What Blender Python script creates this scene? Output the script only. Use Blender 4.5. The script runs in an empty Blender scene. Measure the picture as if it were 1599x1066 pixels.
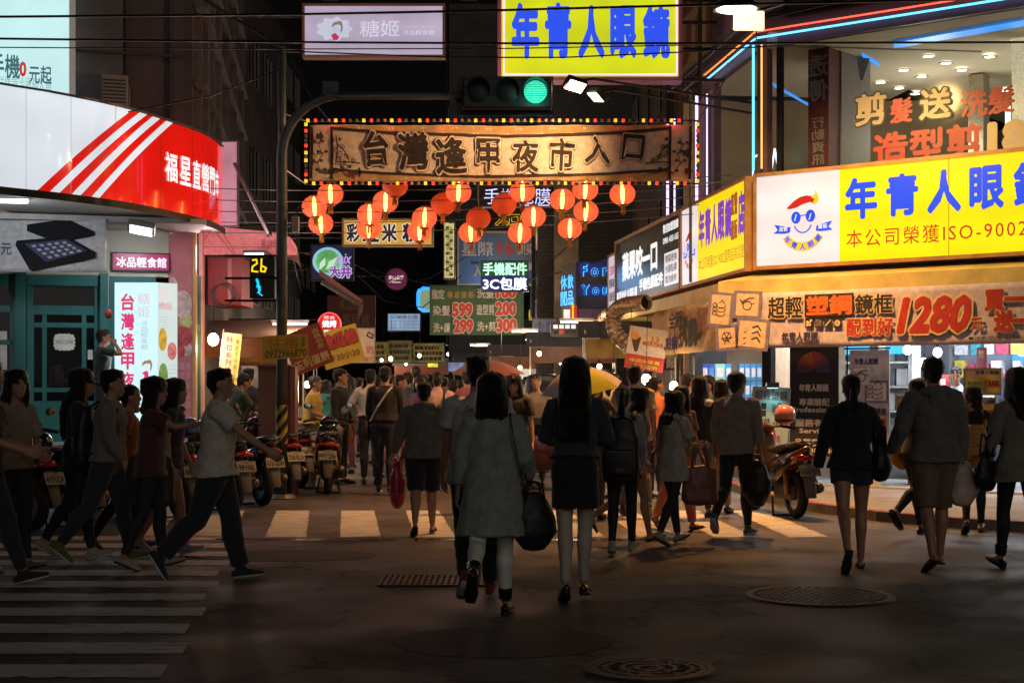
import bpy, bmesh, math, random
import numpy as np
from mathutils import Vector, Matrix, Euler
R = math.radians
C = bpy.context.scene.collection
sc = bpy.context.scene
FX, CX, HY, CH = 2400.0, 799.5, 605.0, 1.485      # lens in photo pixels, centre column, horizon row, eye height
# camera, sky, fill light, exposure
cam = bpy.data.objects.new('camera', bpy.data.cameras.new('camera'))
C.objects.link(cam); sc.camera = cam
cam.location = (0, 0, CH); cam.rotation_euler = (R(90), 0, 0)
cam.data.sensor_width = 36.0; cam.data.lens = 36.0 * FX / 1599.0
cam.data.shift_y = (HY - 533.0) / 1599.0
cam.data.clip_start = 0.1; cam.data.clip_end = 600
w = bpy.data.worlds.new('World'); sc.world = w; w.use_nodes = True
wn = w.node_tree.nodes; bg = wn['Background']
sky = wn.new('ShaderNodeTexSky'); sky.sky_type = 'NISHITA'; sky.sun_disc = False
sky.sun_elevation = R(20); sky.sun_rotation = R(194)
w.node_tree.links.new(sky.outputs[0], bg.inputs[0]); bg.inputs[1].default_value = 0.00022
sun = bpy.data.objects.new('sun', bpy.data.lights.new('sun', 'SUN')); C.objects.link(sun)  # soft fill from behind the camera, standing in for city street lamps
sun.data.energy = 0.23; sun.data.angle = R(45); sun.data.color = (1, .92, .84)
sun.rotation_euler = (R(70), 0, R(14))
sc.view_settings.view_transform = 'Standard'; sc.view_settings.look = 'None'
sc.view_settings.exposure = 0.0; sc.view_settings.gamma = 1.0
cy = sc.cycles
cy.use_denoising = True; cy.max_bounces = 6; cy.diffuse_bounces = 2; cy.glossy_bounces = 3
cy.transmission_bounces = 4; cy.transparent_max_bounces = 12; cy.sample_clamp_indirect = 4
cy.caustics_reflective = False; cy.caustics_refractive = False
# pixel <-> place
def P(px, py, Y): return Vector(((px - CX) / FX * Y, Y, CH + (HY - py) / FX * Y))
def GY(py, z=0): return FX * (CH - z) / (py - HY)
def G(px, py): Y = GY(py); return Vector(((px - CX) / FX * Y, Y, 0))
STREET = Vector((-.1208, 1, 0)).normalized()
class Pl:
 'a vertical plane: origin o, horizontal direction u (to the right as one faces it), normal n towards the viewer'
 def __init__(s, o, u):
  s.o = Vector((o[0], o[1], 0)); s.u = Vector((u[0], u[1], 0)).normalized(); s.n = Vector((s.u.y, -s.u.x, 0))
 def hit(s, px, py):
  d = Vector(((px - CX) / FX, 1, (HY - py) / FX)); c = Vector((0, 0, CH))
  t = (s.o - c).dot(s.n) / d.dot(s.n); p = c + d * t
  return (p - s.o).dot(s.u), p.z
 def pt(s, u, z, off=0): return s.o + s.u * u + s.n * off + Vector((0, 0, z))
 def mat(s, u=0, z=0, off=0):
  p = s.pt(u, z, off)
  return Matrix(((s.u.x, 0, s.n.x, p.x), (s.u.y, 0, s.n.y, p.y), (0, 1, 0, p.z), (0, 0, 0, 1)))
def F(Y): return Pl((0, Y), (1, 0))
# materials
_m = {}
def nodes(name):
 m = bpy.data.materials.new(name); m.use_nodes = True
 nt = m.node_tree; return m, nt, nt.nodes, nt.links, nt.nodes['Principled BSDF']
def mat(name, col, rough=.6, metal=0, var=.15, scale=8, bump=0, bscale=40, coat=0, stretch=None, sheen=0, alpha=1, trans=0, spec=None):
 if name in _m: return _m[name]
 m, nt, N, L, b = nodes(name)
 tc = N.new('ShaderNodeTexCoord'); mp = N.new('ShaderNodeMapping'); L.new(tc.outputs['Object'], mp.inputs[0])
 if stretch: mp.inputs['Scale'].default_value = stretch
 nz = N.new('ShaderNodeTexNoise'); nz.inputs['Scale'].default_value = scale; nz.inputs['Detail'].default_value = 5; L.new(mp.outputs[0], nz.inputs[0])
 rp = N.new('ShaderNodeMapRange'); L.new(nz.outputs[0], rp.inputs[0]); rp.inputs['From Min'].default_value = .3; rp.inputs['From Max'].default_value = .7
 rp.inputs['To Min'].default_value = 1 - var; rp.inputs['To Max'].default_value = 1 + var
 hs = N.new('ShaderNodeMix'); hs.data_type = 'RGBA'; hs.blend_type = 'MULTIPLY'; hs.inputs[0].default_value = 1
 hs.inputs[6].default_value = (*col, 1); L.new(rp.outputs[0], hs.inputs[7]); L.new(hs.outputs[2], b.inputs['Base Color'])
 rr = N.new('ShaderNodeMapRange'); L.new(nz.outputs[0], rr.inputs[0]); rr.inputs['To Min'].default_value = max(.03, rough - .12); rr.inputs['To Max'].default_value = min(1, rough + .12)
 L.new(rr.outputs[0], b.inputs['Roughness']); b.inputs['Metallic'].default_value = metal
 b.inputs['Coat Weight'].default_value = coat; b.inputs['Coat Roughness'].default_value = .08
 b.inputs['Sheen Weight'].default_value = sheen
 b.inputs['Transmission Weight'].default_value = trans; b.inputs['Alpha'].default_value = alpha
 if spec is not None: b.inputs['Specular IOR Level'].default_value = spec
 if bump:
  n2 = N.new('ShaderNodeTexNoise'); n2.inputs['Scale'].default_value = bscale; n2.inputs['Detail'].default_value = 4; L.new(mp.outputs[0], n2.inputs[0])
  bp = N.new('ShaderNodeBump'); bp.inputs['Strength'].default_value = bump; bp.inputs['Distance'].default_value = .02
  L.new(n2.outputs[0], bp.inputs['Height']); L.new(bp.outputs[0], b.inputs['Normal'])
 _m[name] = m; return m
def lit(name, col, s=1.0, var=.1, scale=1.6, base=None, tubes=0):
 'something that gives off light (sign face, tube, bulb); the brightness wanders a little like a real light box'
 if name in _m: return _m[name]
 m, nt, N, L, b = nodes(name)
 b.inputs['Base Color'].default_value = (*(base or [c * .3 for c in col]), 1); b.inputs['Roughness'].default_value = .35
 b.inputs['Emission Color'].default_value = (*col, 1)
 tc = N.new('ShaderNodeTexCoord'); nz = N.new('ShaderNodeTexNoise'); nz.inputs['Scale'].default_value = scale; L.new(tc.outputs['Object'], nz.inputs[0])
 rp = N.new('ShaderNodeMapRange'); L.new(nz.outputs[0], rp.inputs[0]); rp.inputs['From Min'].default_value = .3; rp.inputs['From Max'].default_value = .7
 rp.inputs['To Min'].default_value = s * (1 - var); rp.inputs['To Max'].default_value = s * (1 + var)
 if tubes:                                        # the fluorescent tubes inside the box show as soft bands
  wv = N.new('ShaderNodeTexWave'); wv.bands_direction = 'Z'; wv.wave_profile = 'SIN'; wv.inputs['Scale'].default_value = tubes; wv.inputs['Distortion'].default_value = .6; wv.inputs['Detail Scale'].default_value = .4; L.new(tc.outputs['Object'], wv.inputs[0])
  wr = N.new('ShaderNodeMapRange'); L.new(wv.outputs['Fac'], wr.inputs[0]); wr.inputs['To Min'].default_value = .91; wr.inputs['To Max'].default_value = 1.06
  mm = N.new('ShaderNodeMath'); mm.operation = 'MULTIPLY'; L.new(rp.outputs[0], mm.inputs[0]); L.new(wr.outputs[0], mm.inputs[1]); L.new(mm.outputs[0], b.inputs['Emission Strength'])
 else: L.new(rp.outputs[0], b.inputs['Emission Strength'])
 _m[name] = m; return m
def glass(name, tint=(.9, .95, .95), refl=.12):
 if name in _m: return _m[name]
 m = bpy.data.materials.new(name); m.use_nodes = True; N = m.node_tree.nodes; L = m.node_tree.links; N.remove(N['Principled BSDF'])
 t = N.new('ShaderNodeBsdfTransparent'); t.inputs[0].default_value = (*tint, 1)
 g = N.new('ShaderNodeBsdfGlossy'); g.inputs['Roughness'].default_value = .12
 x = N.new('ShaderNodeMixShader'); x.inputs[0].default_value = refl * .05; L.new(t.outputs[0], x.inputs[1]); L.new(g.outputs[0], x.inputs[2])
 L.new(x.outputs[0], N['Material Output'].inputs[0]); _m[name] = m; return m
def cloth(col, name='cloth', bump=.25):
 key = name + '_%d_%d_%d' % tuple(int(c * 255) for c in col)
 return mat(key, col, .9, 0, .18, 14, bump, 70, sheen=.2)
def srgb(r, g, b):
 f = lambda c: (c / 255 / 12.92) if c <= 10 else ((c / 255 + .055) / 1.055) ** 2.4
 return (f(r), f(g), f(b))
# mesh building
class MB:
 def __init__(s, M=None): s.v = []; s.f = []; s.M = M or Matrix()
 def add(s, vs, fs):
  o = len(s.v); s.v += [s.M @ Vector(v) for v in vs]; s.f += [[i + o for i in f] for f in fs]; return s
 def box(s, x0, x1, y0, y1, z0, z1):
  x0, x1 = sorted((x0, x1)); y0, y1 = sorted((y0, y1)); z0, z1 = sorted((z0, z1))
  return s.add([(x0, y0, z0), (x1, y0, z0), (x1, y1, z0), (x0, y1, z0), (x0, y0, z1), (x1, y0, z1), (x1, y1, z1), (x0, y1, z1)],
                     [(0, 3, 2, 1), (4, 5, 6, 7), (0, 1, 5, 4), (1, 2, 6, 5), (2, 3, 7, 6), (3, 0, 4, 7)])
 def rbox(s, x0, x1, y0, y1, z0, z1, r):
  bm = bmesh.new(); bmesh.ops.create_cube(bm, size=1)
  for v in bm.verts: v.co = ((x0 + x1) / 2 + v.co.x * (x1 - x0), (y0 + y1) / 2 + v.co.y * (y1 - y0), (z0 + z1) / 2 + v.co.z * (z1 - z0))
  bmesh.ops.bevel(bm, geom=bm.edges[:], offset=r, segments=2, profile=.6, affect='EDGES')
  bm.verts.index_update(); s.add([v.co.copy() for v in bm.verts], [[v.index for v in f.verts] for f in bm.faces]); bm.free(); return s
 def loft(s, pts, right=(1, 0, 0), n=14, round_=True, caps=True):
  'pts: (centre, rx, ry); rings square to the path'
  c = [Vector(p[0]) for p in pts]; k = len(pts); rows = []; right = Vector(right)
  seq = []
  for i in range(k):
   t = (c[min(i + 1, k - 1)] - c[max(i - 1, 0)])
   t = t.normalized() if t.length > 1e-7 else Vector((0, 0, 1))
   r = right - t * right.dot(t)
   if r.length < .15: r = Vector((0, 1, 0)) - t * t.y
   r.normalize(); seq.append((c[i], t, r, t.cross(r), pts[i][1], pts[i][2]))
  if round_ and caps:
   a = seq[0]; d = min(a[4], a[5]) * .55; seq.insert(0, (a[0] - a[1] * d, a[1], a[2], a[3], a[4] * .72, a[5] * .72))
   a = seq[-1]; d = min(a[4], a[5]) * .55; seq.append((a[0] + a[1] * d, a[1], a[2], a[3], a[4] * .72, a[5] * .72))
  vs = []; fs = []
  for q in seq:
   for j in range(n):
    an = 2 * math.pi * j / n; vs.append(q[0] + q[2] * (q[4] * math.cos(an)) + q[3] * (q[5] * math.sin(an)))
  for i in range(len(seq) - 1):
   for j in range(n): fs.append((i * n + j, i * n + (j + 1) % n, (i + 1) * n + (j + 1) % n, (i + 1) * n + j))
  if caps:
   d = .3 * min(seq[0][4], seq[0][5]) if round_ else 0
   vs.append(seq[0][0] - seq[0][1] * d); e = len(vs) - 1
   for j in range(n): fs.append((e, (j + 1) % n, j))
   d = .3 * min(seq[-1][4], seq[-1][5]) if round_ else 0
   vs.append(seq[-1][0] + seq[-1][1] * d); e2 = len(vs) - 1; b = (len(seq) - 1) * n
   for j in range(n): fs.append((e2, b + j, b + (j + 1) % n))
  return s.add(vs, fs)
 def tube(s, pts, r, n=8, r1=None):
  k = len(pts); return s.loft([(p, r + ((r1 if r1 is not None else r) - r) * i / (k - 1), r + ((r1 if r1 is not None else r) - r) * i / (k - 1)) for i, p in enumerate(pts)], n=n, round_=False)
 def cyl(s, a, b, r, n=16, r1=None): return s.tube([a, b], r, n, r1)
 def ball(s, c, rx, ry=None, rz=None, n=14, m=9):
  ry = rx if ry is None else ry; rz = rx if rz is None else rz; c = Vector(c); vs = [c + Vector((0, 0, -rz))]; fs = []
  for i in range(1, m):
   t = math.pi * i / m - math.pi / 2
   for j in range(n): a = 2 * math.pi * j / n; vs.append(c + Vector((rx * math.cos(t) * math.cos(a), ry * math.cos(t) * math.sin(a), rz * math.sin(t))))
  vs.append(c + Vector((0, 0, rz))); e = len(vs) - 1
  for j in range(n): fs.append((0, 1 + (j + 1) % n, 1 + j)); fs.append((e, e - n + j, e - n + (j + 1) % n))
  for i in range(m - 2):
   for j in range(n): a = 1 + i * n; fs.append((a + j, a + (j + 1) % n, a + n + (j + 1) % n, a + n + j))
  return s.add(vs, fs)
 def lathe(s, prof, n=24, c=(0, 0, 0), axis='z', ribs=0, ribd=0):
  vs = []; fs = []; c = Vector(c)
  for (r, z) in prof:
   for j in range(n):
    a = 2 * math.pi * j / n; rr = r * (1 - ribd * abs(math.sin(a * ribs / 2))) if ribs else r
    p = (rr * math.cos(a), rr * math.sin(a), z)
    if axis == 'x': p = (z, rr * math.cos(a), rr * math.sin(a))
    if axis == 'y': p = (rr * math.sin(a), z, rr * math.cos(a))
    vs.append(c + Vector(p))
  for i in range(len(prof) - 1):
   for j in range(n): fs.append((i * n + j, i * n + (j + 1) % n, (i + 1) * n + (j + 1) % n, (i + 1) * n + j))
  return s.add(vs, fs)
 def poly(s, pts, t=.004):
  'flat outline (x, y) in the local plane, t thick along local z'
  n = len(pts); vs = [(p[0], p[1], 0) for p in pts] + [(p[0], p[1], t) for p in pts]
  return s.add(vs, [list(range(n))[::-1], list(range(n, 2 * n))] + [(i, (i + 1) % n, n + (i + 1) % n, n + i) for i in range(n)])
 def stroke(s, pts, wd, t=.004):
  for i in range(len(pts) - 1):
   a = Vector((*pts[i], 0)); b = Vector((*pts[i + 1], 0)); d = (b - a); 
   if d.length < 1e-6: continue
   d.normalize(); q = Vector((-d.y, d.x, 0)) * wd / 2; a2 = a - d * wd * .3; b2 = b + d * wd * .3
   s.poly([(a2 - q)[:2], (b2 - q)[:2], (b2 + q)[:2], (a2 + q)[:2]], t + i * .00002)
  return s
def arc(cx, cy, rx, ry, a0, a1, n=20): return [(cx + rx * math.cos(R(a0 + (a1 - a0) * i / n)), cy + ry * math.sin(R(a0 + (a1 - a0) * i / n))) for i in range(n + 1)]
def set_parent(o, p):
 if p is not None:
  o.parent = p; o.matrix_parent_inverse = abs_m(p).inverted()
def abs_m(p):
 m = p.matrix_basis.copy()
 if p.parent: m = abs_m(p.parent) @ p.matrix_parent_inverse @ m
 return m
def obj(name, mb, m, parent=None, smooth=False, local=False):
 me = bpy.data.meshes.new(name); me.from_pydata([tuple(v) for v in mb.v], [], mb.f); me.validate(); me.update()
 return link(name, me, m, parent, smooth, local)
def link(name, me, m, parent=None, smooth=False, local=False):
 o = bpy.data.objects.new(name, me); C.objects.link(o)
 if m is not None: me.materials.clear(); me.materials.append(m)
 if smooth: me.polygons.foreach_set('use_smooth', [True] * len(me.polygons))
 if parent is not None:
  if local: o.parent = parent
  else: set_parent(o, parent)
 return o
def tag(o, label=None, cat=None, group=None, kind=None):
 if label: o['label'] = label
 if cat: o['category'] = cat
 if group: o['group'] = group
 if kind: o['kind'] = kind
 return o
def thing(name, label, cat, loc=(0, 0, 0), rz=0, group=None):
 o = bpy.data.objects.new(name, None); C.objects.link(o); o.empty_display_size = .1
 o.location = loc; o.rotation_euler = (0, 0, rz); return tag(o, label, cat, group)
def dup(root, loc=None, rz=None, label=None, group=None):
 def cp(o, par):
  c = o.copy(); C.objects.link(c); c.parent = par
  if par is not None: c.matrix_parent_inverse = o.matrix_parent_inverse.copy()
  for ch in kids.get(o.name, []): cp(ch, c)
  return c
 kids = {}
 for o in list(C.objects):
  if o.parent: kids.setdefault(o.parent.name, []).append(o)
 r = cp(root, None)
 if loc is not None: r.location = loc
 if rz is not None: r.rotation_euler = (0, 0, rz)
 if label: r['label'] = label
 if group: r['group'] = group
 return r
def kids_of(o): return [c for c in C.objects if c.parent == o]
# lettering and signs
_t = {}
_tc = bpy.data.curves.new('letters', 'FONT'); _to = bpy.data.objects.new('letters', _tc)
def letters(s, bold=.02, space=1.0, slant=0):
 k = (s, bold, space, slant)
 if k not in _t:
  _tc.body = s; _tc.offset = bold; _tc.space_character = space; _tc.resolution_u = 2; _tc.shear = slant; _tc.extrude = 0
  me = bpy.data.meshes.new_from_object(_to); n = len(me.vertices); a = np.empty(n * 3); me.vertices.foreach_get('co', a); a = a.reshape(-1, 3)
  fs = [tuple(p.vertices) for p in me.polygons]; bpy.data.meshes.remove(me); _t[k] = (a, fs)
 return _t[k]
def text(s, M, box, m, parent=None, bold=.02, z=.006, grow=0, vertical=False, space=1.0, slant=0, name='lettering', rot=0):
 'lettering fitted to box (x0, y0, x1, y1) in the plane M; vertical runs downwards'
 x0, y0, x1, y1 = box; mb = MB(M)
 if vertical:
  n = len(s); h = (y1 - y0) / n
  for i, ch in enumerate(s):
   if ch == ' ': continue
   _put(mb, ch, (x0, y1 - (i + 1) * h + h * .06, x1, y1 - i * h - h * .06), bold, z, grow, space, slant)
 else: _put(mb, s, box, bold, z, grow, space, slant)
 return obj(name, mb, m, parent)
def _put(mb, s, box, bold, z, grow, space, slant):
 tot = bold; core = 0; a, fs = letters(s, core, space, slant); g = bold - grow; e = max(0, g - core)
 lo = a.min(0) - e * .9; hi = a.max(0) + e * .9; x0, y0, x1, y1 = box
 sx = (x1 - x0) / max(hi[0] - lo[0], 1e-4); sy = (y1 - y0) / max(hi[1] - lo[1], .25)
 cy_ = (y0 + y1) / 2 - (lo[1] + hi[1]) / 2 * sy
 r = tot - core; n = 0 if r < .008 else (8 if r < .05 else 14)                  # fat strokes: the same strokes laid side by side
 for k in range(max(n, 1)):
  ox, oy = (r * math.cos(k * 6.2832 / n), r * math.sin(k * 6.2832 / n)) if n else (0, 0)
  mb.add([(x0 + (p[0] + ox - lo[0]) * sx, cy_ + (p[1] + oy) * sy, z + k * .00022) for p in a], fs)
class Sign:
 'a flat sign on plane pl; r = (px0, py0, px1, py1) of its face in the photo; builds the box and frame, and places lettering by photo pixel or fraction'
 def __init__(s, name, label, pl, r, face, depth=.12, off=0, frame=None, fw=.03, cat='sign', tilt=0, parent=None, fprop=.02, partname='sign_face', thick=None):
  u0, z1 = pl.hit(r[0], r[1]); u1, _ = pl.hit(r[2], r[1]); _, z0 = pl.hit((r[0] + r[2]) / 2, r[3]); _, z1 = pl.hit((r[0] + r[2]) / 2, r[1])
  if len(r) > 4: z0, z1 = r[4], r[5]
  s.w = u1 - u0; s.h = z1 - z0; s.r = r; s.pl = pl
  s.M = pl.mat((u0 + u1) / 2, (z0 + z1) / 2, off) @ Matrix.Rotation(R(tilt), 4, 'Z') @ Matrix.Translation((-s.w / 2, -s.h / 2, 0))
  s.root = parent if parent is not None else thing(name, label, cat, s.M @ Vector((s.w / 2, 0, 0)))
  s.face = None
  if face is not None: s.face = obj(partname, MB(s.M).box(0, s.w, 0, s.h, -depth, 0), face, s.root)
  if frame is not None:
   b = MB(s.M); f = fw; d0, d1 = -depth - .01, fprop
   b.box(-f, 0, -f, s.h + f, d0, d1).box(s.w, s.w + f, -f, s.h + f, d0, d1).box(0, s.w, -f, 0, d0, d1).box(0, s.w, s.h, s.h + f, d0, d1)
   obj('frame', b, frame, s.root)
 def b(s, q, frac=False):
  if frac or max(q) <= 1.5: return (q[0] * s.w, (1 - q[3]) * s.h, q[2] * s.w, (1 - q[1]) * s.h)
  r = s.r; fx = lambda x: (x - r[0]) / (r[2] - r[0]) * s.w; fy = lambda y: (1 - (y - r[1]) / (r[3] - r[1])) * s.h
  return (fx(q[0]), fy(q[3]), fx(q[2]), fy(q[1]))
 def text(s, t, q, m, bold=.03, z=.006, outline=None, ow=.05, **k):
  if outline is not None: text(t, s.M, s.b(q), outline, s.root, bold + ow, z, grow=ow, name='lettering_outline', **k); z += .004
  return text(t, s.M, s.b(q), m, s.root, bold, z, **k)
 def panel(s, q, m, name='panel', z0=.001, z1=.004):
  b = s.b(q); return obj(name, MB(s.M).box(b[0], b[2], b[1], b[3], z0, z1), m, s.root)
 def xy(s, px, py): b = s.b((px, py, px, py)); return b[0], b[1]
def curve_pts(a, b, sag, n=16): 
 a = Vector(a); b = Vector(b); return [a.lerp(b, i / n) - Vector((0, 0, 4 * sag * (i / n) * (1 - i / n))) for i in range(n + 1)]
def lamp(name, loc, watts, col, kind='POINT', size=.1, rot=None, spot=None, parent=None, blend=.6):
 l = bpy.data.lights.new(name, kind); l.energy = watts; l.color = col
 if kind == 'POINT': l.shadow_soft_size = size
 if kind == 'AREA': l.shape = 'DISK'; l.size = size
 if kind == 'SPOT': l.spot_size = R(spot or 120); l.spot_blend = blend; l.shadow_soft_size = size
 o = bpy.data.objects.new(name, l); C.objects.link(o); o.location = loc
 if rot is not None: o.rotation_euler = rot
 if parent is not None: set_parent(o, parent)
 return o
def aim(o, target): o.rotation_euler = (Vector(target) - o.location).to_track_quat('-Z', 'Y').to_euler()
# ground
def asphalt():
 m, nt, N, L, b = nodes('asphalt')
 tc = N.new('ShaderNodeTexCoord')
 def noise(s, d=6, r=.6):
  n = N.new('ShaderNodeTexNoise'); n.inputs['Scale'].default_value = s; n.inputs['Detail'].default_value = d; n.inputs['Roughness'].default_value = r; L.new(tc.outputs['Object'], n.inputs[0]); return n
 big, mid, fine = noise(.35, 4), noise(3.2), noise(22, 8, .85)
 mx = N.new('ShaderNodeMath'); mx.operation = 'MULTIPLY_ADD'; L.new(mid.outputs[0], mx.inputs[0]); mx.inputs[1].default_value = .6; L.new(big.outputs[0], mx.inputs[2])
 cr = N.new('ShaderNodeValToRGB'); L.new(mx.outputs[0], cr.inputs[0])
 cr.color_ramp.elements[0].position = .55; cr.color_ramp.elements[0].color = (.03, .027, .026, 1)
 cr.color_ramp.elements[1].position = 1.0; cr.color_ramp.elements[1].color = (.1, .086, .078, 1)
 sp = N.new('ShaderNodeMapRange'); L.new(fine.outputs[0], sp.inputs[0]); sp.inputs['From Min'].default_value = .3; sp.inputs['From Max'].default_value = .75; sp.inputs['To Min'].default_value = .5; sp.inputs['To Max'].default_value = 1.6
 mu = N.new('ShaderNodeMix'); mu.data_type = 'RGBA'; mu.blend_type = 'MULTIPLY'; mu.inputs[0].default_value = 1; L.new(cr.outputs[0], mu.inputs[6]); L.new(sp.outputs[0], mu.inputs[7])
 # cracks: cell borders of a warped pattern, kept only in worn patches
 wp = N.new('ShaderNodeVectorMath'); wp.operation = 'MULTIPLY_ADD'; L.new(mid.outputs['Color'], wp.inputs[0]); wp.inputs[1].default_value = (.5, .5, .5); L.new(tc.outputs['Object'], wp.inputs[2])
 vo = N.new('ShaderNodeTexVoronoi'); vo.feature = 'DISTANCE_TO_EDGE'; vo.inputs['Scale'].default_value = 1.1; L.new(wp.outputs[0], vo.inputs[0])
 ct = N.new('ShaderNodeMapRange'); L.new(vo.outputs['Distance'], ct.inputs[0]); ct.inputs['From Max'].default_value = .03; ct.inputs['To Min'].default_value = 1; ct.inputs['To Max'].default_value = 0
 n3 = noise(.8, 3); pm = N.new('ShaderNodeMapRange'); L.new(n3.outputs[0], pm.inputs[0]); pm.inputs['From Min'].default_value = .44; pm.inputs['From Max'].default_value = .54
 ck = N.new('ShaderNodeMath'); ck.operation = 'MULTIPLY'; L.new(ct.outputs[0], ck.inputs[0]); L.new(pm.outputs[0], ck.inputs[1])
 m2 = N.new('ShaderNodeMix'); m2.data_type = 'RGBA'; L.new(ck.outputs[0], m2.inputs[0]); L.new(mu.outputs[2], m2.inputs[6]); m2.inputs[7].default_value = (.008, .007, .007, 1)
 L.new(m2.outputs[2], b.inputs['Base Color'])
 rg = N.new('ShaderNodeMapRange'); L.new(n3.outputs[0], rg.inputs[0]); rg.inputs['From Min'].default_value = .35; rg.inputs['From Max'].default_value = .7; rg.inputs['To Min'].default_value = .5; rg.inputs['To Max'].default_value = .85; L.new(rg.outputs[0], b.inputs['Roughness'])
 hh = N.new('ShaderNodeMath'); hh.operation = 'SUBTRACT'; L.new(fine.outputs[0], hh.inputs[0]); L.new(ck.outputs[0], hh.inputs[1])
 bp = N.new('ShaderNodeBump'); bp.inputs['Strength'].default_value = .6; bp.inputs['Distance'].default_value = .012; L.new(hh.outputs[0], bp.inputs['Height']); L.new(bp.outputs[0], b.inputs['Normal'])
 return m
def paint(name, col):
 m, nt, N, L, b = nodes(name); tc = N.new('ShaderNodeTexCoord')
 n1 = N.new('ShaderNodeTexNoise'); n1.inputs['Scale'].default_value = 5; n1.inputs['Detail'].default_value = 8; n1.inputs['Roughness'].default_value = .75; L.new(tc.outputs['Object'], n1.inputs[0])
 mp = N.new('ShaderNodeMapping'); mp.inputs['Scale'].default_value = (1.2, 9, 1); L.new(tc.outputs['Object'], mp.inputs[0])
 n2 = N.new('ShaderNodeTexNoise'); n2.inputs['Scale'].default_value = 2; n2.inputs['Detail'].default_value = 6; L.new(mp.outputs[0], n2.inputs[0])
 mn = N.new('ShaderNodeMath'); mn.operation = 'MAXIMUM'; L.new(n1.outputs[0], mn.inputs[0]); L.new(n2.outputs[0], mn.inputs[1])
 cr = N.new('ShaderNodeValToRGB'); L.new(mn.outputs[0], cr.inputs[0]); e = cr.color_ramp.elements
 e[0].position = .53; e[0].color = (*col, 1); e[1].position = .73; e[1].color = (.07, .06, .055, 1); k = e.new(.6); k.color = (*[c * .72 for c in col], 1)
 L.new(cr.outputs[0], b.inputs['Base Color']); b.inputs['Roughness'].default_value = .75
 bp = N.new('ShaderNodeBump'); bp.inputs['Strength'].default_value = .3; bp.inputs['Distance'].default_value = .01; L.new(n1.outputs[0], bp.inputs['Height']); L.new(bp.outputs[0], b.inputs['Normal'])
 return m
ASPH = asphalt(); WHITE_PAINT = paint('road_paint_white', (.62, .6, .56)); RED_PAINT = paint('road_paint_red', (.35, .05, .04))
gm = MB(); nx, ny = 40, 60
for j in range(ny + 1):
 for i in range(nx + 1): gm.v.append(Vector((-60 + 120 * i / nx, -20 + 190 * j / ny, 0)))
for j in range(ny):
 for i in range(nx): a = j * (nx + 1) + i; gm.f.append([a, a + 1, a + nx + 2, a + nx + 1])
tag(obj('road', gm, ASPH), kind='structure')
mk = MB(); rj = random.Random(3)
def chip(a, b, c, d, n=40):
 'a painted bar with chipped edges: a-b lower side, d-c upper side'
 A_, B_, C_, D_ = map(Vector, (a, b, c, d)); vs = []
 for i in range(n + 1):
  f = i / n; j0, j1 = [(.05 if rj.random() < .12 else .012) * rj.random() for _ in (0, 1)]; p, q = A_.lerp(B_, f), D_.lerp(C_, f); e = (q - p).normalized(); vs += [p + e * j0, q - e * j1]
 mk.add(vs, [(2 * i, 2 * i + 2, 2 * i + 3, 2 * i + 1) for i in range(n)])
for k in range(-5, 14):                               # near crossing, bars lying across the view
 y1 = 11.80 - .71 * k
 if y1 < 5: continue
 xe = -2.2 + (11.5 - y1) * .125 - (.05 if k % 2 else 0)
 y0 = y1 - .39; chip((-14, y0, .004), (xe + .045, y0, .004), (xe, y1, .004), (-14, y1, .004), 240)
for k in range(-2, 9):                                # far crossing, bars pointing up the street
 xb = -2.02 + .742 * (k - .02); xt = -2.44 + .782 * k
 if xt > 3.6: continue
 chip((xb, 15.25, .004), (xt, 18.55, .004), (xt - .41, 18.55, .004), (xb - .42, 15.25, .004), 60)
tag(obj('road_markings', mk, WHITE_PAINT), kind='structure')
CONC = mat('pavement_concrete', (.2, .19, .175), .8, 0, .3, 3, .4, 60)
def slab(name, pts, z, m, kind='structure', z0=-.02):
 mb = MB(); n = len(pts); mb.v = [Vector((*p, z0)) for p in pts] + [Vector((*p, z)) for p in pts]
 mb.f = [list(range(n, 2 * n))] + [[i, (i + 1) % n, n + (i + 1) % n, n + i] for i in range(n)]
 return tag(obj(name, mb, m), kind=kind)
KERB = [(1.2, 40), (3.12, 23.2), (3.25, 20.2), (3.6, 18.3), (4.05, 17.1), (4.7, 16.2), (5.6, 15.5), (7.5, 14.6), (14, 12.6), (30, 9)]
slab('pavement', KERB + [(40, 30), (20, 45)], .11, CONC)
kl = MB(); kp = [Vector((*p, .114)) for p in KERB[1:]]
for a, b in zip(kp[:-1], kp[1:]):
 d = (b - a).normalized(); q = Vector((-d.y, d.x, 0)); kl.add([a + q * .02, b + q * .02, b + q * .12, a + q * .12], [(0, 1, 2, 3)])
tag(obj('kerb_line', kl, RED_PAINT), kind='structure')
gl = MB()
for x0, x1 in ((-2.9, -1.1), (-.95, .5), (.55, 1.7)): gl.add([(x0, 14.9, .004), (x1, 14.92, .004), (x1 - .02, 15.1, .004), (x0, 15.13, .004)], [(0, 1, 2, 3)])
tag(obj('gutter_patch', gl, mat('wet_gutter', (.02, .018, .016), .12, 0, .4, 5, .3, 30)), kind='structure')
PATCH = mat('asphalt_patch', (.028, .025, .024), .75, 0, .5, 14, .5, 60); TAR = mat('tar_seam', (.01, .009, .008), .95, spec=.05)
rp_ = random.Random(11)
for nm, cx_, cy_, rx_, ry_ in (('road_patch', -.05, 9.0, .62, .55), ('road_patch', -2.0, 13.6, .8, .45)):
 e_ = [(cx_ + rx_ * math.cos(a) * (1 + .06 * rp_.random()), cy_ + ry_ * math.sin(a) * (1 + .06 * rp_.random())) for a in [k * .1745 for k in range(36)]]
 tag(obj(nm, MB(Matrix.Translation((0, 0, .0005))).poly(e_, .003), PATCH), kind='structure')
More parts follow.
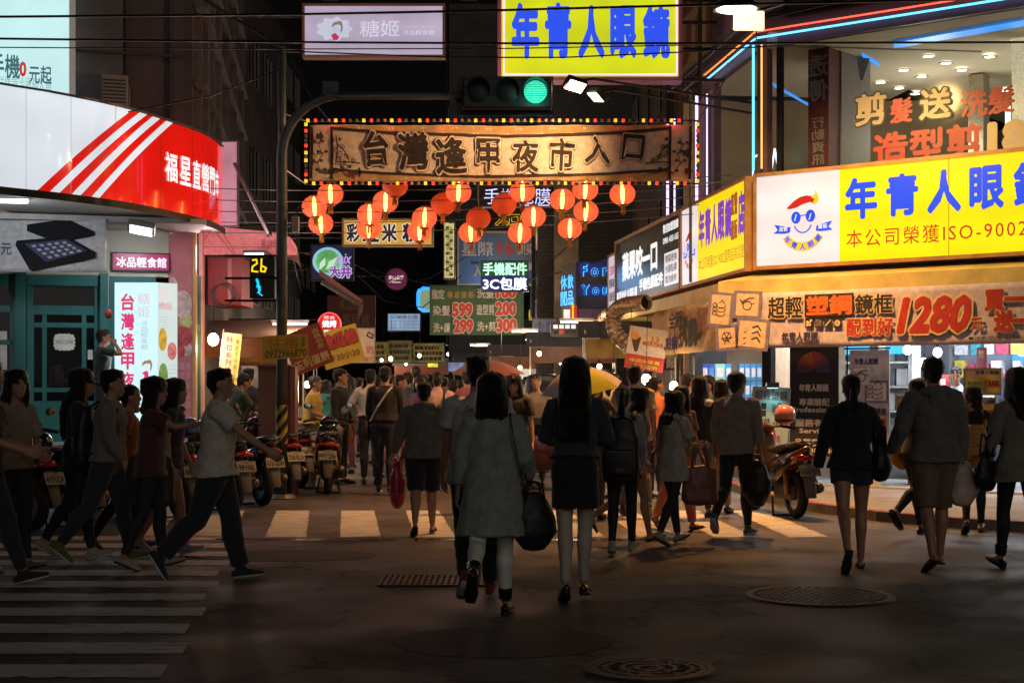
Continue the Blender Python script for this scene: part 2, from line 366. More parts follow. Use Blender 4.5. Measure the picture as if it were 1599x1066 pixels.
IRON = mat('cast_iron', (.1, .066, .055), .5, .5, .3, 30, .3, 120); IRON2 = mat('cast_iron_recess', (.008, .007, .006), .7, .3, .3, 30)
def manhole(label, c, r, style):
 t = thing('manhole_cover', label, 'manhole cover', (c.x, c.y, 0))
 obj('plate', MB().lathe([(0, .006), (r * .9, .006), (r * .9, .001)], 48, (c.x, c.y, 0)), IRON2, t)
 obj('rim', MB().lathe([(r * .9, .002), (r * .9, .014), (r, .014), (r * 1.02, .002)], 64, (c.x, c.y, 0)), IRON, t)
 b = MB(Matrix.Translation((c.x, c.y, 0)))
 if style == 0:
  n = 8
  for s in (1, -1):
   Rm = Matrix.Translation((c.x, c.y, 0)) @ Matrix.Rotation(R(38 * s), 4, 'Z'); b.M = Rm
   for i in range(-n, n + 1):
    x = i * r * .88 / n; l = math.sqrt(max(0, (r * .88) ** 2 - x * x))
    if l > .03: b.box(x - .01, x + .01, -l, l, .006, .0125 + .0004 * s)
 else:
  for rr in (.2, .42, .66, .84): b.lathe([(r * rr - .018, .006), (r * rr - .016, .013), (r * rr + .014, .013), (r * rr + .016, .006)], 48)
  for i in range(44):
   a = i * 2.39996; q = r * (.1 + .76 * math.sqrt(i / 44)); x, y = q * math.cos(a), q * math.sin(a); b.box(x - .028, x + .028, y - .013, y + .013, .006, .0122)
  for i in range(16): a = i * math.pi / 8; b.tube([(r * .44 * math.cos(a), r * .44 * math.sin(a), .009), (r * .64 * math.cos(a + .12), r * .64 * math.sin(a + .12), .009)], .008, 4)
 obj('raised_pattern', b, IRON, t)
manhole('large round iron manhole cover with diagonal lattice, before the hooded man in shorts', G(1280, 931), .52, 0)
manhole('round iron manhole cover with ornate ring pattern, nearest the bottom edge of the road', G(1013, 1045), .345, 1)
c0, c1 = G(590, 915), G(780, 915); t = thing('drain_grate', 'long slotted iron drain grate set in the road by the red sneakers', 'drain grate', ((c0.x + c1.x) / 2, c0.y, 0))
b = MB(); b.box(c0.x, c1.x, c0.y - .02, c0.y + .62, -.01, .004); obj('recess', b, IRON2, t)
b = MB(); nb = 20
for i in range(nb + 1): x = c0.x + (c1.x - c0.x) * i / nb; b.box(x - .012, x + .012, c0.y, c0.y + .6, .004, .013)
for i in range(5): y = c0.y + .6 * i / 4; b.box(c0.x, c1.x, y - .015, y + .015, .004, .0145)
obj('bars', b, IRON, t)
# common surfaces
DARKW = mat('sooty_wall', (.055, .045, .05), .85, 0, .35, 1.2, .3, 20); DARKM = mat('dark_metal', (.03, .03, .033), .45, .6, .3, 10)
STEEL = mat('painted_steel', (.16, .15, .15), .45, .5, .25, 12); CREAM = mat('cream_plaster', (.5, .47, .4), .8, 0, .12, 2, .2, 40)
TEAL = mat('teal_paint', (.008, .115, .115), .5, 0, .2, 3, .15, 30, stretch=(1, 1, .2)); DGLASS = mat('dark_window', (.006, .007, .008), .06, 0, .1, 2, spec=.35)
BLACK = mat('black_plastic', (.012, .012, .013), .35, 0, .2, 20); RUBBER = mat('rubber', (.012, .012, .012), .8, 0, .2, 30, .3, 80)
CHROME = mat('chrome', (.6, .6, .62), .12, 1, .05, 8); WOOD = mat('brown_wood', (.2, .075, .025), .5, 0, .3, 6, .15, 30, stretch=(1, 1, 8))
GLASS = glass('shop_glass'); ALU = mat('aluminium', (.55, .54, .52), .35, .8, .12, 12); DKGLASS = glass('smoked_glass', (.55, .55, .6), .2)
SHUT = mat('roller_shutter', (.12, .11, .11), .5, .4, .2, 4, .5, 30, stretch=(.1, .1, 14))
def tiles(name, c1, c2, sx=6, sz=10, rough=.45):
 m, nt, N, L, b = nodes(name); tc = N.new('ShaderNodeTexCoord'); sp = N.new('ShaderNodeSeparateXYZ'); L.new(tc.outputs['Object'], sp.inputs[0])
 ad = N.new('ShaderNodeMath'); L.new(sp.outputs[0], ad.inputs[0]); L.new(sp.outputs[1], ad.inputs[1]); cb = N.new('ShaderNodeCombineXYZ'); L.new(ad.outputs[0], cb.inputs[0]); L.new(sp.outputs[2], cb.inputs[1])
 br = N.new('ShaderNodeTexBrick'); L.new(cb.outputs[0], br.inputs[0]); br.inputs['Color1'].default_value = (*c1, 1); br.inputs['Color2'].default_value = (*c2, 1); br.inputs['Mortar'].default_value = (.02, .018, .02, 1)
 br.inputs['Scale'].default_value = 1; br.inputs['Brick Width'].default_value = 1.0 / sx; br.inputs['Row Height'].default_value = 1.0 / sz; br.inputs['Mortar Size'].default_value = .008
 L.new(br.outputs[0], b.inputs['Base Color']); b.inputs['Roughness'].default_value = rough
 bp = N.new('ShaderNodeBump'); bp.inputs['Strength'].default_value = .4; bp.inputs['Distance'].default_value = .01; L.new(br.outputs['Fac'], bp.inputs['Height']); bp.invert = True; L.new(bp.outputs[0], b.inputs['Normal'])
 return m
TILE = tiles('brown_wall_tiles', (.1, .065, .06), (.13, .085, .08)); TILE2 = tiles('grey_wall_tiles', (.06, .055, .06), (.08, .075, .08))
# right corner building
K = Vector(((1190 - CX) / FX * 22, 22, 0)); RF = Pl(K, (2.95, -2.4)); RS = Pl(K, -STREET)
def pb(mb, pl, u0, u1, z0, z1, d0=0, d1=.05):
 mb.M = pl.mat(); return mb.box(u0, u1, z0, z1, d0, d1)
def part(name, root, m, boxes, pl, **k):
 mb = MB()
 for q in boxes: pb(mb, pl, *q)
 return obj(name, mb, m, root, **k)
FL = 9.5                                              # width of the corner front
rb = thing('corner_building', 'corner building with glazed hair salon over a brightly lit optical shop', 'building', K)
PINKW = mat('mauve_frame', (.16, .08, .11), .5, 0, .2, 4); SALW = mat('salon_wall', (.22, .155, .11), .7, 0, .15, 2); SALC = mat('salon_ceiling', (.5, .46, .4), .8, 0, .06, 2)
SHOPW = mat('shop_wall', (.36, .38, .48), .6, 0, .08, 2); SHOPF = mat('shop_floor', (.42, .4, .38), .3, 0, .1, 2)
DEEP = 6.0; back = Pl(RF.pt(0, 0, -DEEP), RF.u)
part('upper_wall', rb, mat('upper_panel', (.13, .115, .125), .6, 0, .25, 1.5), [(-.05, FL, 6.57, 11, -.3, 0)], RF)
part('side_wall', rb, mat('upper_panel', (0, 0, 0)), [(-3.55, -.3, 6.57, 11, -.3, .0)], RS)
part('shop_floor', rb, SHOPF, [(.05, FL, .02, .14, -DEEP, -.05)], RF)
part('first_floor_slab', rb, CREAM, [(.02, FL, 3.05, 4.3, -DEEP, -.12)], RF); part('side_slab', rb, CREAM, [(-3.45, -.02, 3.05, 4.3, -1.2, -.12)], RS)
part('salon_ceiling', rb, SALC, [(.3, FL, 6.34, 6.55, -DEEP - 3, -.05)], RF); part('salon_side_ceiling', rb, SALC, [(-3.45, .2, 6.32, 6.53, -3.2, -.05)], RS)
part('back_wall', rb, SALW, [(-3, FL, 4.3, 6.34, -DEEP - 3.2, -DEEP - 3)], RF); part('shop_back_wall', rb, SHOPW, [(-.5, FL, .14, 3.05, -3.9, -3.7)], RF)
part('end_wall', rb, mat('end_beige', (.4, .3, .2), .7, 0, .15, 2), [(3.02, 8, .1, 6.5, -.2, 0)], F(26.9))
part('corner_post', rb, PINKW, [(-.06, .1, 4.46, 6.57, -.12, .03)], RF)
part('mullion', rb, DARKM, [(.24, .31, 4.46, 6.34, -.08, .012)], RF); part('mullion', rb, DARKM, [(4.9, 4.97, 4.46, 6.34, -.08, .012)], RF)
part('mullion', rb, PINKW, [(-3.5, -3.3, 4.46, 6.57, -.1, .02)], RS); part('mullion', rb, PINKW, [(-2.78, -2.68, 4.46, 6.57, -.1, .02)], RS)
part('head_trim', rb, PINKW, [(.1, FL, 6.34, 6.57, -.1, .02)], RF); part('head_trim', rb, PINKW, [(-3.3, -.06, 6.34, 6.57, -.1, .02)], RS)
part('window_pane', rb, GLASS, [(.31, 4.9, 4.46, 6.34, -.03, -.02)], RF); part('window_pane', rb, GLASS, [(4.97, FL, 4.46, 6.34, -.03, -.02)], RF)
part('window_pane', rb, GLASS, [(-2.68, -.08, 4.46, 6.34, -.03, -.02)], RS)
RED_LET = mat('red_vinyl', (.42, .045, .03), .5, 0, .08, 4); GREY_LET = mat('grey_vinyl', (.4, .33, .24), .5, 0, .08, 4); BLK_LET = mat('black_vinyl', (.012, .012, .014), .5, 0, .1, 4); CRM_LET = mat('cream_vinyl', (.62, .52, .36), .5, 0, .08, 4)
def ftext(s, q, m, bold=.03, out=None, pl=RF, root=rb, ow=.05, off=.004, **k):
 u0, z1 = pl.hit(q[0], q[1]); u1, z0 = pl.hit(q[2], q[3])
 zb = pl.hit(q[0], q[3])[1]; zt = pl.hit(q[2], q[1])[1]; z1 = (z1 + zt) / 2; z0 = (z0 + zb) / 2
 if out is not None: text(s, pl.mat(), (u0, z0, u1, z1), out, root, bold + ow, off, grow=ow, name='lettering_outline', **k); off += .004
 return text(s, pl.mat(), (u0, z0, u1, z1), m, root, bold, off, **k)
ftext('剪', (1336, 146, 1384, 196), GREY_LET, .03, BLK_LET); ftext('髮', (1390, 153, 1425, 192), RED_LET); ftext('送', (1436, 138, 1485, 186), CRM_LET, .03, BLK_LET)
ftext('洗髮', (1500, 137, 1585, 180), RED_LET); ftext('造型剪', (1364, 200, 1534, 254), RED_LET, .035); ftext('180', (1542, 186, 1640, 238), CRM_LET, .07)
# salon inside
up = lambda px, d: Pl(RF.pt(0, 0, -d), RF.u).hit(px, 150)[0]
inside = thing('salon_column', 'red salon column with white mirrored lettering behind the upstairs glass', 'column', RF.pt(1.0, 4.3, -.6))
part('column_body', inside, mat('salon_red', (.12, .02, .03), .6), [(up(1262, .45), up(1294, .45), 4.3, 6.32, -.9, -.45)], RF)
M2 = RF.mat(0, 0, -.44) @ Matrix.Translation((up(1262, .44) + up(1294, .44), 0, 0)) @ Matrix.Scale(-1, 4, (1, 0, 0))
uc = (up(1262, .44) + up(1294, .44)) / 2
text('透傳', M2, (uc - .15, 5.55, uc + .15, 6.25), mat('pale_letter', (.3, .26, .28), .6), inside, .02, vertical=True); text('行動資訊', M2, (uc - .1, 4.65, uc + .1, 5.35), mat('pale_letter', (.3, .26, .28), .6), inside, .01, vertical=True)
def simple(name, label, cat, m, boxes, pl, group=None, **k):
 mb = MB()
 for q in boxes: pb(mb, pl, *q)
 return tag(obj(name, mb, m, **k), label, cat, group)
simple('partition_panel', 'grey partition panel beside the red salon column upstairs', 'partition', mat('grey_panel', (.2, .18, .17), .6), [(up(1306, .8), up(1314, .8), 4.3, 6.32, -1.6, -.8), (up(1314, 1.6), up(1352, 1.6), 4.3, 6.32, -1.75, -1.6)], RF)
sp = thing('wall_speaker', 'small black loudspeaker mounted by the ceiling of the salon', 'speaker', P(1338, 105, 22.6))
obj('speaker_box', MB(Matrix.Translation(P(1338, 105, 22.6)) @ Euler((.2, .25, .3)).to_matrix().to_4x4()).rbox(-.12, .12, -.09, .09, -.17, .17, .02), BLACK, sp); obj('speaker_grille', MB(Matrix.Translation(P(1338, 105, 22.6)) @ Euler((.2, .25, .3)).to_matrix().to_4x4()).box(-.1, .1, -.1, -.092, -.15, .15), STEEL, sp)
DL = lit('downlight', (1, .85, .6), 9, .05)
for i, (px, py) in enumerate(((1450, 87), (1545, 88), (1477, 98), (1502, 109), (1411, 109), (1439, 119), (1375, 128), (1404, 137), (1429, 146), (1567, 141), (1590, 65), (1200, 216), (1140, 238))):
 Y = (6.31 - CH) * FX / (HY - py); p = P(px, py, Y)
 if i > 10: p.z = 6.305
 t = thing('downlight', ['round lit ceiling downlight in the salon, %s' % w for w in ('right of the speaker, second row', 'front row beside the far right pillar', 'middle of the second row', 'right end of the third row', 'left end of the third row', 'middle of the third row', 'leftmost, over the first red character', 'above the grey first character', 'above the white character', 'above the washing characters', 'nearest the glass at the right edge')][i] if i < 11 else ['round lit ceiling lamp in the salon, beside the corner post', 'round lit ceiling lamp in the salon, low behind the violet tubes'][i - 11], 'ceiling light', p, group='salon ceiling lights')
 obj('lens', MB().lathe([(0, -.012), (.075, -.012)], 16, p), DL, t); obj('trim_ring', MB().lathe([(.075, -.014), (.1, -.014), (.105, .0)], 16, p), ALU, t)
BLUE = lit('blue_cove', (.05, .32, .95), 1.1)
for i, (a, bb, cc, d, lab) in enumerate(((1395, 66, 1600, 30, 'long blue light strip recessed across the salon ceiling near the glass'), (1345, 80, 1372, 96, 'short blue light panel in the salon ceiling above the speaker'), (1205, 128, 1262, 160, 'blue light panel in the salon ceiling beside the corner post'), (1183, 168, 1225, 190, 'small blue light panel low behind the side window'))):
 Y0 = (6.32 - CH) * FX / (HY - bb); Y1 = (6.32 - CH) * FX / (HY - d); p, q = P(a, bb, Y0), P(cc, d, Y1)
 mb = MB(); mb.add([(p.x, p.y, 6.305), (q.x, q.y, 6.305), (q.x + .1, q.y + .35, 6.305), (p.x + .1, p.y + .35, 6.305)], [(0, 1, 2, 3)]); tag(obj('cove_light', mb, BLUE), lab, 'ceiling light', 'blue cove lights')
GLIT = lit('glitter_column', (1, .8, .5), .55, .5, 60, (.5, .4, .3))
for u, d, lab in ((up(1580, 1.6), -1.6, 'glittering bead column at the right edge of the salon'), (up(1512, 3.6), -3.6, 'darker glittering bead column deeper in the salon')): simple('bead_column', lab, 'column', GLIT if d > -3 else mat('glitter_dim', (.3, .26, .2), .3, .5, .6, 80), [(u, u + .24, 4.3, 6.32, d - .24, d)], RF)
simple('strip_light', 'bright vertical tube lamp standing in the salon behind the red characters', 'lamp', lit('tube_white', (1, .92, .75), 1.6), [(2.72, 2.78, 4.3, 5.5, -2.2, -2.14)], RF)
simple('doorway_glow', 'lit mirror frame low behind the side salon window', 'mirror', lit('tube_amber', (1, .6, .15), .9), [(-1.5, -1.46, 4.4, 5.1, -1.6, -1.55), (-1.5, -.7, 5.1, 5.14, -1.6, -1.55), (-.5, -.42, 4.4, 5.7, -1.4, -1.35)], RS)
lamp('salon_light', RF.pt(3.6, 5.3, -3.2), 85, (1, .82, .58), size=.5); lamp('salon_light', RF.pt(1.2, 5.3, -3.0), 55, (1, .82, .6), size=.4)
# neon along the salon windows
NB, NR, NV, NY = lit('neon_blue', (.12, .62, 1), 2.2, .03), lit('neon_red', (1, .1, .05), 2, .05), lit('neon_violet', (.72, .5, 1), 2.2, .05), lit('neon_yellow', (1, .6, .12), 1.3, .05)
def neon(label, pts, m, r=.013, group='neon tubes round the salon windows'):
 t = thing('neon_tube', label, 'neon tube', pts[0], group=group); obj('glass_tube', MB().tube(pts, r, 8), m, t, smooth=True)
 b = MB()
 for i in range(len(pts) - 1):
  for f in (.02, .5, .98):
   p = Vector(pts[i]).lerp(Vector(pts[i + 1]), f); b.box(p.x - .014, p.x + .014, p.y + r, p.y + r + .03, p.z - .02, p.z + .02)
 obj('tube_clip', b, BLACK, t); return t
neon('long red neon tube over the salon front window', [RF.pt(-.02, 6.56, .1), RF.pt(FL - .1, 6.5, .1)], NR)
neon('long blue neon tube over the salon front window', [RF.pt(-.02, 6.47, .1), RF.pt(FL - .1, 6.42, .1)], NB, .015)
neon('orange red neon tube sloping over the salon side window', [RS.pt(-3.0, 6.55, .1), RS.pt(-.02, 6.57, .1)], lit('neon_orange', (1, .25, .04), 1.7, .05))
neon('blue neon tube sloping over the salon side window', [RS.pt(-3.0, 6.45, .1), RS.pt(-.02, 6.47, .1)], NB, .015)
neon('blue upright neon tube on the corner of the salon', [RS.pt(-.1, 4.6, .1), RS.pt(-.1, 6.4, .1)], NB, .018); neon('yellow upright neon tube on the corner of the salon', [RF.pt(.05, 4.6, .1), RF.pt(.05, 6.4, .1)], NY, .014)
neon('violet upright neon tube at the far end of the salon side window', [RS.pt(-3.42, 4.3, .12), RS.pt(-3.42, 6.3, .12)], NV, .024); neon('thin pale violet neon tube left of the salon side window', [RS.pt(-2.73, 4.3, .12), RS.pt(-2.73, 6.2, .12)], lit('neon_pale', (.6, .55, 1), 1.8), .014)
neon('violet neon tube beneath the banner end on the tiled wall', [RS.pt(-5.6, 4.5, .12), RS.pt(-5.6, 6.2, .12)], NV, .024); neon('thin violet neon tube beside the tiled wall edge', [RS.pt(-5.05, 4.5, .12), RS.pt(-5.05, 6.2, .12)], NV, .016)
pt_ = thing('neon_sign', 'white outline neon ticket sign low in the side salon window', 'neon sign', RS.pt(-1.2, 4.6, -.3))
b = MB(RS.mat(0, 0, -.3)); b.M = RS.mat(0, 0, -.3)
b.stroke([(-1.5, 4.62), (-1.5, 5.0), (-1.05, 5.0), (-1.2, 4.81), (-1.05, 4.62), (-1.5, 4.62)], .025, .02).stroke([(-.9, 4.82), (-.55, 4.82)], .03, .02).stroke([(-.5, 4.7), (-.35, 4.95), (-.2, 4.7), (-.1, 4.95)], .03, .02)
obj('glass_tube', b, lit('neon_white', (.8, .9, 1), 1.6), pt_)
# billboard high on the side wall
s = Sign('billboard', 'dim mauve billboard with dark red emblem above the side salon window', RS, (1070, -60, 1226, 40, 6.8, 9.2), mat('billboard_mauve', (.2, .15, .17), .6, 0, .1, 2), .1, .12, DARKM, .05)
DRED = mat('dark_red_print', (.12, .03, .04), .6); GPR = mat('grey_print', (.1, .085, .09), .6)
s.text('山川', (.05, .3, .4, .95), DRED, .05, vertical=True); s.text('川', (.45, .35, .9, .95), GPR, .04)
s = Sign('billboard', 'dim grey billboard with dark lettering above the long red neon tube', RF, (1236, -60, 1599, 30, 6.75, 9.0), mat('billboard_grey', (.085, .07, .08), .6, 0, .2, 2), .1, .1, DARKM, .05)
s.text('傳遠', (.3, .2, .6, .98), GPR, .05)
bx = MB()
for z in (6.66, 6.71): bx.M = Matrix(); bx.tube([RS.pt(-5, z, .25), RS.pt(0, z + .03, .25), RF.pt(4, z + .2, .3)], .02)
tag(obj('wall_conduit', bx, DARKM), 'pair of dark conduits running along the wall above the neon', 'pipe')
bx = MB(); bx.tube([RS.pt(-3.1, 3.2, .3), RS.pt(-3.1, 6.32, .3)], .025); bx.tube([RS.pt(-3.6, 6.42, .3), RS.pt(-1.6, 6.42, .3)], .012)
tag(obj('drain_pipe', bx, STEEL), 'thin grey pipe rising in front of the side salon window', 'pipe')
# fascia signs of the optical shop
YEL = lit('sign_yellow', srgb(250, 226, 18), 1.0, .06, tubes=.5); SGN_WHITE = lit('sign_white', srgb(232, 222, 224), 1.0, .07, tubes=.5); BLU_L = lit('sign_blue', srgb(36, 78, 235), 1.0, .03); RED_L = lit('sign_red', srgb(196, 42, 30), .9, .03); ORF = mat('orange_frame', (.5, .27, .12), .5, .2, .2, 6)
BROWN_L = lit('sign_brown', srgb(176, 84, 30), .8, .03); YEL2 = lit('sign_logo_yellow', srgb(250, 200, 40), .95, .03)
def fascia(name, label, pl, u0, u1, z0, z1, d0, d1):
 t = thing(name, label, 'shop sign', pl.pt((u0 + u1) / 2, z0)); part('sign_box', t, DARKM, [(u0, u1, z0, z1, d0, d1 - .01)], pl)
 b = MB(); f = .05
 for q in ((u0 - .0, u1, z1, z1 + f, d0, d1 + .03), (u0, u1, z0 - f, z0, d0, d1 + .03), (u0 - f, u0, z0 - f, z1 + f, d0, d1 + .028), (u1, u1 + f, z0 - f, z1 + f, d0, d1 + .028)): pb(b, pl, *q)
 obj('frame', b, ORF, t); return t
def smile(root, M, cx, cz, k, sx=1.0):
 'shop emblem: red forelock, round blue glasses, smile, ribbon and lettered chin band'
 T = M @ Matrix.Translation((cx, cz, .006)) @ Matrix.Diagonal((k * sx, k, 1, 1))
 fl = [(-.46, .50), (-.36, .48), (-.2, .5), (0, .58), (.2, .62), (.32, .56), (.36, .66), (.26, .76), (.1, .79), (-.08, .76), (-.24, .68), (-.36, .58)]
 obj('emblem_forelock', MB(T).poly(fl), RED_L, root); obj('emblem_tip', MB(T).poly([(.25, .56), (.42, .6), (.44, .72), (.34, .92), (.34, .8), (.22, .74), (.33, .68)], .005), YEL2, root)
 g = MB(T); g.poly(arc(-.19, .26, .13, .15, 0, 360, 24)[:-1]); g.poly(arc(.21, .28, .13, .15, 0, 360, 24)[:-1]); g.stroke([(-.08, .3), (.1, .31)], .025)
 g.stroke(arc(0, .14, .24, .26, 200, 340), .03)
 for x in (-1, 1): g.poly([(x * .36 + .02, .03), (x * .8, .12), (x * .7, -.02), (x * .82, -.1), (x * .5, -.12), (x * .36, -.1)][::x or 1])
 obj('emblem_glasses', g, BLU_L, root)
 s_ = MB(T); 
 for x in (-.2, .2): s_.poly([(x - .04, .18), (x - .01, .18), (x + .04, .34), (x + .01, .34)], .006)
 obj('emblem_glint', s_, SGN_WHITE, root)
 o = arc(0, .1, .66, .68, 212, 328, 16); i = arc(0, .1, .48, .46, 328, 212, 16); obj('emblem_band', MB(T).poly(o + i, .003), YEL2, root)
 l = MB(T)
 for ch, a in zip('年青人眼鏡', (222, 246, 270, 294, 318)):
  A = T @ Matrix.Translation((.57 * math.cos(R(a)), .1 + .57 * math.sin(R(a)), .004)) @ Matrix.Rotation(R(a - 270), 4, 'Z'); l.M = A; _put(l, ch, (-.085, -.085, .085, .085), .03, .002, 0, 1, 0)
 obj('emblem_lettering', l, BLU_L, root)
 l = MB(T); _put(l, '直營', (-.66, -.06, -.42, .06), .02, .007, 0, 1, 0); _put(l, '量販', (.42, -.06, .68, .06), .02, .007, 0, 1, 0); obj('ribbon_lettering', l, SGN_WHITE, root)
t = fascia('fascia_sign', 'large yellow and white optical shop sign on the corner front with blue characters', RF, .06, FL, 3.2, 4.46, -.1, .25)
PF = Pl(RF.pt(0, 0, .25), RF.u); ux = lambda px: PF.hit(px, 300)[0]; uw = ux(1311)
part('white_panel', t, SGN_WHITE, [(.06, uw, 3.2, 4.46, .235, .25)], RF); part('yellow_panel', t, YEL, [(uw, FL, 3.2, 4.46, .235, .25)], RF)
part('panel_seam', t, lit('seam_shade', srgb(190, 160, 20), .7), [(u, u + .012, 3.2, 4.46, .25, .2512) for u in (2.9, 4.35, 5.8)], RF); smile(t, RF.mat(0, 0, .25), ux(1254), 3.7, .56)
MF = RF.mat(0, 0, .25)
def cell(u0, n, wd, gap): return [(u0 + i * (wd + gap), u0 + i * (wd + gap) + wd) for i in range(n)]
for ch, a, bb in (('年', 1320, 1370), ('青', 1384, 1434), ('人', 1448, 1501), ('眼', 1514, 1568), ('鏡', 1583, 1640), ('公', 1656, 1710), ('司', 1726, 1780)): text(ch, MF, (ux(a), 3.76, ux(bb), 4.32), BLU_L, t, .04)
text('本公司榮獲ISO-9002', MF, (ux(1322), 3.38, ux(1604), 3.62), RED_L, t, .004, space=1.2)
t = fascia('fascia_sign', 'yellow optical shop sign facing the side street, blue and violet characters', RS, -4.05, -.06, 3.2, 4.46, -.1, .22)
part('white_panel', t, SGN_WHITE, [(-4.05, -2.95, 3.2, 4.46, .205, .22)], RS); part('yellow_panel', t, YEL, [(-2.95, -.06, 3.2, 4.46, .205, .22)], RS)
smile(t, RS.mat(0, 0, .22), -3.5, 3.7, .45, 1.15)
VIO_L = lit('sign_violet', srgb(130, 62, 190), .9, .05); MS = RS.mat(0, 0, .22)
for ch, (a, bb) in zip('年青人眼鏡', cell(-2.85, 5, .38, .03)): text(ch, MS, (a, 3.72, bb, 4.32), VIO_L, t, .05)
text('直營', MS, (-.86, 4.02, -.5, 4.36), BROWN_L, t, .05); text('量販', MS, (-.86, 3.66, -.5, 3.96), BROWN_L, t, .05); text('店', MS, (-.46, 3.7, -.12, 4.34), VIO_L, t, .06)
text('本公司榮獲ISO-9002國際品質認證', MS, (-2.85, 3.36, -.15, 3.56), BROWN_L, t, 0)
NEAR_BLACK = mat('sign_black', (.012, .012, .016), .3, 0, .1, 2); WHT_L = lit('letter_white', srgb(240, 240, 240), 1, .04)
t = fascia('fascia_sign', 'black phone accessory sign with tall white characters beside the yellow sign', RS, -10.0, -4.2, 3.2, 4.46, -.1, .22)
part('sign_face', t, NEAR_BLACK, [(-10, -4.2, 3.2, 4.46, .205, .22)], RS)
text('蘋果咬一口', MS, (-9.3, 3.62, -6.0, 4.2), WHT_L, t, .04); text('手機包膜配件', MS, (-7.6, 3.32, -5.5, 3.56), WHT_L, t, .04); text('專業維修‧包膜貼膜', MS, (-9.9, 3.25, -7.8, 3.45), WHT_L, t, .02)
text('歡迎加盟連鎖', MS, (-5.5, 4.22, -4.3, 4.38), WHT_L, t, .02); text('0981-433-165', MS, (-5.5, 4.03, -4.3, 4.14), WHT_L, t, .01)
part('price_panel', t, SGN_WHITE, [(-5.4, -4.25, 3.28, 3.86, .22, .226)], RS); text('螢幕更換', MS, (-5.3, 3.68, -4.4, 3.82), NEAR_BLACK, t, .01, .01); text('包膜貼膜', MS, (-5.3, 3.5, -4.4, 3.64), NEAR_BLACK, t, .01, .01); text('電池維修', MS, (-5.3, 3.32, -4.4, 3.46), NEAR_BLACK, t, .01, .01)
t = fascia('fascia_sign', 'white price list sign with red print at the far end of the fascia row', RS, -11.5, -10.1, 2.9, 4.3, -.1, .1)
part('sign_face', t, lit('sign_white_dim', srgb(210, 200, 214), .85), [(-11.5, -10.1, 2.9, 4.3, .085, .1)], RS); MW = RS.mat(0, 0, .1)
for i, q in enumerate(('三星原廠', '螢幕破裂', '面板更換', '快速維修')): text(q, MW, (-11.4, 3.9 - i * .28, -10.6, 4.1 - i * .28), (RED_L if i == 0 else GPR), t, .02)
obj('red_disc', MB(MW).poly(arc(-10.35, 3.8, .24, .3, 0, 360, 24)[:-1]), RED_L, t)
# awning lip, banners and storefront
AWN = mat('awning_metal', (.72, .55, .2), .5, .1, .2, 3, .2, 20)
b = MB()
b.M = RF.mat(); b.add([(-.35, 2.78, .62), (FL, 2.78, .62), (FL, 2.98, .62), (-.35, 2.98, .62), (-.1, 3.1, .05), (FL, 3.1, .05), (-.35, 2.74, .05), (FL, 2.74, .05)], [(0, 1, 2, 3), (3, 2, 5, 4), (0, 6, 7, 1), (4, 5, 7, 6), (1, 7, 5, 2), (0, 3, 4, 6)])
tag(obj('awning_lip', b, AWN), 'lamp lit tan metal awning lip beneath the big yellow shop sign', 'awning')
b = MB(RS.mat()); b.add([(-10, 2.78, .6), (.3, 2.78, .6), (.3, 2.98, .6), (-10, 2.98, .6), (-10, 3.1, .02), (.05, 3.1, .02), (-10, 2.74, .02), (.1, 2.74, .02)], [(0, 1, 2, 3), (3, 2, 5, 4), (0, 6, 7, 1), (4, 5, 7, 6), (1, 7, 5, 2), (0, 3, 4, 6)])
tag(obj('awning_lip', b, AWN), 'tan metal awning lip along the side street under the black sign', 'awning')
def drape(pl, u0, u1, z0, z1, off, m, root, name='banner_cloth', amp=.02, n=60, wv=9, slump=.0, seed=0, rows=10):
 rr = random.Random(seed); ph = [rr.random() * 6.28 for _ in range(4)]; mb = MB(pl.mat(0, 0, off))
 def dz(f, g): return amp * (math.sin(f * wv + ph[0]) * .5 + .5 * math.sin(f * wv * 2.3 + g * 2 + ph[1])) * (.25 + .75 * g) + amp * .4 * math.sin((f + g * .4) * 31 + ph[2])
 for j in range(rows + 1):
  for i in range(n + 1):
   f = i / n; g = j / rows; sag = slump * (1 - abs(math.sin(f * math.pi * 5))) * (1 - g); mb.v.append(mb.M @ Vector((u0 + (u1 - u0) * f, z1 - (z1 - z0) * g - sag, dz(f, g))))
 for j in range(rows):
  for i in range(n): a = j * (n + 1) + i; mb.f.append([a, a + n + 1, a + n + 2, a + 1])
 o = obj(name, mb, m, root, smooth=True); so = o.modifiers.new('thick', 'SOLIDIFY'); so.thickness = .004; return o
def conform(o, pl, off, lift=.03):
 pass
bn = thing('shop_banner', 'long lilac cloth banner with glasses pictures and red 1280 price under the awning', 'banner', RF.pt(2, 2.05, .64))
LILAC = cloth((.56, .48, .58), 'banner', .15); CREAMC = cloth((.68, .5, .33), 'banner', .15); DLIL = cloth((.2, .17, .3), 'banner', .15); ORR = mat('orange_print', (.65, .14, .03), .7); DPR = mat('dark_print', (.02, .018, .02), .7); REDP = mat('red_print', (.45, .03, .025), .7); YLP = mat('pale_print', (.75, .55, .3), .7)
drape(RF, -.15, 5.4, 2.03, 2.79, .64, LILAC, bn, amp=.012)
MBn = RF.mat(0, 0, .675)
